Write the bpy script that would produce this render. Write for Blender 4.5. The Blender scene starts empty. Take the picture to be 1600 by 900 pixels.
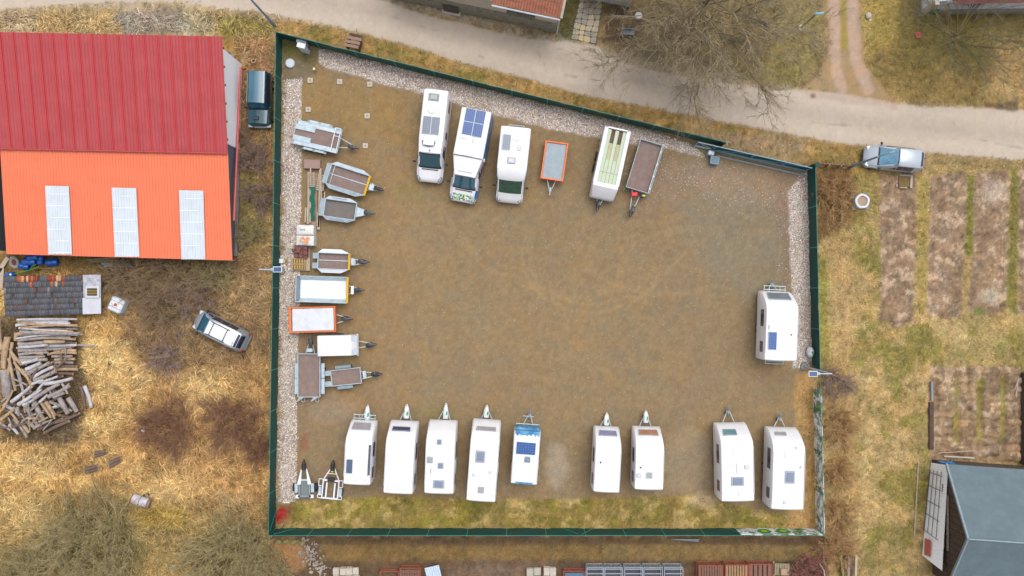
import bpy, math, random
import numpy as np
from mathutils import Vector, Matrix

random.seed(7)
rng = np.random.default_rng(7)
SC = bpy.context.scene
COL = SC.collection

# ------------------------------------------------------------------ camera, sky, sun, exposure
H = 58.0            # camera height (m)
PPM = 23.0          # photograph pixels per metre on the ground
cam_d = bpy.data.cameras.new("camera")
cam = bpy.data.objects.new("camera", cam_d); COL.objects.link(cam)
cam.location = (0, 0, H); cam.rotation_euler = (0, 0, 0)
cam_d.sensor_width = 36.0
cam_d.lens = 36.0 * H / (1600.0 / PPM)
cam_d.clip_start = 0.5; cam_d.clip_end = 3000
SC.camera = cam

SUN_EL, SUN_AZ = 70.0, 30.0     # degrees; azimuth clockwise from north (+y)
w = bpy.data.worlds.new("World"); SC.world = w; w.use_nodes = True
nt = w.node_tree; nt.nodes.clear()
sky = nt.nodes.new("ShaderNodeTexSky"); sky.sky_type = 'NISHITA'; sky.sun_disc = False
sky.sun_elevation = math.radians(SUN_EL); sky.sun_rotation = math.radians(SUN_AZ)
sky.air_density = 1.0; sky.dust_density = 4.0; sky.ozone_density = 1.0
hs = nt.nodes.new("ShaderNodeHueSaturation"); hs.inputs['Saturation'].default_value = 0.30
bg = nt.nodes.new("ShaderNodeBackground"); bg.inputs['Strength'].default_value = 0.15
wo = nt.nodes.new("ShaderNodeOutputWorld")
nt.links.new(sky.outputs[0], hs.inputs['Color']); nt.links.new(hs.outputs[0], bg.inputs[0]); nt.links.new(bg.outputs[0], wo.inputs[0])

sd = bpy.data.lights.new("sun", 'SUN'); sd.energy = 0.7; sd.angle = math.radians(38); sd.color = (1.0, 0.96, 0.90)
sun = bpy.data.objects.new("sun", sd); COL.objects.link(sun)
_a, _e = math.radians(SUN_AZ), math.radians(SUN_EL)
sdir = Vector((math.sin(_a) * math.cos(_e), math.cos(_a) * math.cos(_e), math.sin(_e)))
sun.rotation_euler = sdir.to_track_quat('Z', 'Y').to_euler(); sun.location = sdir * 80
SC.view_settings.view_transform = 'Standard'; SC.view_settings.look = 'None'
SC.view_settings.exposure = 0.56; SC.view_settings.gamma = 1.0
SC.render.engine = 'CYCLES'

# ------------------------------------------------------------------ helpers
def P(px, py, z=0.0):
    k = (H - z) / H / PPM
    return Vector(((px - 800) * k, (450 - py) * k, z))

def s2l(c):
    c = c / 255.0
    return c / 12.92 if c <= 0.04045 else ((c + 0.055) / 1.055) ** 2.4
KA = 0.72
def col(r, g, b): return (s2l(r) * KA, s2l(g) * KA, s2l(b) * KA)

MATS = {}
def mat(name, c=(128, 128, 128), rough=0.6, metal=0.0, var=0.12, scale=3.0, coat=0.0, attr=None, bump=0.0, bscale=40.0, dirt=None, dirt_amt=0.0, alpha=1.0):
    if name in MATS: return MATS[name]
    m = bpy.data.materials.new(name); m.use_nodes = True
    n = m.node_tree.nodes; l = m.node_tree.links
    b = n['Principled BSDF']
    b.inputs['Roughness'].default_value = rough; b.inputs['Metallic'].default_value = metal
    b.inputs['Coat Weight'].default_value = coat; b.inputs['Coat Roughness'].default_value = 0.08
    tc = n.new('ShaderNodeTexCoord')
    nz = n.new('ShaderNodeTexNoise'); nz.inputs['Scale'].default_value = scale; nz.inputs['Detail'].default_value = 6; nz.inputs['Roughness'].default_value = 0.65
    l.new(tc.outputs['Object'], nz.inputs['Vector'])
    mr = n.new('ShaderNodeMapRange'); mr.inputs['From Min'].default_value = 0.25; mr.inputs['From Max'].default_value = 0.75
    mr.inputs['To Min'].default_value = 1 - var; mr.inputs['To Max'].default_value = 1 + var
    l.new(nz.outputs['Fac'], mr.inputs['Value'])
    mx = n.new('ShaderNodeVectorMath'); mx.operation = 'SCALE'
    if attr:
        at = n.new('ShaderNodeAttribute'); at.attribute_name = attr; src = at.outputs['Color']
    else:
        rgb = n.new('ShaderNodeRGB'); rgb.outputs[0].default_value = (*col(*c), 1); src = rgb.outputs[0]
    if dirt:
        n2 = n.new('ShaderNodeTexNoise'); n2.inputs['Scale'].default_value = scale * 0.6; n2.inputs['Detail'].default_value = 8; n2.inputs['Roughness'].default_value = 0.7
        l.new(tc.outputs['Object'], n2.inputs['Vector'])
        r2 = n.new('ShaderNodeMapRange'); r2.inputs['From Min'].default_value = 0.45; r2.inputs['From Max'].default_value = 0.7; r2.inputs['To Max'].default_value = dirt_amt
        l.new(n2.outputs['Fac'], r2.inputs['Value'])
        mm = n.new('ShaderNodeMix'); mm.data_type = 'RGBA'
        l.new(r2.outputs[0], mm.inputs['Factor']); l.new(src, mm.inputs['A']); mm.inputs['B'].default_value = (*col(*dirt), 1)
        src = mm.outputs['Result']
    l.new(src, mx.inputs[0]); l.new(mr.outputs[0], mx.inputs['Scale'])
    l.new(mx.outputs[0], b.inputs['Base Color'])
    if bump > 0:
        n3 = n.new('ShaderNodeTexNoise'); n3.inputs['Scale'].default_value = bscale; n3.inputs['Detail'].default_value = 4
        l.new(tc.outputs['Object'], n3.inputs['Vector'])
        bp = n.new('ShaderNodeBump'); bp.inputs['Strength'].default_value = bump; bp.inputs['Distance'].default_value = 0.03
        l.new(n3.outputs['Fac'], bp.inputs['Height']); l.new(bp.outputs[0], b.inputs['Normal'])
    MATS[name] = m
    return m

def tag(o, label=None, cat=None, group=None, kind=None):
    if label: o['label'] = label
    if cat: o['category'] = cat
    if group: o['group'] = group
    if kind: o['kind'] = kind
    return o

def thing(name, label, cat, loc=(0, 0, 0), rotz=0.0, group=None):
    o = bpy.data.objects.new(name, None); COL.objects.link(o)
    o.location = loc; o.rotation_euler = (0, 0, rotz); o.empty_display_size = 0.3
    return tag(o, label, cat, group)

def loc_in(T, px, py, z):
    p = P(px, py, z)
    c, s = math.cos(-T.rotation_euler[2]), math.sin(-T.rotation_euler[2])
    d = p - Vector(T.location)
    return Vector((d.x * c - d.y * s, d.x * s + d.y * c, z - T.location[2]))

class MB:
    def __init__(s): s.v = []; s.f = []; s.m = []
    def add(s, vs, fs, mi=0):
        o = len(s.v); s.v.extend([tuple(q) for q in vs])
        for f in fs: s.f.append([i + o for i in f]); s.m.append(mi)
        return s
    def box(s, c, size, rz=0.0, bev=0.0, mi=0, tilt=None):
        hx, hy, hz = size[0] / 2, size[1] / 2, size[2] / 2
        M = Matrix.Rotation(rz, 3, 'Z')
        if tilt is not None: M = M @ tilt
        c = Vector(c)
        if bev <= 0:
            vs = [Vector((x, y, z)) for x in (-hx, hx) for y in (-hy, hy) for z in (-hz, hz)]
            fs = [(0, 1, 3, 2), (4, 6, 7, 5), (0, 4, 5, 1), (2, 3, 7, 6), (0, 2, 6, 4), (1, 5, 7, 3)]
            return s.add([M @ q + c for q in vs], fs, mi)
        b = min(bev, hx * .95, hy * .95, hz * .95)
        vs = []; idx = {}
        for sx in (-1, 1):
            for sy in (-1, 1):
                for sz in (-1, 1):
                    for a in range(3):
                        p = [sx * (hx - b), sy * (hy - b), sz * (hz - b)]
                        p[a] = (sx * hx, sy * hy, sz * hz)[a]
                        idx[(sx, sy, sz, a)] = len(vs); vs.append(Vector(p))
        fs = []
        for a in range(3):
            o = [k for k in range(3) if k != a]
            for sg in (-1, 1):
                q = []
                for (u, w_) in ((-1, -1), (1, -1), (1, 1), (-1, 1)):
                    k = [0, 0, 0]; k[a] = sg; k[o[0]] = u; k[o[1]] = w_
                    q.append(idx[(k[0], k[1], k[2], a)])
                if sg * (1 if a != 1 else -1) < 0: q.reverse()
                fs.append(q)
        for a in range(3):
            o = [k for k in range(3) if k != a]
            for u in (-1, 1):
                for w_ in (-1, 1):
                    k1 = [0, 0, 0]; k1[o[0]] = u; k1[o[1]] = w_
                    k1[a] = -1; A = (tuple(k1)); k1[a] = 1; B = (tuple(k1))
                    q = [idx[(*A, o[0])], idx[(*B, o[0])], idx[(*B, o[1])], idx[(*A, o[1])]]
                    n = (vs[q[1]] - vs[q[0]]).cross(vs[q[3]] - vs[q[0]])
                    if n.dot(vs[q[0]] + vs[q[1]] + vs[q[2]] + vs[q[3]] - 4 * Vector([0 if t == a else 0 for t in range(3)])) < 0: q.reverse()
                    fs.append(q)
        for sx in (-1, 1):
            for sy in (-1, 1):
                for sz in (-1, 1):
                    q = [idx[(sx, sy, sz, a)] for a in range(3)]
                    if sx * sy * sz < 0: q.reverse()
                    fs.append(q)
        return s.add([M @ q + c for q in vs], fs, mi)
    def cyl(s, p0, p1, r0, r1=None, n=10, caps=True, mi=0, cap_mi=None):
        r1 = r0 if r1 is None else r1
        p0 = Vector(p0); p1 = Vector(p1); d = (p1 - p0).normalized()
        a = d.orthogonal().normalized(); b = d.cross(a)
        vs = []
        for (p, r) in ((p0, r0), (p1, r1)):
            for i in range(n):
                t = 2 * math.pi * i / n
                vs.append(p + a * (r * math.cos(t)) + b * (r * math.sin(t)))
        s.add(vs, [(i, (i + 1) % n, n + (i + 1) % n, n + i) for i in range(n)], mi)
        if caps:
            o = len(s.v) - 2 * n
            s.f.append([o + i for i in reversed(range(n))]); s.m.append(mi if cap_mi is None else cap_mi)
            s.f.append([o + n + i for i in range(n)]); s.m.append(mi if cap_mi is None else cap_mi)
        return s
    def tube(s, pts, r, n=6, mi=0, close=False):
        pts = [Vector(p) for p in pts]
        for i in range(len(pts) - 1 + (1 if close else 0)):
            s.cyl(pts[i], pts[(i + 1) % len(pts)], r, n=n, mi=mi)
        return s
    def prism(s, poly, z0, z1, mi=0):
        n = len(poly)
        ar = sum(poly[i][0] * poly[(i + 1) % n][1] - poly[(i + 1) % n][0] * poly[i][1] for i in range(n))
        if ar < 0: poly = list(reversed(poly))
        vs = [(p[0], p[1], z0) for p in poly] + [(p[0], p[1], z1) for p in poly]
        fs = [list(reversed(range(n))), list(range(n, 2 * n))] + [(i, (i + 1) % n, n + (i + 1) % n, n + i) for i in range(n)]
        return s.add(vs, fs, mi)
    def slab(s, quad, th, mi=0):      # quad corners counter-clockwise from above, thickness downwards
        q = [Vector(p) for p in quad]; n = (q[1] - q[0]).cross(q[-1] - q[0]).normalized()
        if n.z < 0: q.reverse(); n = -n
        k = len(q)
        vs = q + [p - n * th for p in q]
        fs = [list(range(k)), list(reversed(range(k, 2 * k)))] + [((i + 1) % k, i, k + i, k + (i + 1) % k) for i in range(k)]
        return s.add(vs, fs, mi)
    def build(s, name, m, parent=None, smooth=None, label=None, kind=None):
        me = bpy.data.meshes.new(name)
        me.from_pydata([tuple(v) for v in s.v], [], s.f)
        ms = m if isinstance(m, (list, tuple)) else [m]
        for q in ms: me.materials.append(q)
        if len(ms) > 1: me.polygons.foreach_set('material_index', s.m)
        if smooth:
            me.polygons.foreach_set('use_smooth', [True] * len(me.polygons)); me.set_sharp_from_angle(angle=math.radians(smooth))
        me.update()
        o = bpy.data.objects.new(name, me); COL.objects.link(o)
        if parent is not None: o.parent = parent
        if label: o['label'] = label
        if kind: o['kind'] = kind
        return o

def copy_thing(o, loc, rotz, label, group=None):
    c = o.copy(); COL.objects.link(c); c.location = loc; c.rotation_euler = (0, 0, rotz)
    if label: c['label'] = label
    if group: c['group'] = group
    def rec(src, dst):
        for ch in src.children:
            d = ch.copy(); COL.objects.link(d); d.parent = dst; rec(ch, d)
    rec(o, c)
    return c

def np_mesh(name, verts, faces, m, colors=None, parent=None, smooth=False, kind=None, tri=False):
    """faces: (N,3) or (N,4) int array"""
    me = bpy.data.meshes.new(name)
    k = faces.shape[1]
    me.vertices.add(len(verts)); me.vertices.foreach_set('co', verts.astype(np.float32).ravel())
    me.loops.add(faces.size); me.loops.foreach_set('vertex_index', faces.astype(np.int32).ravel())
    me.polygons.add(len(faces)); me.polygons.foreach_set('loop_start', np.arange(0, faces.size, k, dtype=np.int32))
    if smooth: me.polygons.foreach_set('use_smooth', np.ones(len(faces), dtype=bool))
    if colors is not None:
        a = me.color_attributes.new('Col', 'FLOAT_COLOR', 'POINT')
        a.data.foreach_set('color', np.hstack([colors, np.ones((len(colors), 1))]).astype(np.float32).ravel())
    me.materials.append(m)
    me.update(calc_edges=True); me.validate()
    o = bpy.data.objects.new(name, me); COL.objects.link(o)
    if parent is not None: o.parent = parent
    if kind: o['kind'] = kind
    return o

# ------------------------------------------------------------------ ground painter
STEP = 0.1
gx = np.arange(-38.4, 38.41, STEP); gy = np.arange(-22.4, 22.41, STEP)
GX, GY = np.meshgrid(gx, gy)                 # rows: y
X = GX * PPM + 800; Y = 450 - GY * PPM       # in photograph pixels at ground level

def vnoise(X, Y, sc, seed):
    r = np.random.default_rng(seed); N = 256
    T = r.random((N, N))
    x = X / sc + 1000; y = Y / sc + 1000
    xi = np.floor(x).astype(int); yi = np.floor(y).astype(int)
    fx = x - xi; fy = y - yi; fx = fx * fx * (3 - 2 * fx); fy = fy * fy * (3 - 2 * fy)
    a = T[yi % N, xi % N]; b = T[yi % N, (xi + 1) % N]; c = T[(yi + 1) % N, xi % N]; d = T[(yi + 1) % N, (xi + 1) % N]
    return (a * (1 - fx) + b * fx) * (1 - fy) + (c * (1 - fx) + d * fx) * fy
def fbm(X, Y, sc, seed, oct=4, g=0.5):
    s = 0; a = 1; t = 0
    for i in range(oct):
        s = s + a * vnoise(X, Y, sc / 2 ** i, seed + i * 17); t += a; a *= g
    return s / t
def C(*c): return np.array(col(*c))
def sst(a, b, x): t = np.clip((x - a) / (b - a), 0, 1); return t * t * (3 - 2 * t)

G = np.zeros(X.shape + (3,)) + C(166, 140, 95)
REG = np.zeros(X.shape, int)
REGN = ['field']
WARP1 = (fbm(X, Y, 14, 5, 3) - .5) * 2
WARP2 = (fbm(X, Y, 60, 9, 3) - .5) * 2

def sdf_poly(poly, mar=40):
    p = np.array(poly, float)
    x0, y0 = p.min(0) - mar; x1, y1 = p.max(0) + mar
    j = np.where((X[0] >= x0) & (X[0] <= x1))[0]; i = np.where((Y[:, 0] >= y0) & (Y[:, 0] <= y1))[0]
    if len(i) == 0 or len(j) == 0: return None
    sl = (slice(i[0], i[-1] + 1), slice(j[0], j[-1] + 1))
    x = X[sl]; y = Y[sl]
    d = np.full(x.shape, 1e9); ins = np.zeros(x.shape, bool)
    for a, b in zip(p, np.roll(p, -1, 0)):
        e = b - a; wx = x - a[0]; wy = y - a[1]
        t = np.clip((wx * e[0] + wy * e[1]) / max(e @ e, 1e-9), 0, 1)
        d = np.minimum(d, (wx - e[0] * t) ** 2 + (wy - e[1] * t) ** 2)
        c = ((a[1] <= y) & (b[1] > y)) | ((b[1] <= y) & (a[1] > y))
        with np.errstate(divide='ignore', invalid='ignore'):
            xx = a[0] + (y - a[1]) / (b[1] - a[1] + 1e-12) * e[0]
        ins ^= c & (x < xx)
    return sl, np.where(ins, 1, -1) * np.sqrt(d)

def sdf_line(pts, mar=60):
    p = np.array(pts, float)
    x0, y0 = p.min(0) - mar; x1, y1 = p.max(0) + mar
    j = np.where((X[0] >= x0) & (X[0] <= x1))[0]; i = np.where((Y[:, 0] >= y0) & (Y[:, 0] <= y1))[0]
    sl = (slice(i[0], i[-1] + 1), slice(j[0], j[-1] + 1))
    x = X[sl]; y = Y[sl]; d = np.full(x.shape, 1e9)
    for a, b in zip(p[:-1], p[1:]):
        e = b - a; wx = x - a[0]; wy = y - a[1]
        t = np.clip((wx * e[0] + wy * e[1]) / max(e @ e, 1e-9), 0, 1)
        d = np.minimum(d, (wx - e[0] * t) ** 2 + (wy - e[1] * t) ** 2)
    return sl, np.sqrt(d)

def paint(shape, c, soft=5, amp=4, big=0, s=1.0, region=None, line=None, patch=None):
    if line is not None:
        sl, d = sdf_line(shape); d = line - d
    else:
        r = sdf_poly(shape)
        if r is None: return
        sl, d = r
    d = d + WARP1[sl] * amp + WARP2[sl] * big
    m = sst(-soft, soft, d)
    if patch: m = m * sst(patch[1], patch[2], fbm(X[sl], Y[sl], patch[0], int(patch[3]), 4, .6))
    ms = (m * s)[..., None]
    G[sl] = G[sl] * (1 - ms) + C(*c) * ms
    if region:
        if region not in REGN: REGN.append(region)
        REG[sl][m > 0.5] = REGN.index(region)
def ell(cx, cy, rx, ry, rot=0, n=18):
    a = np.linspace(0, 2 * np.pi, n, endpoint=False); c, s = math.cos(math.radians(rot)), math.sin(math.radians(rot))
    return [(cx + rx * math.cos(t) * c - ry * math.sin(t) * s, cy + rx * math.cos(t) * s + ry * math.sin(t) * c) for t in a]

# --- west field, golden straw
paint([(-90, 40), (432, 40), (420, 900), (420, 970), (-90, 970)], (200, 160, 100), 8, 6)
paint([(-90, 40), (432, 40), (420, 900), (420, 970), (-90, 970)], (216, 180, 118), 8, 6, s=.85, patch=(60, .5, .66, 31))
paint([(-90, 40), (432, 40), (420, 900), (420, 970), (-90, 970)], (160, 120, 66), 8, 6, s=.75, patch=(40, .5, .64, 41))
paint([(-90, 760), (440, 780), (440, 970), (-90, 970)], (148, 128, 80), 30, 14, 20, s=.8)
paint([(330, 540), (425, 540), (425, 840), (250, 780), (200, 640)], (164, 128, 86), 24, 14, 20, s=.45)
paint([(150, 400), (425, 390), (425, 560), (230, 600), (180, 500)], (138, 112, 80), 22, 12, 14, s=.85)
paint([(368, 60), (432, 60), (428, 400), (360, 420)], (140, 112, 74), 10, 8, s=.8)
paint(ell(402, 100, 26, 34), (176, 134, 94), 9, 8, s=.8)
paint(ell(392, 330, 26, 60), (136, 124, 72), 16, 10, s=.7)
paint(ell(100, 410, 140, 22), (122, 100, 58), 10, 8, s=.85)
paint(ell(120, 560, 10, 60), (150, 126, 40), 8, 6, s=.6)
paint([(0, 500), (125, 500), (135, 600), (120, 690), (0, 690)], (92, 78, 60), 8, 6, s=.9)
paint(ell(250, 808, 40, 20), (172, 140, 50), 10, 8, s=.5)
for e in [(60, 730, 40, 30), (190, 600, 50, 40), (330, 600, 30, 20), (250, 770, 70, 20), (20, 800, 40, 25)]:
    paint(ell(*e), (214, 180, 120), 16, 12, 8, s=.6)
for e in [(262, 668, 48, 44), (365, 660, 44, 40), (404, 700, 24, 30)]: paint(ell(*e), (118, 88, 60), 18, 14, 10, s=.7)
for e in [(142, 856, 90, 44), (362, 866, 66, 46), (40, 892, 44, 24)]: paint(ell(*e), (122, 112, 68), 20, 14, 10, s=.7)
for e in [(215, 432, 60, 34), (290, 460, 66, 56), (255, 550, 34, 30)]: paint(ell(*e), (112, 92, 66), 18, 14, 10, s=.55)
# --- north-west verge
paint([(-90, 0), (440, 0), (440, 60), (-90, 60)], (170, 146, 102), 8, 6)
paint([(40, 30), (180, 25), (200, 60), (20, 60)], (186, 158, 110), 10, 8, s=.7)
paint([(-90, 12), (60, 10), (50, 52), (-90, 52)], (190, 168, 138), 14, 8, s=.6)
paint([(180, 18), (290, 16), (300, 56), (200, 56), (176, 36)], (150, 140, 128), 8, 8, s=.85)
paint([(285, 20), (330, 30), (330, 56), (285, 56)], (172, 166, 140), 8, 6, s=.6)
paint([(335, 28), (440, 35), (640, 84), (640, 100), (434, 52), (350, 60)], (150, 134, 66), 7, 6, s=.8)
# --- verge between road and north fence
V = [(430, 26), (560, 52), (720, 99), (960, 157), (1130, 190), (1300, 222), (1345, 228), (1345, 262), (1262, 258), (1128, 228), (800, 148), (436, 58)]
paint(V, (168, 136, 84), 6, 5); paint(V, (196, 158, 98), 6, 5, s=.9, patch=(22, .52, .64, 51)); paint(V, (122, 116, 56), 6, 5, s=.7, patch=(30, .54, .68, 61))
paint([(1050, 205), (1262, 215), (1262, 258), (1128, 232)], (166, 142, 112), 12, 8, s=.85)
paint([(1230, 240), (1345, 240), (1345, 262), (1262, 262)], (150, 128, 76), 10, 6, s=.8)
# --- top right greens
paint([(940, -70), (1290, -70), (1290, 142), (1250, 136), (1100, 124), (950, 84)], (142, 124, 86), 8, 6)
paint([(1000, 90), (1130, 110), (1130, 122), (960, 92)], (152, 136, 84), 8, 6)
paint([(1195, 20), (1285, 20), (1272, 110), (1240, 138), (1180, 138)], (146, 132, 78), 14, 10, 6, s=.7)
paint([(880, -70), (935, -70), (900, 62), (868, 62)], (104, 98, 60), 8, 6)
paint([(965, 70), (1120, 95), (1120, 118), (965, 92)], (140, 120, 100), 10, 6, s=.7)
paint([(940, 10), (1010, 20), (1000, 80), (940, 66)], (120, 100, 84), 10, 8, s=.8)
paint([(1350, -70), (1700, -70), (1700, 170), (1560, 166), (1440, 168), (1385, 150), (1352, 100)], (146, 124, 76), 8, 6)
paint([(1390, 20), (1600, 20), (1600, 100), (1400, 110)], (124, 112, 62), 20, 14, 10, s=.75)
paint([(1350, 0), (1400, 0), (1400, 60), (1360, 90), (1350, 60)], (176, 154, 84), 14, 10, s=.7)
paint([(1550, 60), (1610, 60), (1610, 160), (1540, 150)], (182, 150, 104), 16, 10, s=.7)
paint([(1500, -70), (1700, -70), (1700, 22), (1420, 22)], (120, 116, 88), 10, 4, s=.6)
# --- bushes strip east of the yard and the eastern lawn
paint([(1270, 262), (1700, 262), (1700, 970), (1285, 970)], (182, 156, 102), 4, 3)
EL = [(1330, 262), (1460, 500), (1700, 520), (1700, 970), (1285, 970), (1330, 800)]
paint(EL, (202, 172, 118), 20, 10, s=.85, patch=(50, .48, .62, 71)); paint(EL, (144, 134, 66), 20, 10, s=.85, patch=(40, .49, .62, 81)); paint(EL, (160, 138, 88), 20, 10, s=.6, patch=(20, .5, .62, 86))
paint([(1275, 400), (1290, 400), (1296, 600), (1280, 600)], (140, 138, 52), 6, 5, s=.7)
paint([(1268, 262), (1340, 262), (1345, 330), (1300, 370), (1268, 380)], (128, 96, 60), 12, 10, s=.9)
paint([(1300, 380), (1330, 380), (1334, 560), (1302, 560)], (194, 160, 112), 14, 10, s=.6)
paint([(1286, 560), (1330, 590), (1335, 760), (1340, 900), (1295, 900), (1280, 700)], (176, 146, 98), 14, 10, 6, s=.8)
paint([(1335, 262), (1365, 262), (1365, 330), (1340, 350)], (160, 142, 78), 12, 8, s=.7)
# garden beds
def bed(poly, c=(156, 130, 104)):
    paint(poly, c, 3, 4, region='garden_soil'); paint(poly, (200, 174, 146), 3, 4, s=.8, patch=(12, .52, .64, 91)); paint(poly, (124, 102, 84), 3, 4, s=.6, patch=(16, .52, .64, 97))
bed([(1374, 272), (1432, 272), (1430, 400), (1426, 500), (1402, 512), (1376, 498)])
bed([(1452, 274), (1511, 270), (1508, 400), (1500, 494), (1470, 500), (1446, 488), (1450, 380)])
bed([(1520, 270), (1578, 262), (1578, 400), (1572, 486), (1545, 495), (1514, 488)])
bed([(1590, 262), (1660, 262), (1660, 490), (1590, 490)])
paint([(1511, 275), (1522, 275), (1520, 400), (1508, 400)], (128, 124, 58), 3, 3, s=.9)
paint([(1579, 262), (1590, 262), (1589, 490), (1572, 480), (1577, 380)], (128, 122, 60), 3, 3, s=.9)
paint([(1433, 280), (1450, 280), (1446, 490), (1434, 490)], (170, 150, 84), 4, 3, s=.8)
paint(ell(1532, 486, 10, 6), (100, 120, 50), 4, 3, s=.8); paint(ell(1550, 300, 22, 16), (198, 180, 160), 8, 6, s=.6); paint(ell(1545, 462, 18, 12), (205, 190, 164), 8, 6, s=.6)
paint([(1450, 520), (1600, 530), (1600, 560), (1440, 560)], (120, 132, 56), 12, 10, s=.5, patch=(30, .48, .6, 101))
bed([(1452, 572), (1597, 572), (1597, 722), (1452, 722)], (160, 134, 104))
for x0, x1 in [(1490, 1497), (1526, 1535), (1562, 1570)]:
    paint([(x0, 590), (x1, 590), (x1 - 2, 690), (x0 - 2, 690)], (146, 136, 66), 2, 3, s=.8)
# --- south strip
paint([(424, 836), (1290, 836), (1300, 970), (424, 970)], (104, 84, 62), 6, 5, region='dirt_strip')
paint([(500, 850), (938, 852), (938, 876), (500, 878)], (136, 110, 68), 5, 4, s=.85)
paint([(940, 850), (1285, 852), (1285, 877), (942, 876)], (134, 112, 72), 3, 2, s=.9)
paint([(700, 882), (860, 880), (860, 910), (700, 910)], (140, 120, 104), 8, 6, s=.7)
paint(ell(450, 868, 30, 30), (166, 124, 84), 8, 6, s=.8)
paint([(600, 876), (1290, 878), (1290, 960), (600, 960)], (112, 88, 70), 5, 4, s=.5)
# --- road
ROAD = [(-90, -70), (-90, 24), (0, 15), (80, 8), (180, 3), (280, 3), (330, 10), (400, 19), (440, 25), (500, 36), (560, 51), (640, 71), (720, 98), (800, 117), (900, 146), (1000, 165), (1100, 185), (1200, 203), (1300, 222), (1360, 228), (1430, 237), (1600, 250), (1700, 260),
        (1700, 176), (1600, 172), (1510, 168), (1450, 168), (1400, 162), (1330, 146), (1250, 140), (1200, 141), (1100, 124), (1010, 107), (960, 93), (935, 73), (888, 64), (868, 66), (800, 55), (740, 40), (675, 25), (620, 8), (560, -12), (500, -70)]
paint(ROAD, (199, 183, 166), 2.5, 2.2, region='road')
for off, c_, s_ in [(0, (182, 169, 155), .6), (-26, (209, 195, 178), .5), (26, (209, 195, 178), .45)]:
    paint([(0, -20 + off), (300, -22 + off), (560, 12 + off), (760, 62 + off), (960, 115 + off), (1200, 168 + off), (1400, 196 + off), (1600, 212 + off)], c_, 9, 5, s=s_, line=7)
for pl in ([(60, 4), (200, -6), (330, -2)], [(520, 8), (600, 22), (690, 50)], [(700, 72), (780, 96), (900, 120)], [(950, 130), (1060, 150), (1110, 170)], [(1150, 160), (1260, 190), (1380, 200)], [(1420, 220), (1520, 216), (1600, 232)], [(1480, 180), (1500, 204), (1510, 236)], [(840, 80), (850, 100), (846, 124)]): paint(pl, (160, 148, 136), 1.2, 3.5, line=.5, s=.7, patch=(20, .4, .6, 181))
paint(ell(990, 128, 20, 6, 14), (184, 168, 150), 4, 4, s=.6); paint(ell(700, 60, 30, 5, 16), (184, 172, 158), 4, 4, s=.5); paint(ell(1490, 205, 36, 7, 6), (188, 174, 158), 4, 4, s=.5)
paint([(1250, 140), (1400, 160), (1405, 172), (1260, 152)], (188, 164, 148), 5, 4, s=.6)
paint([(1535, 162), (1592, 158), (1590, 174), (1560, 172)], (110, 90, 72), 3, 5, s=.8)
paint(ell(1270, 150, 4.5, 4), (150, 120, 106), 2, 1); 
# --- dirt track
paint([(1250, 138), (1278, 116), (1292, 80), (1292, -70), (1344, -70), (1345, 60), (1352, 100), (1372, 130), (1400, 160), (1330, 148)], (168, 142, 106), 4, 4, region='dirt_track')
paint([(1304, -70), (1304, 30), (1306, 110), (1316, 140)], (190, 162, 140), 4, 3, line=8)
paint([(1330, -70), (1332, 30), (1338, 90), (1356, 140)], (190, 162, 140), 4, 3, line=9)
paint([(1318, -20), (1319, 76)], (160, 142, 70), 3, 3, line=4, s=.9)
paint([(1293, 60), (1290, 90), (1270, 122), (1252, 136)], (116, 92, 70), 3, 2, line=2, s=.6)
# --- the yard
YARD = [(440, 61), (800, 150), (1128, 230), (1262, 262), (1266, 450), (1275, 826), (430, 826), (436, 450)]
paint(YARD, (147, 126, 96), 1.5, 0.6, region='gravel_yard')
paint(YARD, (152, 129, 96), 4, 0, s=.5, patch=(90, .48, .62, 111)); paint(YARD, (144, 124, 98), 4, 0, s=.5, patch=(70, .5, .64, 121)); paint(YARD, (166, 135, 90), 4, 0, s=.2, patch=(26, .54, .68, 131))
paint([(500, 200), (640, 150), (650, 260), (640, 640), (500, 660), (560, 400)], (160, 128, 86), 30, 14, 20, s=.35)
paint([(450, 110), (640, 150), (640, 230), (520, 200), (470, 180)], (158, 128, 80), 18, 10, s=.6)
paint([(1085, 300), (1180, 280), (1232, 330), (1232, 460), (1160, 470), (1090, 420), (1060, 350)], (140, 128, 106), 22, 14, 16, s=.8)
paint([(1000, 260), (1090, 270), (1060, 320), (1000, 330)], (150, 128, 110), 20, 12, s=.5)
paint([(1040, 250), (1260, 270), (1236, 330), (1100, 300)], (158, 138, 118), 16, 10, s=.6)
paint([(1210, 262), (1234, 280), (1236, 450), (1222, 450)], (140, 116, 100), 8, 6, s=.5)
def arc(cx, cy, rx, ry, a0, a1, n=14): return [(cx + rx * math.cos(math.radians(a0 + (a1 - a0) * i / n)), cy + ry * math.sin(math.radians(a0 + (a1 - a0) * i / n))) for i in range(n + 1)]
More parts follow.
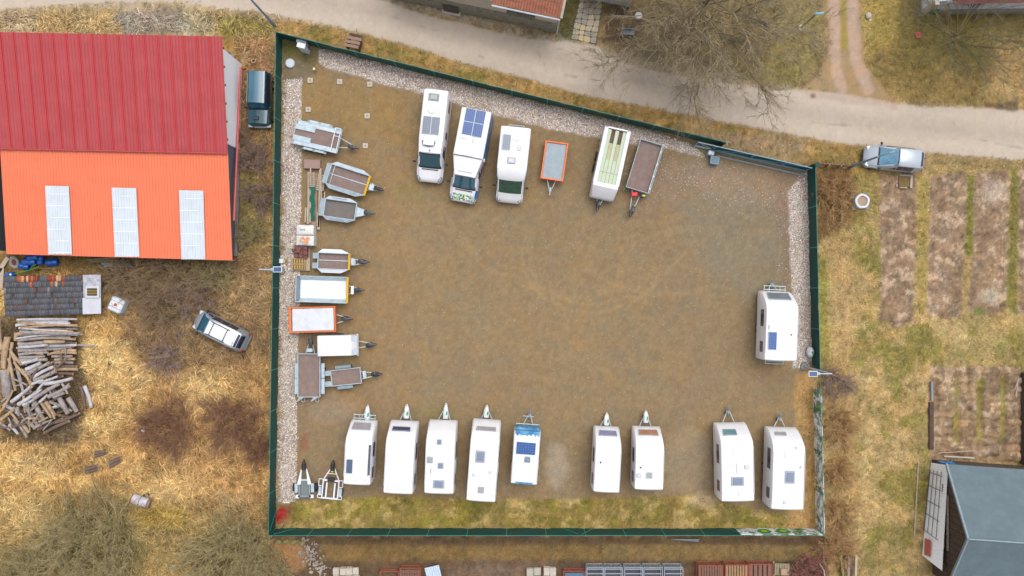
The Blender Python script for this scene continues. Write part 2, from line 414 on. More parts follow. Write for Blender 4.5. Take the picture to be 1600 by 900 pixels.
TRK = [(arc(925, 400, 110, 88, 200, 20), 2.5, .5, 1), (arc(925, 400, 98, 76, 190, 10), 1.5, .4, 1), (arc(1040, 400, 120, 60, 250, 60), 4, .3, 1), (arc(1060, 430, 90, 70, 180, 330), 5, .35, 1), (arc(1000, 520, 150, 110, 200, 300), 4, .25, 0),
       (arc(700, 470, 160, 120, 300, 420), 5, .25, 0), (arc(640, 560, 190, 80, 180, 300), 5, .25, 0), (arc(1120, 560, 120, 120, 180, 280), 5, .3, 0), ([(980, 478), (1024, 444), (1062, 404), (1090, 372)], 2, .55, 1), ([(1000, 560), (1080, 460), (1150, 360), (1200, 300)], 6, .25, 0),
       ([(1015, 570), (1096, 470), (1168, 370), (1218, 306)], 6, .25, 0), ([(560, 700), (700, 600), (900, 540), (1080, 400), (1180, 300)], 6, .2, 0), ([(690, 330), (760, 420), (900, 470), (1040, 420)], 6, .22, 1), ([(800, 340), (850, 420), (960, 440)], 5, .2, 0), ([(940, 345), (980, 400), (1060, 400), (1150, 330)], 6, .22, 0), ([(640, 640), (600, 500), (610, 380), (680, 300)], 6, .18, 0)]
for pl, wd, s_, br in TRK: paint(pl, (182, 152, 108) if br else (140, 124, 98), 3, 2.5, line=wd, s=min(1, s_ * .6), patch=(40, .25, .5, 171))
paint(ell(870, 728, 16, 36), (180, 166, 146), 10, 8, s=.6); paint(ell(1075, 720, 40, 50), (160, 146, 124), 18, 10, s=.5)
paint(ell(520, 640, 40, 20), (168, 150, 130), 14, 8, s=.4); paint(ell(476, 690, 6, 14), (150, 84, 74), 4, 4, s=.5)
paint(ell(680, 645, 30, 10), (140, 130, 80), 10, 6, s=.5); paint(ell(640, 300, 26, 14), (130, 130, 84), 10, 6, s=.35)
paint([(441, 64), (498, 84), (496, 110), (480, 120), (470, 126), (441, 124)], (132, 118, 94), 6, 5, s=.9)
paint(ell(462, 76, 26, 14), (110, 108, 50), 6, 5, s=.75); paint(ell(484, 92, 14, 12), (106, 104, 50), 6, 5, s=.6)
# grass strip inside the south fence and tan strip in the south-east
GS = [(431, 790), (462, 784), (560, 778), (640, 778), (800, 782), (900, 780), (1000, 776), (1100, 776), (1200, 802), (1246, 806), (1244, 600), (1262, 574), (1268, 574), (1275, 826), (430, 826)]
paint(GS, (154, 132, 74), 4, 4, region='grass_strip'); paint(GS, (146, 136, 60), 4, 4, s=.8, patch=(24, .5, .62, 141)); paint(GS, (192, 166, 108), 4, 4, s=.8, patch=(20, .52, .64, 151)); paint(GS, (122, 112, 54), 4, 4, s=.7, patch=(14, .54, .66, 156))
paint([(1244, 590), (1270, 574), (1275, 826), (1230, 826)], (186, 148, 98), 5, 5, s=.85)
paint(ell(1100, 782, 22, 10), (196, 168, 130), 6, 6, s=.7)
paint(ell(444, 800, 14, 20), (150, 84, 72), 6, 5, s=.5)
# pebble strips
PEB_W = [(441, 128), (470, 124), (470, 240), (467, 440), (464, 600), (462, 785), (430, 787), (433, 600), (436, 440), (440, 240)]
PEB_N = [(497, 77), (800, 152), (958, 190), (1030, 209), (1080, 226), (1102, 247), (1037, 232), (937, 217), (850, 200), (775, 180), (705, 160), (665, 149), (637, 141), (600, 133), (550, 116), (512, 109), (496, 98)]
PEB_E = [(1247, 272), (1262, 272), (1266, 450), (1269, 560), (1262, 574), (1238, 576), (1236, 450), (1231, 330), (1230, 298), (1240, 290)]
for pl in (PEB_W, PEB_N, PEB_E):
    paint(pl, (184, 170, 160), 1.5, 2.5, region='pebble_strip'); paint(pl, (160, 140, 130), 1.5, 2.5, s=.6, patch=(24, .52, .66, 161))
paint(ell(446, 262, 8, 12), (170, 124, 118), 6, 4, s=.6)
paint([(1265, 420), (1272, 420), (1273, 572), (1268, 560)], (164, 124, 84), 3, 2, s=.6)

# clumpy tone variation per region
n1 = fbm(X, Y, 9, 201, 3, .6); n2 = fbm(X, Y, 4.6, 211, 2, .6); n3 = fbm(X, Y, 30, 221, 4, .55)
n4 = rng.random(X.shape); n4 = (n4 + np.roll(n4, 1, 0) * .5) / 1.5
amp = np.where(X < 425, .5, .34); hi = np.where(X < 425, .46, .34)
for nm, a_, h_ in [('road', .05, .08), ('gravel_yard', .05, .2), ('dirt_track', .12, .12), ('pebble_strip', .12, .3), ('dirt_strip', .3, .3), ('grass_strip', .3, .3), ('garden_soil', .35, .4)]:
    m = REG == REGN.index(nm); amp[m] = a_; hi[m] = h_
F = 1 + (n3 - .5) * amp * 1.3 + (n1 - .5) * amp * 1.5 + (n2 - .5) * hi * 1.6 + (n4 - .5) * hi * .9
G = np.clip(G * F[..., None], .004, .9)
hue = (fbm(X, Y, 18, 231, 3) - .5) * np.where(REG == REGN.index('road'), .04, .16)
G[..., 0] *= 1 + hue; G[..., 2] *= 1 - hue * 1.3

# relief
Z = np.zeros(X.shape)
rough = np.where(REG == 0, .09, 0.0) + np.where(REG == REGN.index('grass_strip'), .05, 0) + np.where(REG == REGN.index('garden_soil'), .10, 0) + np.where(REG == REGN.index('dirt_strip'), .04, 0)
Z += rough * ((n1 - .5) * 1.4 + (n2 - .5) * 1.0 + (n3 - .5) * .8)
Z += np.where(REG == REGN.index('gravel_yard'), .012, 0) * (n1 - .5) * 2
# clods of the dug garden plot
rr = np.random.default_rng(5)
for (x0, x1, y0, y1) in [(1463, 1490, 574, 722), (1497, 1527, 572, 712), (1534, 1562, 573, 712), (1570, 1595, 574, 720)]:
    nyy = int((y1 - y0) / 13)
    for a_ in range(2):
        for b_ in range(nyy):
            cx = x0 + (x1 - x0) * (a_ + .5) / 2 + rr.uniform(-1, 1); cy = y0 + (y1 - y0) * (b_ + .5) / nyy + rr.uniform(-1.5, 1.5)
            rx = 7.2 + rr.uniform(-.8, .8); ry = 6.8 + rr.uniform(-.8, .8)
            j = np.where(abs(X[0] - cx) < 9)[0]; i = np.where(abs(Y[:, 0] - cy) < 9)[0]
            if not len(i) or not len(j): continue
            sl = (slice(i[0], i[-1] + 1), slice(j[0], j[-1] + 1))
            d = ((X[sl] - cx) / rx) ** 4 + ((Y[sl] - cy) / ry) ** 4
            hgt = .2 * np.clip(1 - d, 0, 1) ** .5 * (1 + rr.uniform(-.3, .4))
            Z[sl] = np.maximum(Z[sl], hgt + Z[sl] * .4)
            f = 1 + rr.uniform(-.16, .22)
            G[sl] *= np.where((d < 1)[..., None], f, 1)

# ------------------------------------------------------------------ ground sheets
def ground_mat(name, sc1, v1, sc2, v2, rough=.95, bump=.5):
    m = bpy.data.materials.new(name); m.use_nodes = True
    n = m.node_tree.nodes; l = m.node_tree.links; b = n['Principled BSDF']
    b.inputs['Roughness'].default_value = rough; b.inputs['Specular IOR Level'].default_value = .2
    at = n.new('ShaderNodeAttribute'); at.attribute_name = 'Col'
    tc = n.new('ShaderNodeTexCoord')
    cur = at.outputs['Color']
    for sc, v in ((sc1, v1), (sc2, v2)):
        z = n.new('ShaderNodeTexNoise'); z.inputs['Scale'].default_value = sc; z.inputs['Detail'].default_value = 3; z.inputs['Roughness'].default_value = .7
        l.new(tc.outputs['Object'], z.inputs['Vector'])
        r = n.new('ShaderNodeMapRange'); r.inputs['From Min'].default_value = .3; r.inputs['From Max'].default_value = .7
        r.inputs['To Min'].default_value = 1 - v; r.inputs['To Max'].default_value = 1 + v
        l.new(z.outputs['Fac'], r.inputs['Value'])
        s = n.new('ShaderNodeVectorMath'); s.operation = 'SCALE'
        l.new(cur, s.inputs[0]); l.new(r.outputs[0], s.inputs['Scale']); cur = s.outputs[0]
    l.new(cur, b.inputs['Base Color'])
    z = n.new('ShaderNodeTexNoise'); z.inputs['Scale'].default_value = 14; z.inputs['Detail'].default_value = 5
    l.new(tc.outputs['Object'], z.inputs['Vector'])
    bp = n.new('ShaderNodeBump'); bp.inputs['Strength'].default_value = bump; bp.inputs['Distance'].default_value = .05
    l.new(z.outputs['Fac'], bp.inputs['Height']); l.new(bp.outputs[0], b.inputs['Normal'])
    return m
GM = {'field': ground_mat('field_soil', 9, .22, 30, .18), 'garden_soil': ground_mat('dug_soil', 10, .25, 28, .25, bump=.8),
      'dirt_strip': ground_mat('bare_dirt', 9, .2, 28, .2), 'road': ground_mat('worn_asphalt', 14, .035, 40, .05, bump=.15),
      'dirt_track': ground_mat('track_dirt', 9, .08, 30, .1, bump=.3), 'gravel_yard': ground_mat('compacted_gravel', 16, .10, 34, .14, bump=.35),
      'grass_strip': ground_mat('mossy_turf', 9, .22, 26, .2), 'pebble_strip': ground_mat('pebble_bed', 20, .2, 40, .25, bump=.6)}
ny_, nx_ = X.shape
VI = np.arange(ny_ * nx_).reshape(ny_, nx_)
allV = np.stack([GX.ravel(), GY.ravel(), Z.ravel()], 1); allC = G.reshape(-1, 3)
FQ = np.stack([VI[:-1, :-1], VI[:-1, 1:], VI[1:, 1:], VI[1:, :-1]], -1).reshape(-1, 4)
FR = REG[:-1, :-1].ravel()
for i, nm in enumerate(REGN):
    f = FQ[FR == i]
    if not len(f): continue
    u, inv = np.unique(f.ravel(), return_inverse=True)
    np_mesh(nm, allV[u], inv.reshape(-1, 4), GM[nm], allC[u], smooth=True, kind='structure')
# wide terrain out to the horizon
m_far = mat('far_meadow', (164, 142, 96), .95, var=.25, scale=.15, bump=.3, bscale=3)
bx0, bx1, by0, by1 = gx[0], gx[-1], gy[0], gy[-1]; R_ = 900
mb = MB()
for (a, b, c, d) in [(-R_, bx0, -R_, R_), (bx1, R_, -R_, R_), (bx0, bx1, -R_, by0), (bx0, bx1, by1, R_)]:
    mb.add([(a, c, 0), (b, c, 0), (b, d, 0), (a, d, 0)], [(0, 1, 2, 3)])
mb.build('terrain', m_far, kind='structure')

def field_at(arr, x, y):
    j = np.clip(((x - gx[0]) / STEP).astype(int), 0, nx_ - 1); i = np.clip(((y - gy[0]) / STEP).astype(int), 0, ny_ - 1)
    return arr[i, j]

# ------------------------------------------------------------------ straw and grass blades (stuff)
m_blade = mat('dry_grass_blades', rough=.9, var=.15, scale=2, attr='Col')
def blades(name, n, region_ids, xr, yr, L, W, hgt, seed, tone=(1.0, .22), swirl=60, accept=None, tint=(1, 1, 1)):
    r = np.random.default_rng(seed)
    x = r.uniform(*xr, n); y = r.uniform(*yr, n)
    k = np.isin(field_at(REG, x, y), region_ids)
    px = x * PPM + 800; py = 450 - y * PPM
    if accept is not None: k &= accept(px, py, r)
    x, y, px, py = x[k], y[k], px[k], py[k]; n = len(x)
    ang = (fbm(px, py, swirl, seed + 3, 3) * 14) + r.normal(0, .7, n)
    ln = L * r.uniform(.5, 1.3, n); wd = W * r.uniform(.6, 1.4, n)
    dx = np.cos(ang); dy = np.sin(ang); qx = -dy; qy = dx
    bend = r.normal(0, .25, n) * ln
    z0 = field_at(Z, x, y) + .01; hh = hgt * r.uniform(.2, 1.3, n)
    def pt(t, s, z): return np.stack([x + dx * ln * t + qx * (bend * t * t + wd * s), y + dy * ln * t + qy * (bend * t * t + wd * s), z0 + z], 1)
    V = np.stack([pt(0, -.5, 0 * hh), pt(0, .5, 0 * hh), pt(.55, .5, hh), pt(.55, -.5, hh), pt(1, .1, hh * .7), pt(1, -.1, hh * .7)], 1)
    base = field_at(G, x, y)
    c = base * (tone[0] * (1 + r.normal(0, tone[1], n)))[:, None] * np.array(tint)
    c = np.clip(c, .01, .8)
    Cc = np.repeat(c[:, None, :], 6, 1).reshape(-1, 3)
    b = np.arange(n)[:, None] * 6
    F = np.concatenate([b + np.array([0, 1, 2, 3]), b + np.array([3, 2, 4, 5])], 0)
    np_mesh(name, V.reshape(-1, 3), F, m_blade, Cc, kind='stuff')
fid = REGN.index('field'); gid = REGN.index('grass_strip'); did = REGN.index('dirt_strip'); sid = REGN.index('garden_soil')
blades('straw_grass', 125000, [fid], (-37, -15.6), (-22, 18.6), .42, .04, .12, 11, (1.18, .30), 70,
       lambda px, py, r: ~((px < 365) & (py > 50) & (py < 402)) )
blades('verge_grass', 46000, [fid], (-37, 37), (2, 22), .22, .034, .07, 12, (1.1, .26), 40, lambda px, py, r: (px > 430) | (py < 52))
blades('meadow_grass', 60000, [fid], (20, 38), (-22, 8.5), .2, .032, .06, 13, (1.08, .22), 40)
blades('turf_blades', 20000, [gid], (-17, 21), (-17, -6), .18, .03, .06, 14, (1.08, .28), 30)
blades('dry_weeds', 9000, [did, sid], (-17, 36), (-22, 9), .16, .028, .05, 15, (1.1, .3), 30)

# ------------------------------------------------------------------ pebbles (stuff)
m_peb = mat('pebble_stone', rough=.85, var=.1, scale=9, attr='Col')
def pebbles(name, n, rid, size, cols, seed, jitter=.16, sel=None, xr=(-17, 22), yr=(-17, 18)):
    r = np.random.default_rng(seed)
    x = r.uniform(*xr, n); y = r.uniform(*yr, n)
    k = field_at(REG, x, y) == rid
    if sel is not None: k &= sel(x * PPM + 800, 450 - y * PPM, r)
    x, y = x[k], y[k]; n = len(x)
    s = size * r.uniform(.55, 1.5, n)
    base = np.array([(1, 0, 0), (0, 1, 0), (-1, 0, 0), (0, -1, 0), (0, 0, .7), (0, 0, -.7)], float)
    a = r.uniform(0, 6.28, n); ca, sa = np.cos(a), np.sin(a)
    ex = s * r.uniform(.7, 1.3, n); ey = s * r.uniform(.6, 1.0, n)
    V = np.zeros((n, 6, 3))
    bx = base[None, :, 0] * ex[:, None]; by = base[None, :, 1] * ey[:, None]
    V[..., 0] = x[:, None] + bx * ca[:, None] - by * sa[:, None]; V[..., 1] = y[:, None] + bx * sa[:, None] + by * ca[:, None]
    V[..., 2] = (field_at(Z, x, y) + s * .35)[:, None] + base[None, :, 2] * s[:, None]
    V += r.normal(0, .12, V.shape) * s[:, None, None]
    F0 = np.array([(0, 1, 4), (1, 2, 4), (2, 3, 4), (3, 0, 4)])
    F = (np.arange(n)[:, None, None] * 6 + F0[None]).reshape(-1, 3)
    cl = np.array([C(*c) for c in cols])[r.integers(0, len(cols), n)] * (1 + r.normal(0, jitter, n))[:, None]
    np_mesh(name, V.reshape(-1, 3), F, m_peb, np.repeat(np.clip(cl, .01, .9)[:, None], 6, 1).reshape(-1, 3), kind='stuff')
pebbles('pebbles', 460000, REGN.index('pebble_strip'), .034, [(248, 238, 226), (238, 222, 208), (224, 204, 188), (210, 202, 194), (252, 248, 240), (140, 124, 114), (222, 196, 174)], 21)
pebbles('yard_grit', 30000, REGN.index('gravel_yard'), .022, [(190, 160, 120), (150, 124, 92), (205, 180, 145), (120, 98, 74), (196, 158, 104)], 22)
pebbles('scattered_pebbles', 50000, REGN.index('gravel_yard'), .03, [(205, 190, 178), (180, 160, 150)], 23, sel=lambda px, py, r: (r.random(len(px)) < np.clip(1.1 - np.abs(py - (0.236 * px - 8 + 30)) / 46, 0, 1) * (px > 930)) | ((px > 1216) & (r.random(len(px)) < .7) & (py < 580)))

# ------------------------------------------------------------------ twigs: bare shrubs and trees
def polylines_mesh(name, segs, m, parent=None, nside=3, cols=None):
    """segs: list of (pts (N,S,3), r (N,S)); one mesh"""
    VV = []; FF = []; CC = []; o = 0
    for si, (p, r) in enumerate(segs):
        N, S, _ = p.shape
        if N == 0: continue
        d = np.gradient(p, axis=1); d /= (np.linalg.norm(d, axis=2, keepdims=True) + 1e-9)
        up = np.array([0.31, 0.17, .93]); a = np.cross(d, up); a /= (np.linalg.norm(a, axis=2, keepdims=True) + 1e-9); b = np.cross(d, a)
        t = np.arange(nside) * 2 * np.pi / nside
        ring = p[:, :, None] + r[:, :, None, None] * (a[:, :, None] * np.cos(t)[None, None, :, None] + b[:, :, None] * np.sin(t)[None, None, :, None])
        VV.append(ring.reshape(-1, 3))
        idx = np.arange(N * S * nside).reshape(N, S, nside) + o
        q = np.stack([idx[:, :-1], np.roll(idx, -1, 2)[:, :-1], np.roll(idx, -1, 2)[:, 1:], idx[:, 1:]], -1)
        FF.append(q.reshape(-1, 4)); o += N * S * nside
        if cols is not None: CC.append(np.repeat(cols[si], S * nside, axis=0))
    np_mesh(name, np.concatenate(VV), np.concatenate(FF), m, np.concatenate(CC) if cols is not None else None, parent, smooth=False)

def grow(r, base, dirs, ln, rad, levels, S=5, grav=0.0, wob=.12):
    """base (N,3), dirs (N,3), ln (N), rad (N); levels: list of (children, length ratio, spread, radius ratio, tmin)"""
    out = []
    S0 = S
    def line(base, dirs, ln, rad, S=S0):
        N = len(base); t = np.linspace(0, 1, S)
        p = np.zeros((N, S, 3)); p[:, 0] = base; d = dirs / (np.linalg.norm(dirs, axis=1, keepdims=True) + 1e-9)
        for i in range(1, S):
            d = d + r.normal(0, wob, (N, 3)); d[:, 2] += grav; d /= (np.linalg.norm(d, axis=1, keepdims=True) + 1e-9)
            p[:, i] = p[:, i - 1] + d * (ln / (S - 1))[:, None]
        p[..., 2] = np.maximum(p[..., 2], .03)
        return p, rad[:, None] * (1 - .75 * t)[None]
    p, rr = line(base, dirs, ln, rad); out.append((p, rr))
    for li, (k, lr, sp, rrr, tmin) in enumerate(levels):
        S = p.shape[1]; S2 = 3 if li == len(levels) - 1 else (4 if len(levels) > 2 and li == len(levels) - 2 else S0)
        N = len(p); n = N * k
        src = np.repeat(np.arange(N), k); tt = r.uniform(tmin, 1, n) * (S - 1); i0 = np.minimum(tt.astype(int), S - 2); f = (tt - i0)[:, None]
        b = p[src, i0] * (1 - f) + p[src, i0 + 1] * f
        d = p[src, i0 + 1] - p[src, i0]; d /= (np.linalg.norm(d, axis=1, keepdims=True) + 1e-9)
        d = d + r.normal(0, sp, (n, 3))
        l2 = ln[src] * lr * r.uniform(.5, 1.2, n) * (1.15 - .5 * tt / (S - 1)); r2 = rad[src] * rrr * (1.1 - .6 * tt / (S - 1))
        ln, rad = l2, r2
        p, rr = line(b, d, l2, r2, S2); out.append((p, rr))
    return out
m_bark = mat('shrub_bark', rough=.9, var=.2, scale=3, attr='Col')
def shrub(label, px, py, R, h, c, stems=26, lv=((5, .55, .5, .6, .25), (4, .5, .6, .6, .2)), group=None, seed=None, name='bare_shrub', cat='shrub', r0=.022, flat=.9):
    r = np.random.default_rng(seed if seed else int(px * 7 + py))
    b = P(px, py, 0); T = thing(name, label, cat, (b.x, b.y, 0), 0, group)
    a = r.uniform(0, 6.28, stems); q = np.sqrt(r.uniform(0.02, 1, stems)) * flat
    a0 = a + r.normal(0, .8, stems); q0 = r.uniform(.05, .62, stems)
    base = np.stack([np.cos(a0) * R * q0, np.sin(a0) * R * q0, np.full(stems, .02)], 1)
    lob = 1 + .32 * np.sin(3 * a + px) + .18 * np.sin(5 * a + py); q = q * lob
    tip = np.stack([np.cos(a) * R * q, np.sin(a) * R * q, h * (1.05 - .45 * q) * r.uniform(.75, 1.1, stems)], 1)
    d = tip - base; ln = np.linalg.norm(d, axis=1) * .9
    segs = grow(r, base, d, ln, np.full(stems, r0), lv)
    cc = []
    for i, (p, rr) in enumerate(segs):
        base_c = C(*c) * (1.05 + .22 * i)
        cc.append(base_c[None] * (1 + r.normal(0, .2, len(p)))[:, None])
    polylines_mesh('stems', segs[:1], m_bark, T, 4, [np.clip(cc[0], .01, .8)])
    polylines_mesh('twigs', segs[1:], m_bark, T, 3, [np.clip(x, .01, .8) for x in cc[1:]])
    return T
BR = (160, 136, 106); PU = (158, 134, 122); RE = (148, 110, 86); GG = (168, 154, 112); OR = (186, 150, 104); PK = (160, 108, 100)
SH = [("olive-brown bare thicket between the shed end and the orange roof", 205, 432, 2.3, 1.8, BR), ("brown bare thicket just below the middle skylight of the orange roof", 268, 425, 2.2, 1.8, BR),
      ("bare brown shrub below the right end of the orange roof", 330, 420, 2.1, 1.6, GG), ("low brown scrub left of the silver car", 252, 485, 2.1, 1.4, BR),
      ("purplish scrub above the silver car's bonnet", 300, 462, 1.7, 1.3, PU), ("purple-brown scrub over loose grey boards", 262, 555, 1.5, 1.1, PU),
      ("purple bare bramble between the barn wall and the green fence", 400, 250, 1.3, 1.3, PU), ("lower purple bramble hugging the west fence beside the orange roof", 408, 305, 1.2, 1.2, PU),
      ("thin olive shrub beside the barn's lower right corner", 392, 365, 1.2, 1.1, GG), ("small bare shrub with pale twigs below the dark green car", 382, 215, .7, .9, BR),
      ("dark reddish round shrub in the middle of the straw field", 262, 668, 2.2, 1.6, RE), ("reddish shrub left of the fence bottom half", 365, 660, 2.1, 1.5, RE),
      ("low reddish shrub against the west fence above its corner", 402, 700, 1.2, 1.2, RE), ("large grey-green spreading shrub at the bottom left", 142, 856, 4.2, 2.6, GG),
      ("grey-green spreading shrub left of the fence corner", 362, 866, 3.3, 2.4, GG), ("small grey-green shrub at the very bottom left edge", 40, 890, 2.2, 1.8, GG),
      ("grey bare shrub between the bottom shrub and the rubble", 430, 888, 1.6, 1.6, GG),
      ("orange-brown shrub in the corner outside the yard's gate post", 1300, 305, 1.7, 1.2, OR), ("purplish brown shrub right of the solar lamp by the east fence", 1302, 600, 1.4, 1.2, PU),
      ("orange bare shrub beside the upper banners on the east fence", 1306, 662, 1.6, 1.4, OR), ("thin orange-brown shrub beside the middle of the east banners", 1305, 735, 1.3, 1.2, OR),
      ("orange shrub outside the south-east fence corner", 1308, 805, 1.5, 1.3, OR), ("bright orange shrub below the fence corner by the timber stack", 1306, 858, 1.6, 1.5, OR),
      ("pinkish purple shrub at the bottom edge right of the crates", 1262, 890, 1.6, 1.4, PK)]
for (lb, px, py, R, h, c) in SH:
    big = R > 2.5; R *= 1.15
    dens = int(58 * max(1, R / 1.8))
    shrub(lb, px, py, R, h, c, stems=dens, lv=((7, .5, .45, .62, .2), (6, .5, .55, .75, .15)) if not big else ((9, .42, .45, .6, .15), (8, .45, .55, .8, .1)), r0=.028 if not big else .036)
# hedge-like undergrowth in the garden north of the road
for (lb, px, py, R, h, c) in [("brown undergrowth right of the paved stone path", 962, 45, 1.3, 1.0, BR), ("olive undergrowth below the small tiled roof", 1000, 70, 1.6, 1.1, GG),
                              ("grey-purple undergrowth right of the big bare tree's trunk", 1182, 62, 1.8, 1.2, PU), ("grey brush under the big bare tree", 1060, 95, 1.8, 1.1, GG),
                              ("light grey brush at the top edge left of the green lamp post", 1212, 22, 1.4, 1.2, GG)]:
    shrub(lb, px, py, R, h, c, stems=30, lv=((6, .5, .5, .6, .2), (4, .5, .6, .6, .15)), r0=.016)

def tree(label, px, py, trunk_h, R, h, c, seed, n0=13, r_t=.28, lv=None, name='bare_tree', off=(0, 0), up=.4):
    r = np.random.default_rng(seed); b = P(px, py, 0)
    T = thing(name, label, 'tree', (b.x, b.y, 0))
    tr = MB(); pts = [(0, 0, 0), (.1, .05, trunk_h * .5), (.05, .15, trunk_h)]
    tr.cyl(pts[0], pts[1], r_t * 1.25, r_t, 10).cyl(pts[1], pts[2], r_t, r_t * .85, 10); tr.build('trunk', mat('tree_bark', c, .9, var=.35, scale=5), T, 60)
    a = np.linspace(0, 6.28, n0, endpoint=False) + r.uniform(-.2, .2, n0)
    base = np.tile(np.array(pts[2]), (n0, 1)) + r.normal(0, .08, (n0, 3)); base[:, 2] -= r.uniform(0, trunk_h * .7, n0)
    q = r.uniform(.55, 1.0, n0)
    d = np.stack([np.cos(a) * q + off[0], np.sin(a) * q + off[1], np.full(n0, up) + r.uniform(0, .7, n0)], 1)
    ln = R * r.uniform(.85, 1.15, n0)
    segs = grow(r, base, d, ln, np.full(n0, r_t * .42), lv or ((6, .5, .42, .5, .25), (6, .5, .45, .5, .2), (6, .5, .5, .6, .15)), S=6, grav=.02, wob=.13)
    cc = [np.clip(C(*c)[None] * (1.0 + .1 * i) * (1 + r.normal(0, .2, len(p)))[:, None], .01, .8) for i, (p, rr) in enumerate(segs)]
    polylines_mesh('limbs', segs[:2], m_bark, T, 5, cc[:2]); polylines_mesh('crown', segs[2:], m_bark, T, 3, cc[2:])
tree("tall grey bare tree with branches reaching over the road", 1086, 32, 4.2, 7.4, 7, (150, 136, 108), 3, 24, .13, lv=((9, .5, .5, .7, .15), (8, .5, .5, .8, .1), (7, .55, .55, 1.0, .1)), off=(-.22, -.42), up=.12)
tree("smaller dark olive bare tree at the top right in the grass", 1482, 70, 1.2, 5.4, 4, (120, 112, 78), 8, 22, .09, lv=((8, .5, .45, .6, .2), (7, .5, .45, .6, .15), (6, .5, .5, .8, .1)), up=.25)

# ------------------------------------------------------------------ materials used by things
M = {}
M['fence'] = mat('green_screen_cloth', (0, 76, 68), .75, var=.18, scale=1.2)
M['post'] = mat('green_steel', (50, 150, 134), .5, var=.1)
M['galv'] = mat('galvanised_steel', (196, 214, 224), .45, .15, var=.14, scale=4, dirt=(150, 164, 172), dirt_amt=.5)
M['galv_d'] = mat('dull_zinc', (140, 158, 168), .5, .2, var=.16, scale=5)
M['rubber'] = mat('tyre_rubber', (44, 44, 48), .85, var=.15)
M['rim'] = mat('wheel_rim', (190, 196, 204), .35, .6, var=.05)
M['black'] = mat('black_plastic', (38, 38, 42), .5, var=.15)
M['ply'] = mat('brown_plywood_floor', (140, 118, 110), .8, var=.12, scale=3, dirt=(166, 150, 142), dirt_amt=.5)
M['ply2'] = mat('grey_plywood_floor', (124, 116, 112), .8, var=.1, scale=3, dirt=(106, 92, 82), dirt_amt=.4)
M['white'] = mat('white_bodywork', (252, 252, 255), .35, var=.03, scale=1.5, coat=.3, dirt=(232, 234, 238), dirt_amt=.5)
M['white2'] = mat('white_plastic', (240, 244, 250), .5, var=.03)
M['glass'] = mat('tinted_window', (52, 52, 68), .08, var=.06, coat=.6)
M['wglass'] = mat('windscreen_glass', (40, 100, 122), .05, var=.14, scale=2.2, coat=.8)
M['orange'] = mat('orange_paint', (255, 122, 46), .5, var=.06)
M['yellow'] = mat('yellow_paint', (236, 186, 20), .5, var=.06)
M['wood'] = mat('weathered_wood', (172, 150, 128), .9, var=.22, scale=7, dirt=(116, 98, 82), dirt_amt=.6)
M['woodd'] = mat('dark_old_boards', (96, 78, 68), .9, var=.35, scale=5, dirt=(60, 52, 50), dirt_amt=.7)
M['conc'] = mat('pale_concrete', (206, 196, 180), .9, var=.12, scale=5, dirt=(160, 150, 134), dirt_amt=.5)
M['concd'] = mat('grey_concrete', (150, 144, 136), .9, var=.16, scale=3, dirt=(112, 108, 92), dirt_amt=.7)
M['cell'] = mat('solar_cells_blue', (16, 74, 150), .35, var=.12, coat=.15)
M['backing'] = mat('solar_backing', (84, 130, 186), .4, var=.05)
M['celld'] = mat('solar_cells_dark', (74, 92, 122), .25, var=.1, coat=.6)
M['rust'] = mat('rusty_metal', (150, 84, 62), .9, var=.25, scale=6, dirt=(190, 110, 70), dirt_amt=.6)
M['blue'] = mat('blue_barrel_plastic', (20, 96, 190), .4, var=.1, coat=.2)

def pgroup(prefix): return prefix

# ------------------------------------------------------------------ fences
def fence_run(label, pts, h=1.6, span=2.62, banner_from=None, seed=1):
    """pts: ground pixels; posts every span metres, one screen panel between posts"""
    r = random.Random(seed)
    A = P(*pts[0]); T = thing('screen_fence', label, 'fence', (A.x, A.y, 0))
    W = [P(*p) - A for p in pts]
    pm = None; fm = {}
    for a, b in zip(W[:-1], W[1:]):
        d = b - a; L = d.length; n = max(1, round(L / span)); u = d / L; ang = math.atan2(u.y, u.x); s = L / n
        for i in range(n + 1):
            if i == n and b is not W[-1]: continue
            p = a + u * (s * i)
            if pm is None:
                mb = MB(); mb.box((0, 0, h / 2 + .03), (.06, .06, h + .06), bev=.01); mb.box((0, 0, h + .07), (.08, .08, .03))
                o = mb.build('post', M['post'], T); pm = o.data
            else:
                o = bpy.data.objects.new('post', pm); COL.objects.link(o); o.parent = T
            o.location = p; o.rotation_euler = (0, 0, ang)
        for i in range(n):
            if banner_from is not None and banner_from(a + u * (s * (i + .5)) + A): continue
            key = (round(s, 3), r.randrange(3))
            if key not in fm:
                mb = MB(); nx = 12; nz = 4; vs = []; 
                for side in (0, 1):
                    for k in range(nz + 1):
                        for j in range(nx + 1):
                            t = j / nx; bul = .045 * math.sin(t * math.pi) * math.sin((k / nz) * 2.6 + key[1]) + .012 * math.sin(t * 19 + key[1] * 2 + k)
                            vs.append((.02 + (s - .04) * t, (.0 if side else .016) + bul, .03 + (h - .03) * k / nz))
                q = (nx + 1) * (nz + 1); fs = []
                for k in range(nz):
                    for j in range(nx):
                        e = k * (nx + 1) + j; fs.append((e, e + nx + 1, e + nx + 2, e + 1)); fs.append((q + e, q + e + 1, q + e + nx + 2, q + e + nx + 1))
                top = nz * (nx + 1)
                for j in range(nx): fs.append((top + j, q + top + j, q + top + j + 1, top + j + 1))
                mb.add(vs, fs); o = mb.build('fence_panel', M['fence'], T, smooth=40); fm[key] = o.data
            else:
                o = bpy.data.objects.new('fence_panel', fm[key]); COL.objects.link(o); o.parent = T
            o.location = a + u * (s * i); o.rotation_euler = (0, 0, ang)
        mb = MB(); mb.tube([a + Vector((0, 0, h + .01)), b + Vector((0, 0, h + .01))], .016, 5); mb.build('top_wire', M['post'], T)
    return T
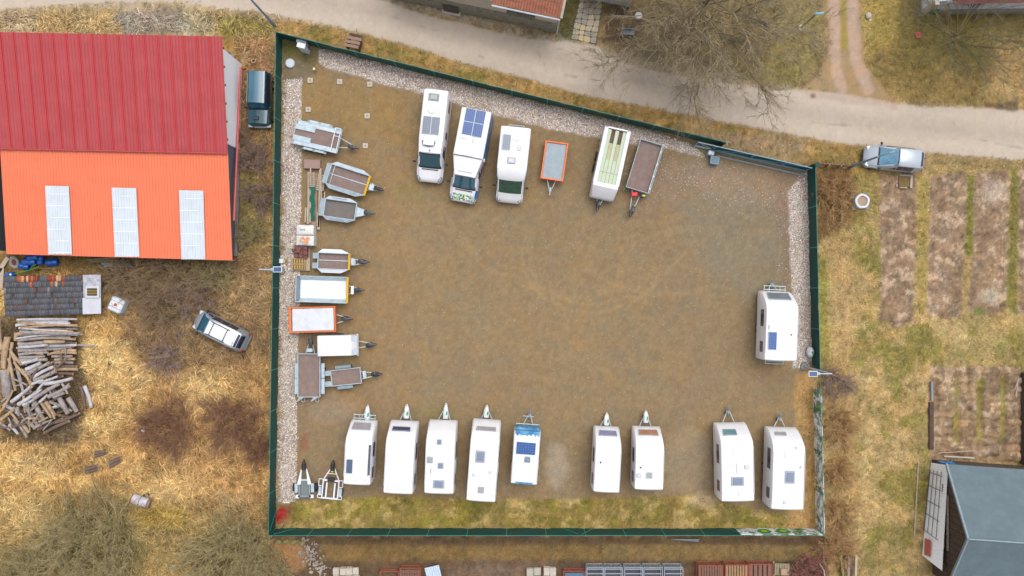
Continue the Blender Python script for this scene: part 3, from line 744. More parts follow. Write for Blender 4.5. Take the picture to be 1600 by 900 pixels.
FW = fence_run('long green screened fence along the west side beside the pebble strip', [(441, 61), (436, 450), (430, 826)], seed=2)
FN = fence_run('green screened fence along the road verge ending at the sliding gate', [(441, 61), (800, 150), (1126, 229)], seed=3)
FE = fence_run('green screened fence on the east side, lower part hung with printed banners', [(1261, 263), (1265.5, 450), (1274, 826)], seed=4, banner_from=lambda p: p.y < P(0, 598).y)
FS = fence_run('green screened fence along the south grass strip with banners at its right end', [(430, 826), (1274, 826)], seed=5, banner_from=lambda p: p.x > P(1126, 0).x)
# diagonal struts
for T_, lst in ((FW, [((440, 70), (441, 95)), ((430, 822), (430.5, 798))]), (FS, [((436, 826), (462, 826)), ((900, 826), (878, 826)), ((905, 826), (927, 826)), ((1150, 826), (1135, 826))])):
    mb = MB()
    for a, b in lst:
        pa, pb = P(*a), P(*b); o = Vector(T_.location)
        mb.tube([pa - o + Vector((.05, .05, 1.5)), pb - o + Vector((.05, .05, .05))], .02, 5)
    mb.build('brace', M['post'], T_)

# printed banners: white cloth with emblem shapes and photo-like printed foliage
def print_mat(name, seed, c1=(30, 90, 60), c2=(120, 150, 150)):
    m = bpy.data.materials.new(name); m.use_nodes = True; n = m.node_tree.nodes; l = m.node_tree.links; b = n['Principled BSDF']; b.inputs['Roughness'].default_value = .5
    tc = n.new('ShaderNodeTexCoord'); mp = n.new('ShaderNodeMapping'); mp.inputs['Location'].default_value = (seed, seed * .7, 0); l.new(tc.outputs['Object'], mp.inputs[0])
    z = n.new('ShaderNodeTexNoise'); z.inputs['Scale'].default_value = 1.7; z.inputs['Detail'].default_value = 9; z.inputs['Roughness'].default_value = .75; l.new(mp.outputs[0], z.inputs[0])
    cr = n.new('ShaderNodeValToRGB'); e = cr.color_ramp.elements; e[0].position = .38; e[0].color = (*col(*c1), 1); e[1].position = .53; e[1].color = (*col(274, 276, 278), 1)
    k = e.new(.47); k.color = (*col(*c2), 1); k2 = e.new(.42); k2.color = (*col(90, 160, 60), 1); l.new(z.outputs[0], cr.inputs[0]); l.new(cr.outputs[0], b.inputs[0]); return m
PM = [print_mat('banner_print_foliage', 1.3), print_mat('banner_print_blue', 5.1, (30, 70, 100), (130, 160, 180)), print_mat('banner_print_grey', 9.7, (50, 60, 60), (160, 170, 176))]
M['bgreen'] = mat('emblem_green', (20, 160, 70), .5, var=.04); M['byel'] = mat('emblem_yellow_green', (190, 220, 40), .5, var=.04); M['bpale'] = mat('emblem_pale_green', (178, 224, 205), .5, var=.04); M['bwhite'] = mat('banner_white', (236, 242, 248), .5, var=.04)
def banner(T, pa, pb, emblems, mi, side=1, z0=.12, z1=1.6):
    a = P(*pa) - Vector(T.location); b = P(*pb) - Vector(T.location); d = b - a; L = d.length; ang = math.atan2(d.y, d.x)
    mb = MB(); N = 14; vs = []
    for s in (0, 1):
        for k in (0, 1):
            for j in range(N + 1):
                t = j / N; vs.append((L * t, side * (.035 + .02 * s) + .02 * math.sin(t * 11), z0 if k == 0 else z1))
    q = 2 * (N + 1); fs = []
    for j in range(N):
        fs += [(j, j + 1, N + 2 + j, N + 1 + j), (q + j, q + N + 1 + j, q + N + 2 + j, q + j + 1), (N + 1 + j, N + 2 + j, q + N + 2 + j, q + N + 1 + j)]
    mb.add(vs, fs); o = mb.build('banner', PM[mi], T, smooth=40); o.location = a; o.rotation_euler = (0, 0, ang)
    for (t, w_, pale) in emblems:
        for (sc, off, mt) in ((1.0, .008, 'bpale' if pale else 'bwhite'), (.84, .012, 'bpale' if pale else 'bgreen'), (.4, .016, 'bpale' if pale else 'byel')):
            vs = []; n = 28
            for i in range(n):
                th = 2 * math.pi * i / n; rr = 1 + (.10 * math.cos(6 * th) if sc > .5 else 0)
                x = L * t + math.cos(th) * w_ * sc * rr; vs.append((x, side * (.055 + off) + .02 * math.sin(x / L * 11), (z0 + z1) / 2 + math.sin(th) * .62 * sc * rr))
            e = MB().add(vs, [list(range(n)) if side < 0 else list(reversed(range(n)))]).build('emblem', M[mt], o)
banner(FE, (1268.9, 604), (1271.1, 700), [(.14, .5, False), (.9, .4, True)], 0, 1)
banner(FE, (1271.2, 702), (1272.4, 754), [(.12, .5, True)], 2, 1)
banner(FE, (1272.4, 756), (1274, 824), [(.9, .5, True)], 2, 1)
banner(FS, (1148, 826), (1209, 826), [(.66, .55, False)], 1, 1)
banner(FS, (1210, 826), (1273, 826), [(.12, .6, False)], 0, 1)

# sliding gate on its beams inside the fence line
a, b = P(1083, 228), P(1257, 267.5); d = b - a; L = d.length; ang = math.atan2(d.y, d.x)
T = thing('sliding_gate', 'long pale blue-grey steel sliding gate with green mesh closing the yard entrance', 'gate', (a.x, a.y, 0), ang)
mb = MB(); mb.box((L / 2, 0, .18), (L, .12, .14), bev=.02); mb.box((L / 2, 0, 1.52), (L, .06, .05), bev=.01)
for x in (.04, 1.3, L * .5, L * .78, L - .04): mb.box((x, 0, .85), (.06, .06, 1.3))
mb.tube([(.05, 0, 1.5), (1.3, 0, .25)], .018, 6).tube([(1.3, 0, .28), (L * .5, 0, 1.5)], .022, 6).tube([(L * .5, 0, .28), (L - .05, 0, 1.5)], .022, 6)
mb.build('gate_frame', mat('blue_grey_gate_steel', (132, 170, 188), .5, var=.08), T, smooth=40)
MB().box((L / 2 + .6, .045, .86), (L - 1.3, .012, 1.22)).build('gate_mesh', M['fence'], T)
MB().box((L / 2 + 1.2, -.3, .05), (L - 1.0, .09, .05)).build('gate_rail', M['galv_d'], T)
mb = MB(); mb.box((1.2, -.3, .3), (.42, .3, .6), bev=.04); mb.build('gate_motor', M['galv'], T)
p = P(1262, 263); T = thing('gate_post', 'stout dark green gate post at the yard corner by the orange shrub', 'post', (p.x, p.y, 0), .3)
MB().box((0, 0, .9), (.24, .24, 1.8), bev=.02).build('shaft', M['fence'], T); MB().box((0, 0, 1.82), (.3, .3, .05), bev=.02).build('cap', M['fence'], T)
a, b = P(1271, 258), P(1326, 262); d = b - a; ang = math.atan2(d.y, d.x)
T = thing('low_board_fence', 'short low brown board fence running right from the gate post', 'fence', (a.x, a.y, 0), ang)
for i in range(2): MB().box((d.length / 2, .03 * i, .3 + .32 * i), (d.length, .03, .28), bev=.008).build('board', mat('brown_fence_board', (168, 128, 112), .9, var=.15, scale=4), T)
for i in range(4): MB().box((d.length * i / 3, -.05, .4), (.08, .08, .8)).build('post', M['wood'], T)

# ------------------------------------------------------------------ the barn
def lerp_(a, b, t): return a + (b - a) * t
def corrug(mb, q0, q1, q2, q3, n, dep, mi=0, th=.03, prof=(0, 0, 1, 1)):
    """quad q0 q1 along the eave, q3 q2 along the other edge; ribs run from q0-q1 edge to q3-q2 edge"""
    q0, q1, q2, q3 = map(Vector, (q0, q1, q2, q3)); nrm = (q1 - q0).cross(q3 - q0).normalized()
    if nrm.z < 0: nrm = -nrm
    k = len(prof); m_ = n * k + 1; top = []; bot = []
    for i in range(m_):
        t = i / (m_ - 1); a = q0.lerp(q1, t) + nrm * dep * prof[i % k]; b = q3.lerp(q2, t) + nrm * dep * prof[i % k]; top.append(a); bot.append(b)
    vs = top + bot + [p - nrm * th for p in top] + [p - nrm * th for p in bot]; fs = []
    for i in range(m_ - 1):
        fs += [(i, i + 1, m_ + i + 1, m_ + i), (2 * m_ + i, 3 * m_ + i, 3 * m_ + i + 1, 2 * m_ + i + 1), (i, 2 * m_ + i, 2 * m_ + i + 1, i + 1), (m_ + i, m_ + i + 1, 3 * m_ + i + 1, 3 * m_ + i)]
    mb.add(vs, fs, mi)
M['redroof'] = mat('red_metal_roof', (186, 72, 76), .55, var=.10, scale=1.2, dirt=(192, 88, 90), dirt_amt=.6)
M['redseam'] = mat('bright_red_seam', (226, 58, 62), .5, var=.05)
M['orroof'] = mat('orange_metal_roof', (248, 130, 90), .55, var=.04, scale=1, dirt=(242, 118, 80), dirt_amt=.5)
M['sky_l'] = mat('translucent_skylight', (226, 236, 246), .3, var=.06, scale=1.2, dirt=(206, 210, 208), dirt_amt=.5)
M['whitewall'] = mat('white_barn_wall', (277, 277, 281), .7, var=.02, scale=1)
zn, zj, zs = 4.9, 3.5, 2.1
c0 = P(365, 403, 0); T = thing('barn', 'big barn with ribbed red roof above and orange roof with three pale skylights below', 'barn', (c0.x, c0.y, 0))
def bl(px, py, z): return P(px, py, z) - c0
NE, JE, SE_ = bl(347, 57, zn), bl(356, 240, zj), bl(363, 407, zs)
sl = (57 - 50) / 347
NWp = lambda x: (x, 57 - (347 - x) * sl); JWp = lambda x: (x, 239 - (356 - x) * .0235)
# red roof: 1 metre sheets with bright seams
u_top = (bl(0, 50, zn) - NE); u_bot = (bl(0, 231, zj) - JE)
nsh = 20
wt_ = u_top.length / 17.0
dt = u_top.normalized(); 
for i in range(nsh + 1):
    t0, t1 = i * wt_, (i + 1) * wt_
    a0, a1 = NE + dt * t0, NE + dt * t1; b0, b1 = JE + dt * t0, JE + dt * t1
    mb = MB(); corrug(mb, b1, b0, a0, a1, 4, .035, prof=(0, 0, 0, 1))
    mb.build('roof_sheet', M['redroof'], T)
    mb = MB(); mb.add([a1 + Vector((x, 0, z)) for x, z in ((-.024, .02), (.024, .02), (.024, .075), (-.024, .075))] + [b1 + Vector((x, 0, z)) for x, z in ((-.024, .02), (.024, .02), (.024, .075), (-.024, .075))],
           [(0, 1, 2, 3), (7, 6, 5, 4), (3, 2, 6, 7), (0, 3, 7, 4), (1, 5, 6, 2)]); mb.build('seam', M['redseam'], T)
# orange roof
SWo, JWo = bl(10, 397, zs), bl(0, 231, zj - .12); JEo = bl(356, 236, zj - .12)
mb = MB(); corrug(mb, SWo, SE_, JEo, JWo, 76, .03); mb.build('orange_roof', M['orroof'], T)
nrm = (SE_ - SWo).cross(JWo - SWo).normalized()
def onr(px, py):   # point of the orange roof seen at the pixel
    z = zs + (407 - py) / 170 * (zj - zs); return bl(px, py, z) + nrm * .045
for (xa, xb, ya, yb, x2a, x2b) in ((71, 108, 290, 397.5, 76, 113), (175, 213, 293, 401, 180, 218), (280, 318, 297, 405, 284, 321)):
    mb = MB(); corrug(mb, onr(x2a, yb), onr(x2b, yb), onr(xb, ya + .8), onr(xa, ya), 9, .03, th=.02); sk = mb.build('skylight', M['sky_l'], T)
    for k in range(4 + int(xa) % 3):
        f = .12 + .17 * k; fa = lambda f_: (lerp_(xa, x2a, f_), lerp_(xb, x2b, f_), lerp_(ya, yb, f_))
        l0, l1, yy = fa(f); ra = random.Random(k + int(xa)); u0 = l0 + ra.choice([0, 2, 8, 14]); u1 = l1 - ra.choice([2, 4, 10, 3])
        MB().slab([onr(u0, yy + .4) + nrm * .05, onr(u1, yy + .6) + nrm * .05, onr(u1, yy) + nrm * .05, onr(u0, yy - .2) + nrm * .05], .02).build('glare_strip', M['whitewall'], sk)  # raised white strips stand in for glare lines on the skylight sheets
    mb = MB(); corrug(mb, onr(x2a, yb) + nrm*.012, onr(x2b, yb)+ nrm*.012, onr(xb, ya + .8)+ nrm*.012, onr(xa, ya)+ nrm*.012, 1, .0, th=.0) if False else None
mb = MB(); mb.tube([JE + Vector((0, 0, .04)), JE + dt * (u_bot.length + 2) + Vector((0, 0, .04))], .05, 6); mb.build('ridge_flashing', M['redroof'], T)
# walls
gE = [P(376, 101, 0) - c0, P(372, 234, 0) - c0, P(368, 400, 0) - c0]
zt = [4.6, 3.3, 1.95]
west = Vector((-20.5, 0.4, 0))
mb = MB()
mb.slab([gE[0], gE[1], gE[1] + Vector((0, 0, zt[1])), gE[0] + Vector((0, 0, zt[0]))], .12); 
mb.add([gE[0], gE[0] + Vector((0, 0, zt[0])), gE[0] + west + Vector((0, 0, zt[0])), gE[0] + west], [(0, 1, 2, 3)])
mb.build('white_wall', M['whitewall'], T)
mb = MB()
mb.slab([gE[1] + Vector((-.06, 0, 0)), gE[2] + Vector((-.06, 0, 0)), gE[2] + Vector((-.06, 0, zt[2])), gE[1] + Vector((-.06, 0, zt[1]))], .1)
mb.add([gE[2], gE[2] + west * .74, gE[2] + west * .74 + Vector((0, 0, zt[2])), gE[2] + Vector((0, 0, zt[2]))], [(0, 1, 2, 3)])
mb.add([gE[2] + west * .74, gE[1] + west * .74, gE[1] + west * .74 + Vector((0, 0, zt[1])), gE[2] + west * .74 + Vector((0, 0, zt[2]))], [(0, 1, 2, 3)])
mb.build('grey_wall', mat('grey_sheet_wall', (104, 112, 126), .7, var=.12, scale=4), T)
mb = MB(); g0 = P(374.5, 105, .5) - c0; g1 = P(369, 236, 1.0) - c0; g2 = P(362.5, 345, 1.9) - c0
mb.tube([g0 + Vector((.04, 0, 0)), g1 + Vector((.06, 0, 0)), g2 + Vector((.12, 0, 0))], .075, 8); mb.build('gutter', mat('red_gutter', (228, 96, 92), .5, var=.1), T, smooth=40)
MB().box(((gE[1].x + gE[2].x) / 2 + .12, (gE[1].y + gE[2].y) / 2, .18), (.2, (gE[1] - gE[2]).length, .36), math.atan2(gE[1].y - gE[2].y, gE[1].x - gE[2].x) - math.pi / 2).build('plinth', M['concd'], T)
mb = MB()
for i in range(6):
    y = gE[0].y + (gE[1].y - gE[0].y) * (i + .5) / 6; k = i / 5
    mb.box((NE.x * (1 - k) + JE.x * k - .02, NE.y + (JE.y - NE.y) * (i + .6) / 6.4, zn - (zn - zj) * (i + .6) / 6.4 - .1), (.12, .12, .12))
mb.build('purlin_ends', M['woodd'], T, kind='stuff')

# ------------------------------------------------------------------ slate shed
sh = [(5, 432), (158, 429), (158.5, 490), (8, 495)]
zA, zB = .95, 1.25
A, B, C_, D = P(sh[0][0], sh[0][1], zB), P(sh[1][0], sh[1][1], zB), P(sh[2][0], sh[2][1], zA), P(sh[3][0], sh[3][1], zA)
T = thing('slate_shed', 'low shed with a worn dark slate roof, rusty patches and a white end panel', 'shed', (D.x, D.y, 0))
o = D.copy(); o.z = 0; A, B, C_, D = A - o, B - o, C_ - o, D - o
M['slate'] = mat('roof_slate', rough=.8, var=.2, scale=5, attr='Col')
MB().slab([D + Vector((0, 0, -.03)), C_ + Vector((0, 0, -.03)), B + Vector((0, 0, -.03)), A + Vector((0, 0, -.03))], .08).build('roof_deck', M['woodd'], T)
mb = MB(); 
gq = [Vector((p.x, p.y, 0)) for p in (D, C_, B, A)]; ce = sum(gq, Vector()) / 4
gq = [ce + Vector(((p - ce).x * .84, (p - ce).y * .8, 0)) for p in gq]
mb.add([g for g in gq] + [g + Vector((0, 0, .88 if i < 2 else 1.16)) for i, g in enumerate(gq)], [(0, 1, 5, 4), (1, 2, 6, 5), (2, 3, 7, 6), (3, 0, 4, 7)]); mb.build('wall', M['woodd'], T)
def onshed(s, t, dz=0): return (D.lerp(C_, s)).lerp(A.lerp(B, s), t) + Vector((0, 0, dz))
r = random.Random(4); vs = []; fs = []; cs = []
rows, cols = 7, 34
cnt = 0; tile_mesh = {}
for j in range(rows):
    for i in range(cols):
        s0 = i / cols * .80 + (.5 / cols * .8 if j % 2 else 0); s1 = s0 + .80 / cols * .96; s1 = min(s1, .815); t0 = j / rows; t1 = (j + 1.12) / rows
        t1 = min(t1, 1.0)
        dz = r.uniform(0, .02); lift = .035
        if r.random() < .03: continue
        q = [onshed(s0, t0, lift + dz), onshed(s1, t0, lift + dz), onshed(s1, t1, .008 + dz), onshed(s0, t1, .008 + dz)]
        k = len(vs); vs += q + [p - Vector((0, 0, .012)) for p in q]
        fs += [(k, k + 1, k + 2, k + 3), (k, k + 4, k + 5, k + 1), (k + 1, k + 5, k + 6, k + 2), (k + 3, k + 2, k + 6, k + 7), (k, k + 3, k + 7, k + 4)]
        c = C(98, 100, 106) * r.uniform(.72, 1.15)
        if r.random() < .03: c = C(140, 140, 140)
        if (j == 6 or (j == 5 and r.random() < .25)) and (.12 < s0 < .36 or .44 < s0 < .60) and r.random() < .9: c = [C(180, 92, 52), C(150, 70, 48), C(216, 178, 130), C(196, 110, 66)][r.randrange(4)]
        if r.random() < .04: c = C(120, 84, 76)
        if .58 < s0 < .62 and j >= 5: c = C(160, 88, 60)
        cs += [c] * 8
np_mesh('slates', np.array([tuple(v) for v in vs]), np.array(fs), M['slate'], np.array(cs), T, kind='stuff')
mb = MB()
mb.slab([onshed(.81, .0, .06), onshed(1.0, .0, .06), onshed(1.0, .42, .06), onshed(.81, .42, .06)], .03); mb.build('white_sheet', mat('chalky_white_sheet', (214, 216, 226), .7, var=.06, scale=3, dirt=(190, 186, 182), dirt_amt=.5), T)
MB().slab([onshed(.82, .43, .05), onshed(1.0, .43, .05), onshed(1.0, 1.0, .05), onshed(.815, 1.0, .05)], .03).build('grey_sheet', mat('peeling_grey_sheet', (170, 172, 182), .8, var=.22, scale=6, dirt=(226, 226, 232), dirt_amt=.8), T)
mb = MB(); c4 = onshed(.915, .56, .09); mb.box(c4, (.92, .78, .06), bev=.02); mb.build('hatch_frame', mat('hatch_white', (214, 214, 218), .7, var=.1), T)
MB().box(c4 + Vector((0, 0, .035)), (.66, .5, .03)).build('hatch_pane', M['woodd'], T)
for k in range(2): MB().box(c4 + Vector((0, -.08 + .16 * k, .06)), (.66, .04, .03)).build('hatch_bar', mat('mustard_paint', (180, 160, 20), .7), T)
# ------------------------------------------------------------------ house and buildings north of the road
def house(name, label, corner, rz, L, W, h, roofh, over=.35, wallm=None):
    T = thing(name, label, 'house', (P(*corner).x, P(*corner).y, 0), rz)
    return T
M['tile'] = mat('clay_roof_tiles', (176, 112, 88), .85, var=.28, scale=4, dirt=(140, 96, 78), dirt_amt=.7)
M['stucco'] = mat('beige_stucco', (206, 188, 166), .9, var=.08, scale=3)
M['stone'] = mat('grey_stone_plinth', (150, 142, 124), .95, var=.28, scale=4, bump=.8, bscale=12, dirt=(104, 100, 80), dirt_amt=.8)
def tile_roof(mb, q, n, rows_):
    """q: eave-left, eave-right, ridge-right, ridge-left"""
    q = [Vector(p) for p in q]; up = Vector((0, 0, 1))
    for j in range(rows_):
        a0, a1 = q[0].lerp(q[3], j / rows_), q[1].lerp(q[2], j / rows_); b0, b1 = q[0].lerp(q[3], (j + 1.15) / rows_), q[1].lerp(q[2], (j + 1.15) / rows_)
        corrug(mb, a0 + up * .05, a1 + up * .05, b1 + up * .015, b0 + up * .015, n, .05, th=.015, prof=(0, .8, 1, .8))
pc = P(868, 52); rz = math.atan2(-(P(868, 52) - P(700, 17)).y * -1, -1) if False else math.atan2((P(868, 52) - P(700, 17)).y, (P(868, 52) - P(700, 17)).x)
T = thing('tiled_house', 'old house with clay tile roof, beige wall strip and grey stone base above the road', 'house', (pc.x, pc.y, 0), rz)
L_ = 11.5
mb = MB(); mb.box((-L_ / 2, .15, .9), (L_, .3, 1.8), bev=.03); mb.box((-L_ / 2 - .2, 3.6, 1.2), (L_ - .4, 6.6, 2.4)); mb.build('stone_base', M['stone'], T)
mb = MB(); mb.box((-.75, 1.3, 2.75), (1.5, 2.4, 1.9), bev=.02); mb.box((-7.0, 1.3, 2.75), (7.2, 2.4, 1.9), bev=.02); mb.box((-L_ / 2, 5, 2.9), (L_, 4.8, 2.2)); mb.build('upper_wall', M['stucco'], T)
MB().box((-2.45, 2.0, 1.86), (1.9, .9, .12)).build('porch_floor', M['woodd'], T)
MB().box((-1.35, .9, 2.5), (.5, .5, 1.1), bev=.05).build('tank', mat('blue_grey_tank', (90, 120, 146), .5, var=.1), T)
mb = MB(); tile_roof(mb, [(-4.3, -.1, 3.62), (.12, -.1, 3.62), (.12, 4.6, 6.2), (-4.3, 4.6, 6.2)], 24, 12); tile_roof(mb, [(-12, .8, 3.72), (-4.4, .8, 3.72), (-4.4, 4.6, 6.15), (-12, 4.6, 6.15)], 40, 10); mb.build('roof', M['tile'], T)
mb = MB(); mb.box((.2, 2.3, 4.9), (.16, 5.4, .12), tilt=Matrix.Rotation(math.radians(28.8), 3, 'X')); mb.build('verge_board', M['conc'], T)
mb = MB(); mb.tube([(-4.3, -.18, 3.6), (.12, -.18, 3.56)], .06, 6).tube([(.12, -.18, 3.56), (.1, -.08, 3.2), (.1, -.08, .1)], .045, 6); mb.build('gutter', mat('white_gutter', (214, 220, 228), .5), T)
mb = MB(); mb.box((-7.2, -.02, .75), (1.0, .2, 1.1)); mb.build('cellar_door', M['woodd'], T)
mb = MB(); mb.box((-7.2, -.1, .1), (1.3, .3, .2), bev=.03); mb.build('sill', M['conc'], T)
pc = P(983, 14); T = thing('tiled_annex', 'corner of a small red tiled building with pale base behind the paved path', 'outbuilding', (pc.x, pc.y, 0), rz)
MB().box((-1.5, 1.6, 1.0), (3.0, 3, 2.0), bev=.03).build('wall', mat('flaking_white_wall', (196, 200, 196), .9, var=.25, scale=6), T)
mb = MB(); tile_roof(mb, [(-3.3, -.15, 2.05), (.15, -.15, 2.05), (.15, 3, 3.6), (-3.3, 3, 3.6)], 18, 8); mb.build('roof', mat('orange_clay_tiles', (196, 110, 80), .85, var=.25, scale=4), T)
pc = P(1434, 20); T = thing('white_building', 'long white-walled building with dark eaves at the top right edge', 'building', (pc.x, pc.y, 0), .015)
MB().box((6, 1.75, 1.45), (12, 3.5, 1.7), bev=.02).build('wall', mat('white_wall_paint', (226, 232, 244), .8, var=.06), T)
MB().box((6, 1.7, .3), (12.1, 3.7, .6), bev=.03).build('plinth', M['concd'], T)
mb = MB(); mb.slab([(1.2, -.2, 2.35), (12.5, -.2, 2.35), (12.5, 4, 3.9), (1.2, 4, 3.9)], .12); mb.build('roof', mat('dark_red_roof', (120, 70, 66), .8, var=.15), T)
MB().box((.15, -.1, 1.2), (.3, .3, 2.4), bev=.02).build('corner_pillar', M['conc'], T)
mb = MB(); mb.tube([(.4, -.2, 2.3), (3.2, .4, 2.42)], .05, 6); mb.build('downpipe', M['galv_d'], T)
p = P(1453, 20); T = thing('green_bin', 'small dark green box standing against the white building corner', 'box', (p.x, p.y, 0), 0)
MB().box((0, 0, .35), (.5, .4, .7), bev=.04).build('body', mat('bin_green', (20, 96, 60), .5), T); MB().box((0, 0, .73), (.56, .46, .06), bev=.02).build('lid', mat('bin_green_lid', (30, 110, 70), .5), T)

# ------------------------------------------------------------------ grey-roofed wooden barn, lower right
zE, zR = 2.5, 5.15
o = P(1483, 745, 0); T = thing('wooden_barn', 'dark wooden barn with a blue-grey gabled roof at the bottom right', 'barn', (o.x, o.y, 0))
def q_(px, py, z): return P(px, py, z) - o
e0 = q_(1479, 725, zE); r0_ = q_(1513, 842, zR); e1 = Vector((e0.x, r0_.y - (e0.y - r0_.y), zE)); Lr = 9.0
dx_ = Vector((Lr, -Lr * .07, 0))
M['groof1'] = mat('blue_grey_bitumen', (104, 122, 130), .85, var=.07, scale=1.6, dirt=(118, 138, 146), dirt_amt=.7); M['groof2'] = mat('blue_grey_bitumen_south', (112, 128, 144), .85, var=.10, scale=1.2, dirt=(132, 150, 162), dirt_amt=.6)
def sheets(a, b, n, nm, m_):   # strips of roofing felt from eave a to ridge b
    for i in range(n):
        t0, t1 = i / n, (i + 1.03) / n
        p0, p1 = a.lerp(b, t0), a.lerp(b, min(t1, 1)); up = Vector((0, 0, .006 * (i % 2)))
        MB().slab([p0 + up, p0 + dx_ + up, p1 + dx_ + up, p1 + up], .03).build(nm, m_, T)
sheets(e0, r0_, 5, 'roof_strip', M['groof1']); sheets(e1, r0_, 5, 'roof_strip', M['groof1'])
mb = MB(); mb.tube([r0_ + Vector((0, 0, .05)), r0_ + dx_ + Vector((0, 0, .05))], .06, 6); mb.build('ridge_cap', M['galv_d'], T)
mb = MB(); mb.slab([e0 + Vector((-.06, .04, .04)), r0_ + Vector((-.06, 0, .04)), r0_ + Vector((.06, 0, .04)), e0 + Vector((.06, .04, .04))], .16); mb.slab([e1 + Vector((-.06, 0, .04)), e1 + Vector((.06, 0, .04)), r0_ + Vector((.06, 0, .04)), r0_ + Vector((-.06, 0, .04))], .16); mb.build('verge_trim', M['galv_d'], T)
xw = e0.x + .3
yN, yS, yR = e0.y - .2, e1.y + .2, r0_.y
def gz(y): return zE - .1 + (zR - zE) * (1 - abs(y - yR) / (yN - yR)) - .1
y = yN; k = 0
while y > yS + .1:                       # vertical gable boards
    y2 = y - .21
    za, zb = gz(y), gz(y2 + .015); xo = .02 * (k % 2)
    mb = MB(); vs = [(xw - xo, y, 0), (xw - xo, y2 + .015, 0), (xw - xo, y2 + .015, max(zb, .2)), (xw - xo, y, max(za, .2))]; vs += [(v[0] + .05, v[1], v[2]) for v in vs]
    mb.add(vs, [(3, 2, 1, 0), (4, 5, 6, 7), (0, 1, 5, 4), (2, 3, 7, 6), (0, 4, 7, 3), (1, 2, 6, 5)]); mb.build('board', M['woodd'], T); y = y2; k += 1
mb = MB(); mb.add([(xw + .1, yN, 0), (xw + 8.6, yN - .6, 0), (xw + 8.6, yN - .6, zE), (xw + .1, yN, zE)], [(0, 1, 2, 3)]); mb.build('side_wall', M['woodd'], T); mb = MB(); mb.add([(xw + .1, yS, 0), (xw + 8.6, yS - .6, 0), (xw + 8.6, yS - .6, zE), (xw + .1, yS, zE)], [(3, 2, 1, 0)]); mb.build('side_wall', M['woodd'], T)
mb = MB(); mb.box((xw - .12, yR + .5, 1.7), (.1, 4.2, .12)); mb.box((xw - .12, yR + .2, 2.3), (.1, 3.6, .1)); mb.build('cross_rail', M['wood'], T)
for yy in (yR + 1.3, yR - .9): MB().box((xw - .04, yy, 1.9), (.06, .5, .5)).build('window', M['glass'], T)
# white lower side wall of the barn
cA, cB = q_(1441, 868, .05), q_(1472, 892, 2.1)
cE, cF = q_(1455, 723, .05), q_(1481.5, 727, 2.15)
mb = MB(); corrug(mb, cA, cE, cF, cB, 46, .03, prof=(0, .8, 1, .8)); mb.build('white_wall', mat('white_corrugated_sheet', (277, 277, 281), .6, var=.02), T)
T2 = thing('trellis_grid', 'dark steel bar trellis fixed against the white barn wall', 'trellis', (o.x, o.y, 0))
def onl(s, t, dz=.07): return cA.lerp(cB, s).lerp(cE.lerp(cF, s), t) + Vector((-.1, 0, 0))
for s in (.05, .25, .47, .7): mb = MB(); mb.tube([onl(s - (.02), .28 + .0 * s), onl(s + .02, .93)], .02, 5); mb.build('bar', M['woodd'], T2)
for t in (.28, .46, .6, .76, .9): mb = MB(); mb.tube([onl(.0, t), onl(.78, t - .015)], .02, 5); mb.build('bar', M['woodd'], T2)
pl = onl(.4, .14, .1); T3 = thing('plank', 'orange-brown plank leaning against the lower end of the white barn wall', 'plank', (o.x, o.y, 0)); MB().box((pl.x - .10, pl.y, .8), (.55, 1.1, .05), rz=-.04, bev=.01, tilt=Matrix.Rotation(-1.3, 3, 'Y')).build('board', mat('red_brown_plank', (190, 104, 78), .8, var=.08), T3)
pt = P(1467, 722, 0); T4 = thing('blue_tarp', 'bright blue tarp folded at the upper end of the white barn wall', 'tarp', (pt.x, pt.y, 0))
mb = MB(); r = random.Random(2); n = 9; vs = []; fs = []
for j in range(5):
    for i in range(n): vs.append(((i - 4) * .105, (j - 2) * .1 + .03 * math.sin(i), 1.35 + .1 * math.sin(i * 1.3 + j) - .12 * abs(j - 2)))
for j in range(4):
    for i in range(n - 1): k = j * n + i; fs.append((k, k + 1, k + n + 1, k + n))
mb.add(vs, fs); kk = len(vs); mb.add([(v[0], v[1], v[2] - .3) for v in vs], [tuple(reversed(f)) for f in fs]); mb.build('sheet', mat('tarp_blue', (20, 140, 215), .5), T4, smooth=60)

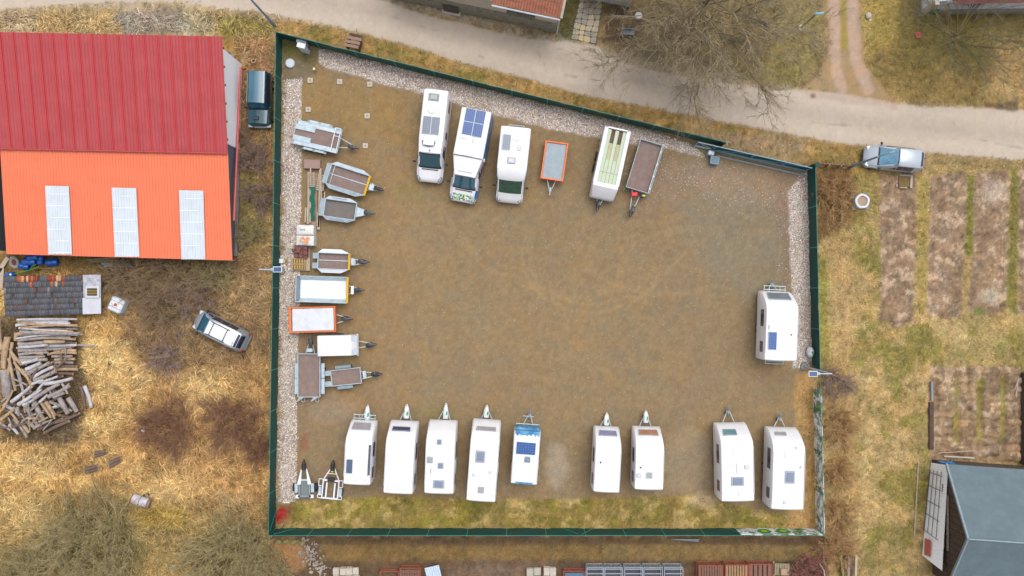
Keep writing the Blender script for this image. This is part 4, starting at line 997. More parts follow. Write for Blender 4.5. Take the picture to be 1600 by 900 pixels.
# ------------------------------------------------------------------ vehicles
def lerp(a, b, t): return a + (b - a) * t
class Body:
    """lofted body: stations (x, zb, zs, zt, wb, ws, wt[, crown]) sorted rear to front"""
    def __init__(s, st): s.st = sorted(st)
    def sec(s, x):
        st = s.st
        if x <= st[0][0]: a = b = st[0]; t = 0
        elif x >= st[-1][0]: a = b = st[-1]; t = 0
        else:
            for a, b in zip(st[:-1], st[1:]):
                if a[0] <= x <= b[0]: t = (x - a[0]) / (b[0] - a[0] + 1e-9); break
        zb, zs, zt, wb, ws, wt = [lerp(a[k], b[k], t) for k in range(1, 7)]
        r = min(.13, .45 * max(zt - zs, .02)); cr = .035
        return [(0, zb), (.85 * wb, zb), (wb, lerp(zb, zs, .14)), (lerp(wb, ws, .6), lerp(zb, zs, .6)), (ws, zs), (wt + .12 * (ws - wt), zt - r), (wt - .22 * r, zt - .25 * r), (wt - r, zt), ((wt - r) * .5, zt + cr * .8), (0, zt + cr)]
    def pt(s, x, v, side=1):
        q = s.sec(x); i = min(int(v), 8); f = v - i
        return Vector((x, side * lerp(q[i][0], q[i + 1][0], f), lerp(q[i][1], q[i + 1][1], f)))
    def mesh(s, name, m, parent, mi_fn=None, mats=None):
        mb = MB(); vs = []; xs = [k[0] for k in s.st]
        for x in xs:
            q = s.sec(x)
            ring = [Vector((x, y, z)) for y, z in q] + [Vector((x, -y, z)) for y, z in reversed(q[1:-1])]
            vs += ring
        n = 18; fs = []
        for i in range(len(xs) - 1):
            for j in range(n): fs.append((i * n + j, i * n + (j + 1) % n, (i + 1) * n + (j + 1) % n, (i + 1) * n + j))
        fs = [tuple(reversed(f)) for f in fs]
        fs.append(tuple(range(n))); fs.append(tuple((len(xs) - 1) * n + j for j in reversed(range(n))))
        mb.add(vs, fs)
        return mb.build(name, m, parent, smooth=38)
    def patch(s, x0, x1, v0, v1, name, m, parent, side=0, nx=6, nv=4, off=.014, th=.02, curve=0.0, ylim=None):
        """surface patch; side 0 = across the whole top from -v0 to +v0 (v1 ignored)"""
        mb = MB(); pts = []
        us = [i / nx for i in range(nx + 1)]
        if side == 0:
            cols_ = [(v0 + (9 - v0) * (k / nv), 1) for k in range(nv + 1)] + [(v0 + (9 - v0) * (k / nv), -1) for k in reversed(range(nv))]
        else: cols_ = [(v0 + (v1 - v0) * k / nv, side) for k in range(nv + 1)]
        def q(u, c):
            x = lerp(x0, x1, u)
            if curve: x = x + curve * (1 - ((cols_.index(c) / (len(cols_) - 1)) * 2 - 1) ** 2)
            return s.pt(x, min(c[0], 8.999), c[1])
        G_ = [[q(u, c) for c in cols_] for u in us]; nc = len(cols_)
        top = []
        for i in range(nx + 1):
            for j in range(nc):
                a = G_[min(i + 1, nx)][j] - G_[max(i - 1, 0)][j]; b = G_[i][min(j + 1, nc - 1)] - G_[i][max(j - 1, 0)]
                nn = a.cross(b); nn = nn.normalized() if nn.length > 1e-9 else Vector((0, 0, 1))
                if side == 0 and nn.z < 0: nn = -nn
                if side != 0 and nn.y * side < 0: nn = -nn
                top.append((G_[i][j], nn))
        vs = [p + n_ * off for p, n_ in top] + [p + n_ * (off - th) for p, n_ in top]
        K = len(top); fs = []
        for i in range(nx):
            for j in range(nc - 1):
                k = i * nc + j; fs.append((k, k + 1, k + nc + 1, k + nc)); fs.append((K + k, K + k + nc, K + k + nc + 1, K + k + 1))
        edge = [j for j in range(nc)] + [i * nc + nc - 1 for i in range(1, nx + 1)] + [nx * nc + j for j in reversed(range(nc - 1))] + [i * nc for i in reversed(range(1, nx))]
        for a, b in zip(edge, edge[1:] + edge[:1]): fs.append((a, K + a, K + b, b))
        mb.add(vs, fs); return mb.build(name, m, parent, smooth=40)

WM = {}
def wheel(parent, x, y, rad=.32, wd=.2, side=1, name='wheel'):
    key = (round(rad, 2), round(wd, 2))
    if key not in WM:
        mb = MB(); n = 20
        prof = [(rad * .62, -.5), (rad * .9, -.5), (rad, -.36), (rad, .36), (rad * .9, .5), (rad * .62, .5)]
        vs = []; fs = []
        for i in range(n):
            t = 2 * math.pi * i / n
            for (rr, yy) in prof: vs.append((rr * math.cos(t), yy * wd, rr * math.sin(t)))
        k = len(prof)
        for i in range(n):
            for j in range(k - 1): fs.append((i * k + j, i * k + j + 1, ((i + 1) % n) * k + j + 1, ((i + 1) % n) * k + j))
        mb.add(vs, fs); a = mb.build('tyre', M['rubber'], None, smooth=40)
        mb = MB(); mb.cyl((0, -wd * .4, 0), (0, wd * .4, 0), rad * .63, n=16); mb.cyl((0, -wd * .46, 0), (0, wd * .46, 0), rad * .2, n=8)
        b = mb.build('rim', M['rim'], None, smooth=40)
        WM[key] = (a.data, b.data); bpy.data.objects.remove(a); bpy.data.objects.remove(b)
    a, b = WM[key]
    o = bpy.data.objects.new(name, a); COL.objects.link(o); o.parent = parent; o.location = (x, y, rad)
    q = bpy.data.objects.new('rim', b); COL.objects.link(q); q.parent = o
    return o

def pose(rear, front, zr, zf):
    R, F = P(*rear, zr), P(*front, zf); R.z = F.z = 0; d = F - R
    return (R + F) / 2, math.atan2(d.y, d.x), d.length

def hatch(T, px, py, wpx, lpx, z, kind='hatch', m='glass', fr='white2'):
    """roof hatch: frame with a dome; wpx across (local y), lpx along (local x)"""
    k = (H - z) / H / PPM; c = loc_in(T, px, py, z)
    w_, l_ = wpx * k, lpx * k
    mb = MB(); mb.box((c.x, c.y, z + .03), (l_, w_, .07), bev=.025); o = mb.build('roof_hatch' if kind == 'hatch' else kind, M[fr], T)
    if m: MB().box((c.x, c.y, z + .08), (l_ * .72, w_ * .72, .05), bev=.02).build('hatch_dome', M[m], o)
    return o
M['celld_b'] = mat('dark_backing', (110, 126, 150), .4)
M['hglass'] = mat('smoky_hatch', (130, 144, 168), .2, var=.06, coat=.4)
M['hframe'] = mat('grey_hatch_frame', (176, 182, 196), .5, var=.05)
M['hgrey'] = mat('pale_grey_vent', (214, 218, 222), .5, var=.04)
M['vgrey'] = mat('aged_grey_vent', (164, 172, 168), .6, var=.08)
def solar(T, px, py, wpx, lpx, z, m='cell', nx=6, ny=4, split=(1, 1)):
    k = (H - z) / H / PPM; c = loc_in(T, px, py, z); w_, l_ = wpx * k, lpx * k
    mb = MB(); mb.box((c.x, c.y, z + .03), (l_, w_, .04)); o = mb.build('solar_panel', M['galv'], T)
    mb = MB(); bk = MB(); gap = .012 if split[0] + split[1] > 2 or m != 'cell' else .026
    for a in range(split[0]):
        for b in range(split[1]):
            L2, W2 = l_ / split[0] - .04, w_ / split[1] - .04
            cx = c.x - l_ / 2 + l_ / split[0] * (a + .5); cy = c.y - w_ / 2 + w_ / split[1] * (b + .5)
            bk.box((cx, cy, z + .05), (L2, W2, .012))
            for i in range(nx):
                for j in range(ny):
                    mb.box((cx - L2 / 2 + L2 * (i + .5) / nx, cy - W2 / 2 + W2 * (j + .5) / ny, z + .06), (L2 / nx - gap, W2 / ny - gap, .012))
    mb.build('solar_cells', M[m], o, kind='stuff'); bk.build('solar_backing', M['backing' if m == 'cell' else 'celld_b'], o, kind='stuff')
def drawbar(T, xf, tip, z=.42, w=.55, head='black', cover=None, mt='galv'):
    """A-frame from (xf, +-w) to tip (local)"""
    tx, ty = tip.x, tip.y
    mb = MB()
    for s in (-1, 1): mb.tube([(xf - .3, s * w, z), (tx - .28, ty + s * .05, z)], .035, 6)
    mb.build('drawbar', M[mt], T, smooth=40)
    mb = MB(); mb.box((tx - .32, ty, z + .05), (.42, .13, .12), bev=.03); mb.cyl((tx - .12, ty, z + .06), (tx, ty, z + .03), .05, .06, 8); mb.cyl((tx - .45, ty + .1, z - .4), (tx - .45, ty + .1, z + .35), .03, n=8); mb.tube([(tx - .25, ty, z + .12), (tx - .02, ty, z + .3)], .022, 6)
    mb.build('coupling', M['galv_d'] if head == 'black' else M[head], T, smooth=40)
    mb = MB(); mb.cyl((tx - .45, ty + .07, .09), (tx - .45, ty + .13, .09), .09, n=12); mb.build('jockey_wheel', M['rubber'], T, smooth=40)
    if head == 'black' and not cover and T.name.split('.')[0] != 'caravan':
        mb = MB(); n = 8; r = random.Random(int(T.location.y * 13)); vs = []; prof = [(.0, .03, .03), (.15, .08, .07), (.4, .14, .1), (.62, .16, .12), (.78, .1, .08)]
        sk = r.uniform(-.08, .08)
        for (u, rw, rh) in prof:
            for i in range(n): a = 2 * math.pi * i / n; j = 1 + r.uniform(-.25, .25); vs.append((tx + .04 - u, ty + sk * u + math.cos(a) * rw * j, z + .1 + math.sin(a) * rh * j))
        mb.add(vs, [(k * n + i, k * n + (i + 1) % n, (k + 1) * n + (i + 1) % n, (k + 1) * n + i) for k in range(4) for i in range(n)] + [tuple(reversed(range(n))), tuple(4 * n + i for i in range(n))]); mb.build('coupling_cover', mat('black_cover_sheet', (52, 54, 62), .45, var=.3, scale=8), T, smooth=40)
    if cover:
        mb = MB(); n = 10; ln = cover; prof = [(0, .02, .0), (.12, .09, .04), (.35, .15, .10), (.6, .19, .15), (.85, .2, .13), (1.0, .16, .05)]
        vs = []; r = random.Random(int(T.location.x * 10))
        for (u, rw, rh) in prof:
            for i in range(n):
                a = 2 * math.pi * i / n; j = 1 + r.uniform(-.16, .16)
                vs.append((tx + .03 - u * ln, ty + math.cos(a) * rw * j + .02 * r.uniform(-1, 1), z + .08 + math.sin(a) * (rh + .05) * j + (.1 if u > .1 else 0)))
        fs = []
        for k in range(len(prof) - 1):
            for i in range(n): fs.append((k * n + i, k * n + (i + 1) % n, (k + 1) * n + (i + 1) % n, (k + 1) * n + i))
        fs += [tuple(reversed(range(n))), tuple((len(prof) - 1) * n + i for i in range(n))]
        mb.add(vs, fs); o = mb.build('hitch_cover', M['white2'], T, smooth=50)
        vs = [(tx - ln * .6 + math.cos(t) * .14, ty - .08 + math.sin(t) * .055, z + .42 - .02 * math.cos(t)) for t in [k * math.pi / 5 for k in range(10)]]
        vs += [(v[0], v[1], v[2] - .14) for v in vs]
        MB().add(vs, [tuple(range(10))] + [(i, 10 + i, 10 + (i + 1) % 10, (i + 1) % 10) for i in range(10)]).build('emblem', M['bgreen'], o)

def caravan(label, rear, front, wpx, tip, cover=None, group='caravans parked in the yard', win=('glass', -.75, .75), hat=(), solarp=(), sidew=3, z=2.55, slope=1.15, nose=.95, wmat='white', bars=False, flat=False, awn=0, tint=None, rack=False, wx=(.28, .78)):
    c, rz, L = pose(rear, front, z, nose if not flat else z)
    W = wpx / PPM * (H - z) / H / 2
    T = thing('caravan', label, 'caravan', c, rz, group)
    h = L / 2; wt = W; wb = W + .02
    if flat: st = [(-h, .5, 1.5, z - .02, wb - .02, wb, wt - .03), (-h + .05, .45, 1.5, z, wb, wb, wt), (h - .1, .45, 1.5, z, wb, wb, wt), (h, .5, 1.5, z - .06, wb - .03, wb, wt - .05)]
    else: st = [(-h, .55, 1.4, z - .1, wb - .05, wb - .03, wt - .06), (-h + .07, .45, 1.4, z - .02, wb, wb + .02, wt), (-h + .4, .45, 1.4, z, wb, wb + .02, wt), (0, .45, 1.4, z, wb, wb + .02, wt), (h - slope, .45, 1.4, z, wb, wb + .02, wt), (h - slope * .82, .45, 1.3, z - .06, wb, wb + .01, wt - .01),
                (h - slope * .45, .45, 1.15, lerp(z, nose, .36), wb, wb + .01, wt - .03), (h - slope * .12, .46, .95, lerp(z, nose, .78), wb - .02, wb, wt - .06), (h - .03, .5, .7, nose, wb - .05, wb - .05, wt - .1), (h, .55, .65, nose - .18, wb - .09, wb - .1, wt - .16)]
    B = Body(st); B.mesh('body', M[wmat], T)
    for s in (-1, 1):
        wheel(T, -.25, s * (W - .14), .31, .19)
        n_ = sidew; xs = [h - slope - .55, .15 * h, -h * .62][:n_]
        for i, xx in enumerate(xs):
            ln = (.95, .8, .7)[i]; B.patch(xx - ln / 2, xx + ln / 2, 4.15, 4.72, 'side_window', M['glass'] if tint is None else M[tint], T, side=s, nx=2, nv=2, off=.02, th=.03)
        if s == (1 if c.x > 0 else -1): pass
    B.patch(-.75, -.1, 3.1, 4.8, 'door', M['hgrey'] if False else M['white2'], T, side=-1, nx=1, nv=2, off=.012, th=.02)
    for s in (-1, 1): MB().box((-h - .01, s * (W - .12), 1.0), (.04, .12, .35), bev=.01).build('tail_light', mat('red_lamp', (190, 30, 30), .3), T)
    if win and not flat:
        x1 = h - slope * wx[0]; x0 = h - slope * wx[1]
        B2 = B; mb = MB(); y0, y1 = win[1], win[2]
        pts = []
        vs = []
        for x, sh_ in ((x0, 1.0), (x1, .93)):
            for y in (y0 * sh_, y1 * sh_):
                q = B.sec(x); zt = q[7][1]; vs.append((x, y * W, zt))
        a = Vector(vs[2]) - Vector(vs[0]); nn = Vector((-a.z, 0, a.x)); nn = nn if nn.z > 0 else -nn; nn.normalize()
        q4 = [Vector(vs[0]), Vector(vs[1]), Vector(vs[3]), Vector(vs[2])]
        ce = sum(q4, Vector()) / 4
        MB().slab([p + nn * .075 for p in q4], .09).build('front_window', M[win[0]], T)
        fr = MB()
        for a_, b_ in zip(q4, q4[1:] + q4[:1]): fr.tube([a_ + nn * .08, b_ + nn * .08], .022, 4)
        fr.build('window_frame', M['vgrey'], T)
    for e in hat: hatch(T, e[0], e[1], e[2], e[3], z + .035, *e[4:])
    for e in solarp: solar(T, e[0], e[1], e[2], e[3], z + .05, *e[4:])
    tp = loc_in(T, tip[0], tip[1], .5)
    drawbar(T, h - .1, tp, cover=cover)
    mb = MB()
    for s in (-1, 1): mb.tube([(-h + .5, s * (W - .02), z + .05), (h - slope - .1, s * (W - .02), z + .05)] if not flat else [(-h + .1, s * (W - .03), z + .02), (h - .1, s * (W - .03), z + .02)], .016, 5)
    mb.build('awning_rail', M['hgrey'], T, kind='stuff')
    if bars:
        mb = MB(); mb.tube([(h + .1, -.75, .72), (h + .1, .75, .72)], .03, 6).tube([(h + .34, -.75, .72), (h + .34, .75, .72)], .03, 6)
        for y in (-.7, -.35, .35, .7): mb.tube([(h - .05, y, .7), (h + .36, y, .72)], .02, 5)
        mb.build('bicycle_rack', M['galv'], T, smooth=40)
    if rack:
        mb = MB(); mb.tube([(-h, -.6, 1.2), (-h - .3, -.6, 1.2), (-h - .3, .6, 1.2), (-h, .6, 1.2)], .025, 6).tube([(-h - .15, -.6, 1.2), (-h - .15, .6, 1.2)], .02, 6); mb.build('rear_rack', M['galv'], T, smooth=40)
    if awn:
        MB().box((-h * .15, -(W - .12), z + .07), (L * .5, .13, .1), bev=.02).build('awning_case', mat('dark_awning_case', (84, 84, 108), .5, var=.05), T)
    return T, B, h, W

M['greywin'] = mat('pinkish_grey_window', (172, 164, 170), .2, var=.15, scale=3, coat=.4)
M['bluewin'] = mat('lilac_window', (140, 140, 178), .15, var=.15, scale=3, coat=.5)
M['navywin'] = mat('navy_window', (64, 68, 104), .1, var=.1, scale=3, coat=.5)
M['brwin'] = mat('window_with_orange_curtain', (178, 130, 104), .2, var=.25, scale=3, coat=.5)
M['slatewin'] = mat('slate_window', (116, 130, 138), .1, var=.12, scale=2, coat=.6)
M['tealwin'] = mat('teal_window', (110, 148, 158), .1, var=.2, scale=3, coat=.6)
M['redside'] = mat('dark_red_side_window', (110, 60, 62), .15, var=.1, coat=.5)
caravan('leftmost white caravan with a rack by its hitch and a small dark solar panel', (557, 758), (568.5, 657), 42, (575, 633), cover=1.0, win=('greywin', -.68, .68), bars=True, awn=1, wx=(.13, .42),
        hat=((557, 746, 8, 9, 'hatch', None), (570, 746, 8, 9, 'hatch', None)), solarp=((546, 728.5, 10, 22, 'celld', 9, 4),))
caravan('plain white caravan with a navy front strip window, second from the left', (621.5, 772), (632, 658), 46, (636, 632), cover=.95, win=('navywin', -.55, .7), wx=(.28, .45), hat=((608, 761, 8, 8, 'hatch', None), (623, 759, 10, 10, 'hatch', None)), tint='navywin')
T, B, h, W = caravan('white caravan with four roof hatches and a white stepped nose, third from the left', (685.5, 772), (692.5, 657), 46, (697, 630), cover=1.05, win=None, hat=((686.5, 690.5, 8.5, 9.5, 'hatch', 'hglass', 'hgrey'), (672, 718.5, 9, 10, 'hatch', 'vgrey', 'hframe'), (688.5, 727.5, 9, 9.5, 'hatch', 'hglass', 'hframe'), (685.5, 756.5, 18, 13, 'hatch', 'hglass', 'hframe')))
mb = MB(); mb.tube([(h - .35, -.5, 1.62), (h - .2, -.6, 1.3), (h - .2, .6, 1.3), (h - .35, .5, 1.62)], .018, 5); mb.tube([(h - .75, -.25, 2.24), (h - .5, 0, 1.93), (h - .62, .2, 2.1)], .02, 5); mb.build('nose_trim', M['vgrey'], T)
c_ = loc_in(T, 673, 736, 2.6); MB().box((c_.x, c_.y, 2.62), (.32, .05, .03)).build('antenna_base', M['vgrey'], T)
caravan('longest white caravan of the left row with a grey-blue skylight near its middle', (751, 784), (761, 656), 45.5, (761, 633), cover=.85, win=('greywin', -.68, .68), wx=(.34, .5), hat=((750.5, 713.5, 15, 19, 'hatch', 'hglass', 'hframe'), (751.5, 765.5, 10, 10, 'hatch', 'vgrey', 'hframe'), (740, 742, 4.5, 4.5, 'roof_cap', None, 'hgrey'), (765.5, 738, 5, 5, 'roof_cap', None, 'hgrey')), tint='slatewin')
T, B, h, W = caravan('small flat-nosed white caravan with blue swirls and a wide blue solar panel', (818.5, 756), (824.5, 674), 41.5, (828, 641), win=None, flat=True, z=2.1, group='caravans parked in the yard', sidew=2,
        hat=((824, 718, 9.5, 9.5, 'hatch', 'hglass', 'vgrey'),), solarp=((821.8, 700.5, 30.5, 19.5, 'cell', 5, 8),))
M['swirl'] = mat('blue_swirl_print', (30, 130, 185), .4, var=.3, scale=4, dirt=(150, 205, 230), dirt_amt=.8)
mb = MB(); mb.box((h + .12, 0, 1.5), (.22, W * 1.86, 1.0), bev=.06); mb.build('front_box', M['swirl'], T)
mb = MB(); mb.box((h - .06, 0, 2.135), (.16, W * 1.84, .02)); mb.add([(h - .14 - .2 * abs(math.sin(i * 1.4)), W * .9 * (1 - i / 6), 2.143) for i in range(13)] + [(h - .1, W * .9 * (1 - i / 6), 2.143) for i in range(13)], [(i, i + 1, 14 + i, 13 + i) for i in range(12)]); mb.build('blue_trim', M['swirl'], T, kind='stuff')
mb = MB(); mb.box((-h + .05, 0, 2.135), (.12, W * 1.3, .02)); mb.build('rear_trim', M['swirl'], T)
mb = MB(); mb.tube([(h + .3, -W * .9, 1.0), (h + .3, W * .9, 1.0)], .03, 6); mb.tube([(h + .75, -.36, .5), (h + .75, .36, .5)], .025, 6); mb.build('front_bar', M['galv'], T)
caravan('narrow white caravan with a lilac front window, left one of the middle pair', (947.5, 770), (948, 667), 41, (948, 645), cover=.85, win=('bluewin', -.7, .68), wx=(.19, .40), hat=((951, 718, 8, 9, 'hatch', None), (938.5, 722.5, 2.5, 2.5, 'roof_cap', None, 'black')))
caravan('white caravan with an orange-curtained front window, right one of the middle pair', (1014, 766), (1010.5, 667), 45, (1009, 641), cover=.85, win=('brwin', -.68, .68), wx=(.15, .38), hat=((1014.5, 742.5, 11, 10.5, 'hatch', 'vgrey', 'hgrey'), (998.5, 743, 7, 7, 'hatch', None, 'hgrey'), (1001, 730.5, 2.5, 2.5, 'roof_cap', None, 'black')), tint='navywin')
caravan('large white caravan with dark red side windows and an offset teal front window', (1153.5, 784), (1141.5, 661), 51.5, (1138, 635), win=('tealwin', -.1, .72), tint='redside', wx=(.3, .55),
        hat=((1152.5, 752, 20, 14, 'hatch', 'hglass', 'hframe'), (1150, 705, 10.5, 10, 'hatch', None), (1159, 771, 10, 8, 'hatch', None), (1155, 731, 9, 17, 'air_conditioner', None, 'white2'), (1166.5, 729.5, 7, 7, 'roof_cap', None, 'hgrey')), rack=False)
caravan('large white caravan in the bottom right corner with a square dark skylight', (1230.5, 797), (1222, 668), 51, (1219, 646), win=('greywin', -.02, .66), tint='navywin', wx=(.23, .36), hat=((1234, 745.5, 15.5, 20, 'hatch', 'hglass', 'hframe'), (1231.5, 710.5, 10.5, 10.5, 'hatch', None), (1226, 785, 5, 5, 'roof_cap', None, 'hgrey'), (1250.5, 730, 2.6, 2.6, 'roof_cap', None, 'vgrey'), (1244, 700, 4, 4, 'antenna', None, 'hgrey')))
caravan('lone white caravan beside the east pebble strip with one small blue solar panel', (1220, 564), (1212, 455), 51, (1207, 436), win=('slatewin', -.66, .7), wx=(.15, .5), bars=True, tint='navywin', solarp=((1207, 532.5, 13, 28, 'cell', 9, 5),), hat=((1202, 511, 2, 8, 'roof_cap', None, 'hgrey'), (1236.5, 523, 2.5, 2.5, 'roof_cap', None, 'rust')), rack=True)

# --- generic car
def car(label, rear, front, wpx, zr, zf, hz, paint, name='car', hood=.22, wsl=.14, rearw=.1, belt=.93, roof=None, top_w=.78, bonnet_z=.95, glassm='wglass', group='cars parked outside the yard', boxy=False, rails=False, tail=None, roofm=None, sun=None):
    c, rz, L = pose(rear, front, zr, zf); W = wpx / PPM * (H - zr) / H / 2; T = thing(name, label, 'car', c, rz, group); h = L / 2
    xh = h - L * hood; xr = xh - L * wsl; wt = W * top_w
    e = .04
    if boxy: st = [(-h, .45, .85, hz - .25, W - .08, W - .04, wt - .06), (-h + .08, .34, belt, hz - .03, W - .02, W, wt), (xr, .3, belt, hz, W, W, wt), (xh, .3, belt, bonnet_z + .06, W, W - .01, W * .80), (xh + .04, .3, bonnet_z - .06, bonnet_z, W, W - .02, W * .86), (h - .12, .32, bonnet_z - .14, bonnet_z - .06, W - .02, W - .05, W * .80), (h, .42, .6, .78, W - .08, W - .1, W * .7)]
    else: st = [(-h, .42, .7, .86, W * .74, W * .76, W * .6), (-h + .1, .34, .85, 1.02, W * .86, W * .9, W * .74), (-h + .12 + L * rearw, .28, belt + .04, hz - .06, W * .96, W * .97, wt * .9), (-h + L * (rearw + .1), .26, belt + .02, hz, W, W, wt), (xr - .35, .26, belt, hz + .02, W, W, wt), (xr, .26, belt, hz - .03, W, W, wt * .97), (xh, .26, belt - .03, bonnet_z + .03, W, W * .98, W * .84),
                (xh + .1, .26, bonnet_z - .12, bonnet_z - .02, W, W * .97, W * .82), (h - L * .07, .28, .66, .8, W * .94, W * .92, W * .74), (h - .1, .32, .56, .68, W * .8, W * .8, W * .6), (h, .4, .5, .58, W * .56, W * .58, W * .4)]
    B = Body(st); B.mesh('body', paint, T)
    if roofm: B.patch(-h + L * (rearw + .08) if not boxy else -h + .1, xr - .02, 7.0, 9, 'roof', roofm, T, side=0, nx=6, nv=3, off=.012, th=.015)
    B.patch(xr - .02, xh + .05, 6.1, 9, 'windscreen_surround', M['black'], T, side=0, nx=5, nv=3, off=.006)
    B.patch(xr + .05, xh - .05, 6.75, 9, 'windscreen', M[glassm], T, side=0, nx=5, nv=3, off=.012)
    if not boxy: B.patch(-h + .14, -h + L * (rearw + .08), 6.8, 9, 'rear_window', M['glass'], T, side=0, nx=4, nv=3, off=.012)
    for s in (-1, 1):
        x0 = -h + L * (.2 if not boxy else .06); n_ = 3; x1 = xr - .02; 
        for i in range(n_):
            a = lerp(x0, x1, i / n_) + .015; b = lerp(x0, x1, (i + 1) / n_) - .015
            B.patch(a, b, 4.06, 5.3, 'side_window', M['glass'], T, side=s, nx=2, nv=3, off=.012)
        if not boxy: B.patch(x1 + .03, lerp(xr, xh, .6), 4.12, 4.7, 'side_window', M['glass'], T, side=s, nx=2, nv=2, off=.012)
        for xx in (-h + L * .2, h - L * .19): wheel(T, xx, s * (W - .1), .31 if not boxy else .35, .2)
        MB().box((xh - .1, s * (W + .08), belt + .08), (.14, .2, .14), bev=.04).build('mirror', M['black'], T)
        hl = MB(); hl.box((h - L * .06, s * W * .68, .70 if not boxy else .74), (.26, .3, .12), rz=-s * .45, bev=.04); hl.build('headlight', mat('headlight_lens', (214, 222, 230), .15, coat=.5), T)
        MB().box((-h + .05, s * W * .78, .8), (.08, .2, .2), bev=.03).build('tail_light', mat('red_lamp', (190, 30, 30), .3), T)
    MB().box((h - .06 if not boxy else h, 0, .42), (.16, W * 1.2, .2), bev=.05).build('front_bumper', M['black'] if not boxy else M['galv'], T)
    MB().box((-h + .02, 0, .45), (.16, W * 1.5, .22), bev=.05).build('rear_bumper', paint, T)
    if rails:
        for s in (-1, 1): MB().box((-.1, s * wt * .74, hz + .09), (L * .36, .045, .05), bev=.01).build('roof_rail', M['black'], T)
        for x in (-.1 - L * .14, -.1 + L * .12): MB().box((x, 0, hz + .1), (.045, wt * 1.45, .03)).build('cross_bar', M['black'], T)
    if sun: B.patch(xr - L * .16, xr - .05, 7.2, 9, 'glass_roof', M[sun], T, side=0, nx=3, nv=3, off=.014)
    return T, B, h, W, xh, xr
P_sil = mat('silver_car_paint', (176, 186, 196), .3, .35, var=.04, coat=.6)
P_grey = mat('light_grey_roof_paint', (178, 188, 198), .3, .1, var=.04, coat=.6)
P_dk = mat('dark_teal_car_paint', (30, 82, 98), .3, .1, var=.3, scale=1.0, coat=.8)
P_wr = mat('white_car_roof', (246, 248, 252), .3, var=.02, coat=.5)
M['bluews'] = mat('blue_reflecting_windscreen', (88, 138, 166), .08, var=.45, scale=2.2, coat=.8)
car('silver compact car with a white roof and roof bars parked askew in the straw', (384, 536.5), (306.5, 497), 35, .9, .55, 1.55, P_sil, hood=.14, wsl=.17, rearw=.06, roofm=P_wr, rails=True, top_w=.80)
car('silver-grey estate car with a blue reflecting windscreen parked along the road edge', (1443, 252), (1349, 243.5), 37, .9, .55, 1.5, P_grey, hood=.22, wsl=.30, rearw=.03, glassm='bluews', top_w=.78)
T, B, h, W, xh, xr = car('dark teal off-road car parked between the barn and the green fence', (404, 112), (406, 197.5), 35, 1.2, .6, 1.75, P_dk, hood=.30, wsl=.08, boxy=True, top_w=.80, bonnet_z=1.08, belt=1.05, roofm=mat('teal_roof_paint', (70, 116, 138), .3, var=.2, scale=.8, coat=.6))
mb = MB(); mb.box((h - .45, -.1, 1.12), (.25, .32, .08), bev=.03); mb.build('bonnet_scoop', M['black'], T)
for s in (-1, 1): MB().box((h - .03, s * W * .8, .6), (.22, .34, .16), bev=.04).build('bumper_corner', M['galv'], T)

# --- camper vans
def van_base(T, h, W, z, xr_, cabl, paint, hoodz=1.15, top=.86, ztop=None, hoodw=.92):
    xh = h - cabl[0]; xw = xh - cabl[1]
    st = [(-h, .45, 1.3, z - .18, W - .06, W - .03, W * top - .06), (-h + .1, .3, 1.3, z - .04, W, W, W * top), (-h + .5, .3, 1.3, z, W, W, W * top), (xw - .9, .3, 1.3, z, W, W, W * top), (xw, .3, 1.25, z - .16, W, W, W * top * .93), (xh, .3, 1.2, hoodz + .05, W, W * .98, W * .84),
          (xh + .08, .3, 1.0, hoodz, W, W * .97, W * .84), (h - .28, .32, .85, hoodz - .16, W * .96, W * .93, W * .78), (h - .08, .34, .7, .86, W * .86, W * .84, W * .66), (h, .4, .55, .66, W * .68, W * .68, W * .5)]
    B = Body(st); B.mesh('body', paint, T)
    B.patch(xw + .0, xh + .03, 6.2, 9, 'windscreen_surround', M['black'], T, side=0, nx=6, nv=3, off=.007, curve=.06)
    B.patch(xw + .06, xh - .04, 6.6, 9, 'windscreen', M['wglass'], T, side=0, nx=6, nv=3, off=.014, curve=.06)
    for s in (-1, 1):
        for xx in (-h * .55, h - .85): wheel(T, xx, s * (W - .13), .34, .22)
        B.patch(xw - .55, xw + .3, 4.1, 4.72, 'cab_window', M['glass'], T, side=s, nx=3, nv=2, off=.014)
        mb = MB(); mb.box((xh - .25, s * (W + .14), 1.35), (.12, .22, .3), bev=.04); mb.build('mirror', M['black'], T)
        mb = MB(); mb.box((h - .22, s * W * .78, .92), (.36, .2, .16), rz=-s * .35, bev=.05); mb.build('headlight', mat('smoky_headlight', (110, 124, 140), .15, coat=.5), T)
    mb = MB(); mb.box((h - .04, 0, .5), (.14, W * 1.25, .22), bev=.05); mb.build('grille', mat('dark_blue_grille', (44, 60, 84), .4), T)
    mb = MB(); mb.box((xh + .16, 0, hoodz + .035), (.07, W * 1.2, .03)); mb.build('bonnet_vent', M['black'], T)
    mb = MB(); mb.box((xw - .12, 0, z - .06), (.14, .05, .08), bev=.02); mb.build('antenna', M['black'], T)
    for s in (-1, 1):
        mb = MB(); mb.tube([(xh + .02, s * .1, hoodz + .09), (xh - .08, s * (.1 + W * .55), hoodz + .17)], .012, 4); mb.build('wiper', M['black'], T)
    return B, xw, xh
c, rz, L = pose((682, 139), (671, 285), 2.5, .6); T = thing('camper_van', 'white high-roof camper van with two grey solar panels, leftmost of the three motorhomes', 'camper van', c, rz, 'motorhomes in the upper row'); h = L / 2; W = .92
B, xw, xh = van_base(T, h, W, 2.6, 0, (.95, .78), M['white'])
hatch(T, 678, 152, 17, 12, 2.62, 'hatch', 'slatewin', 'vgrey')
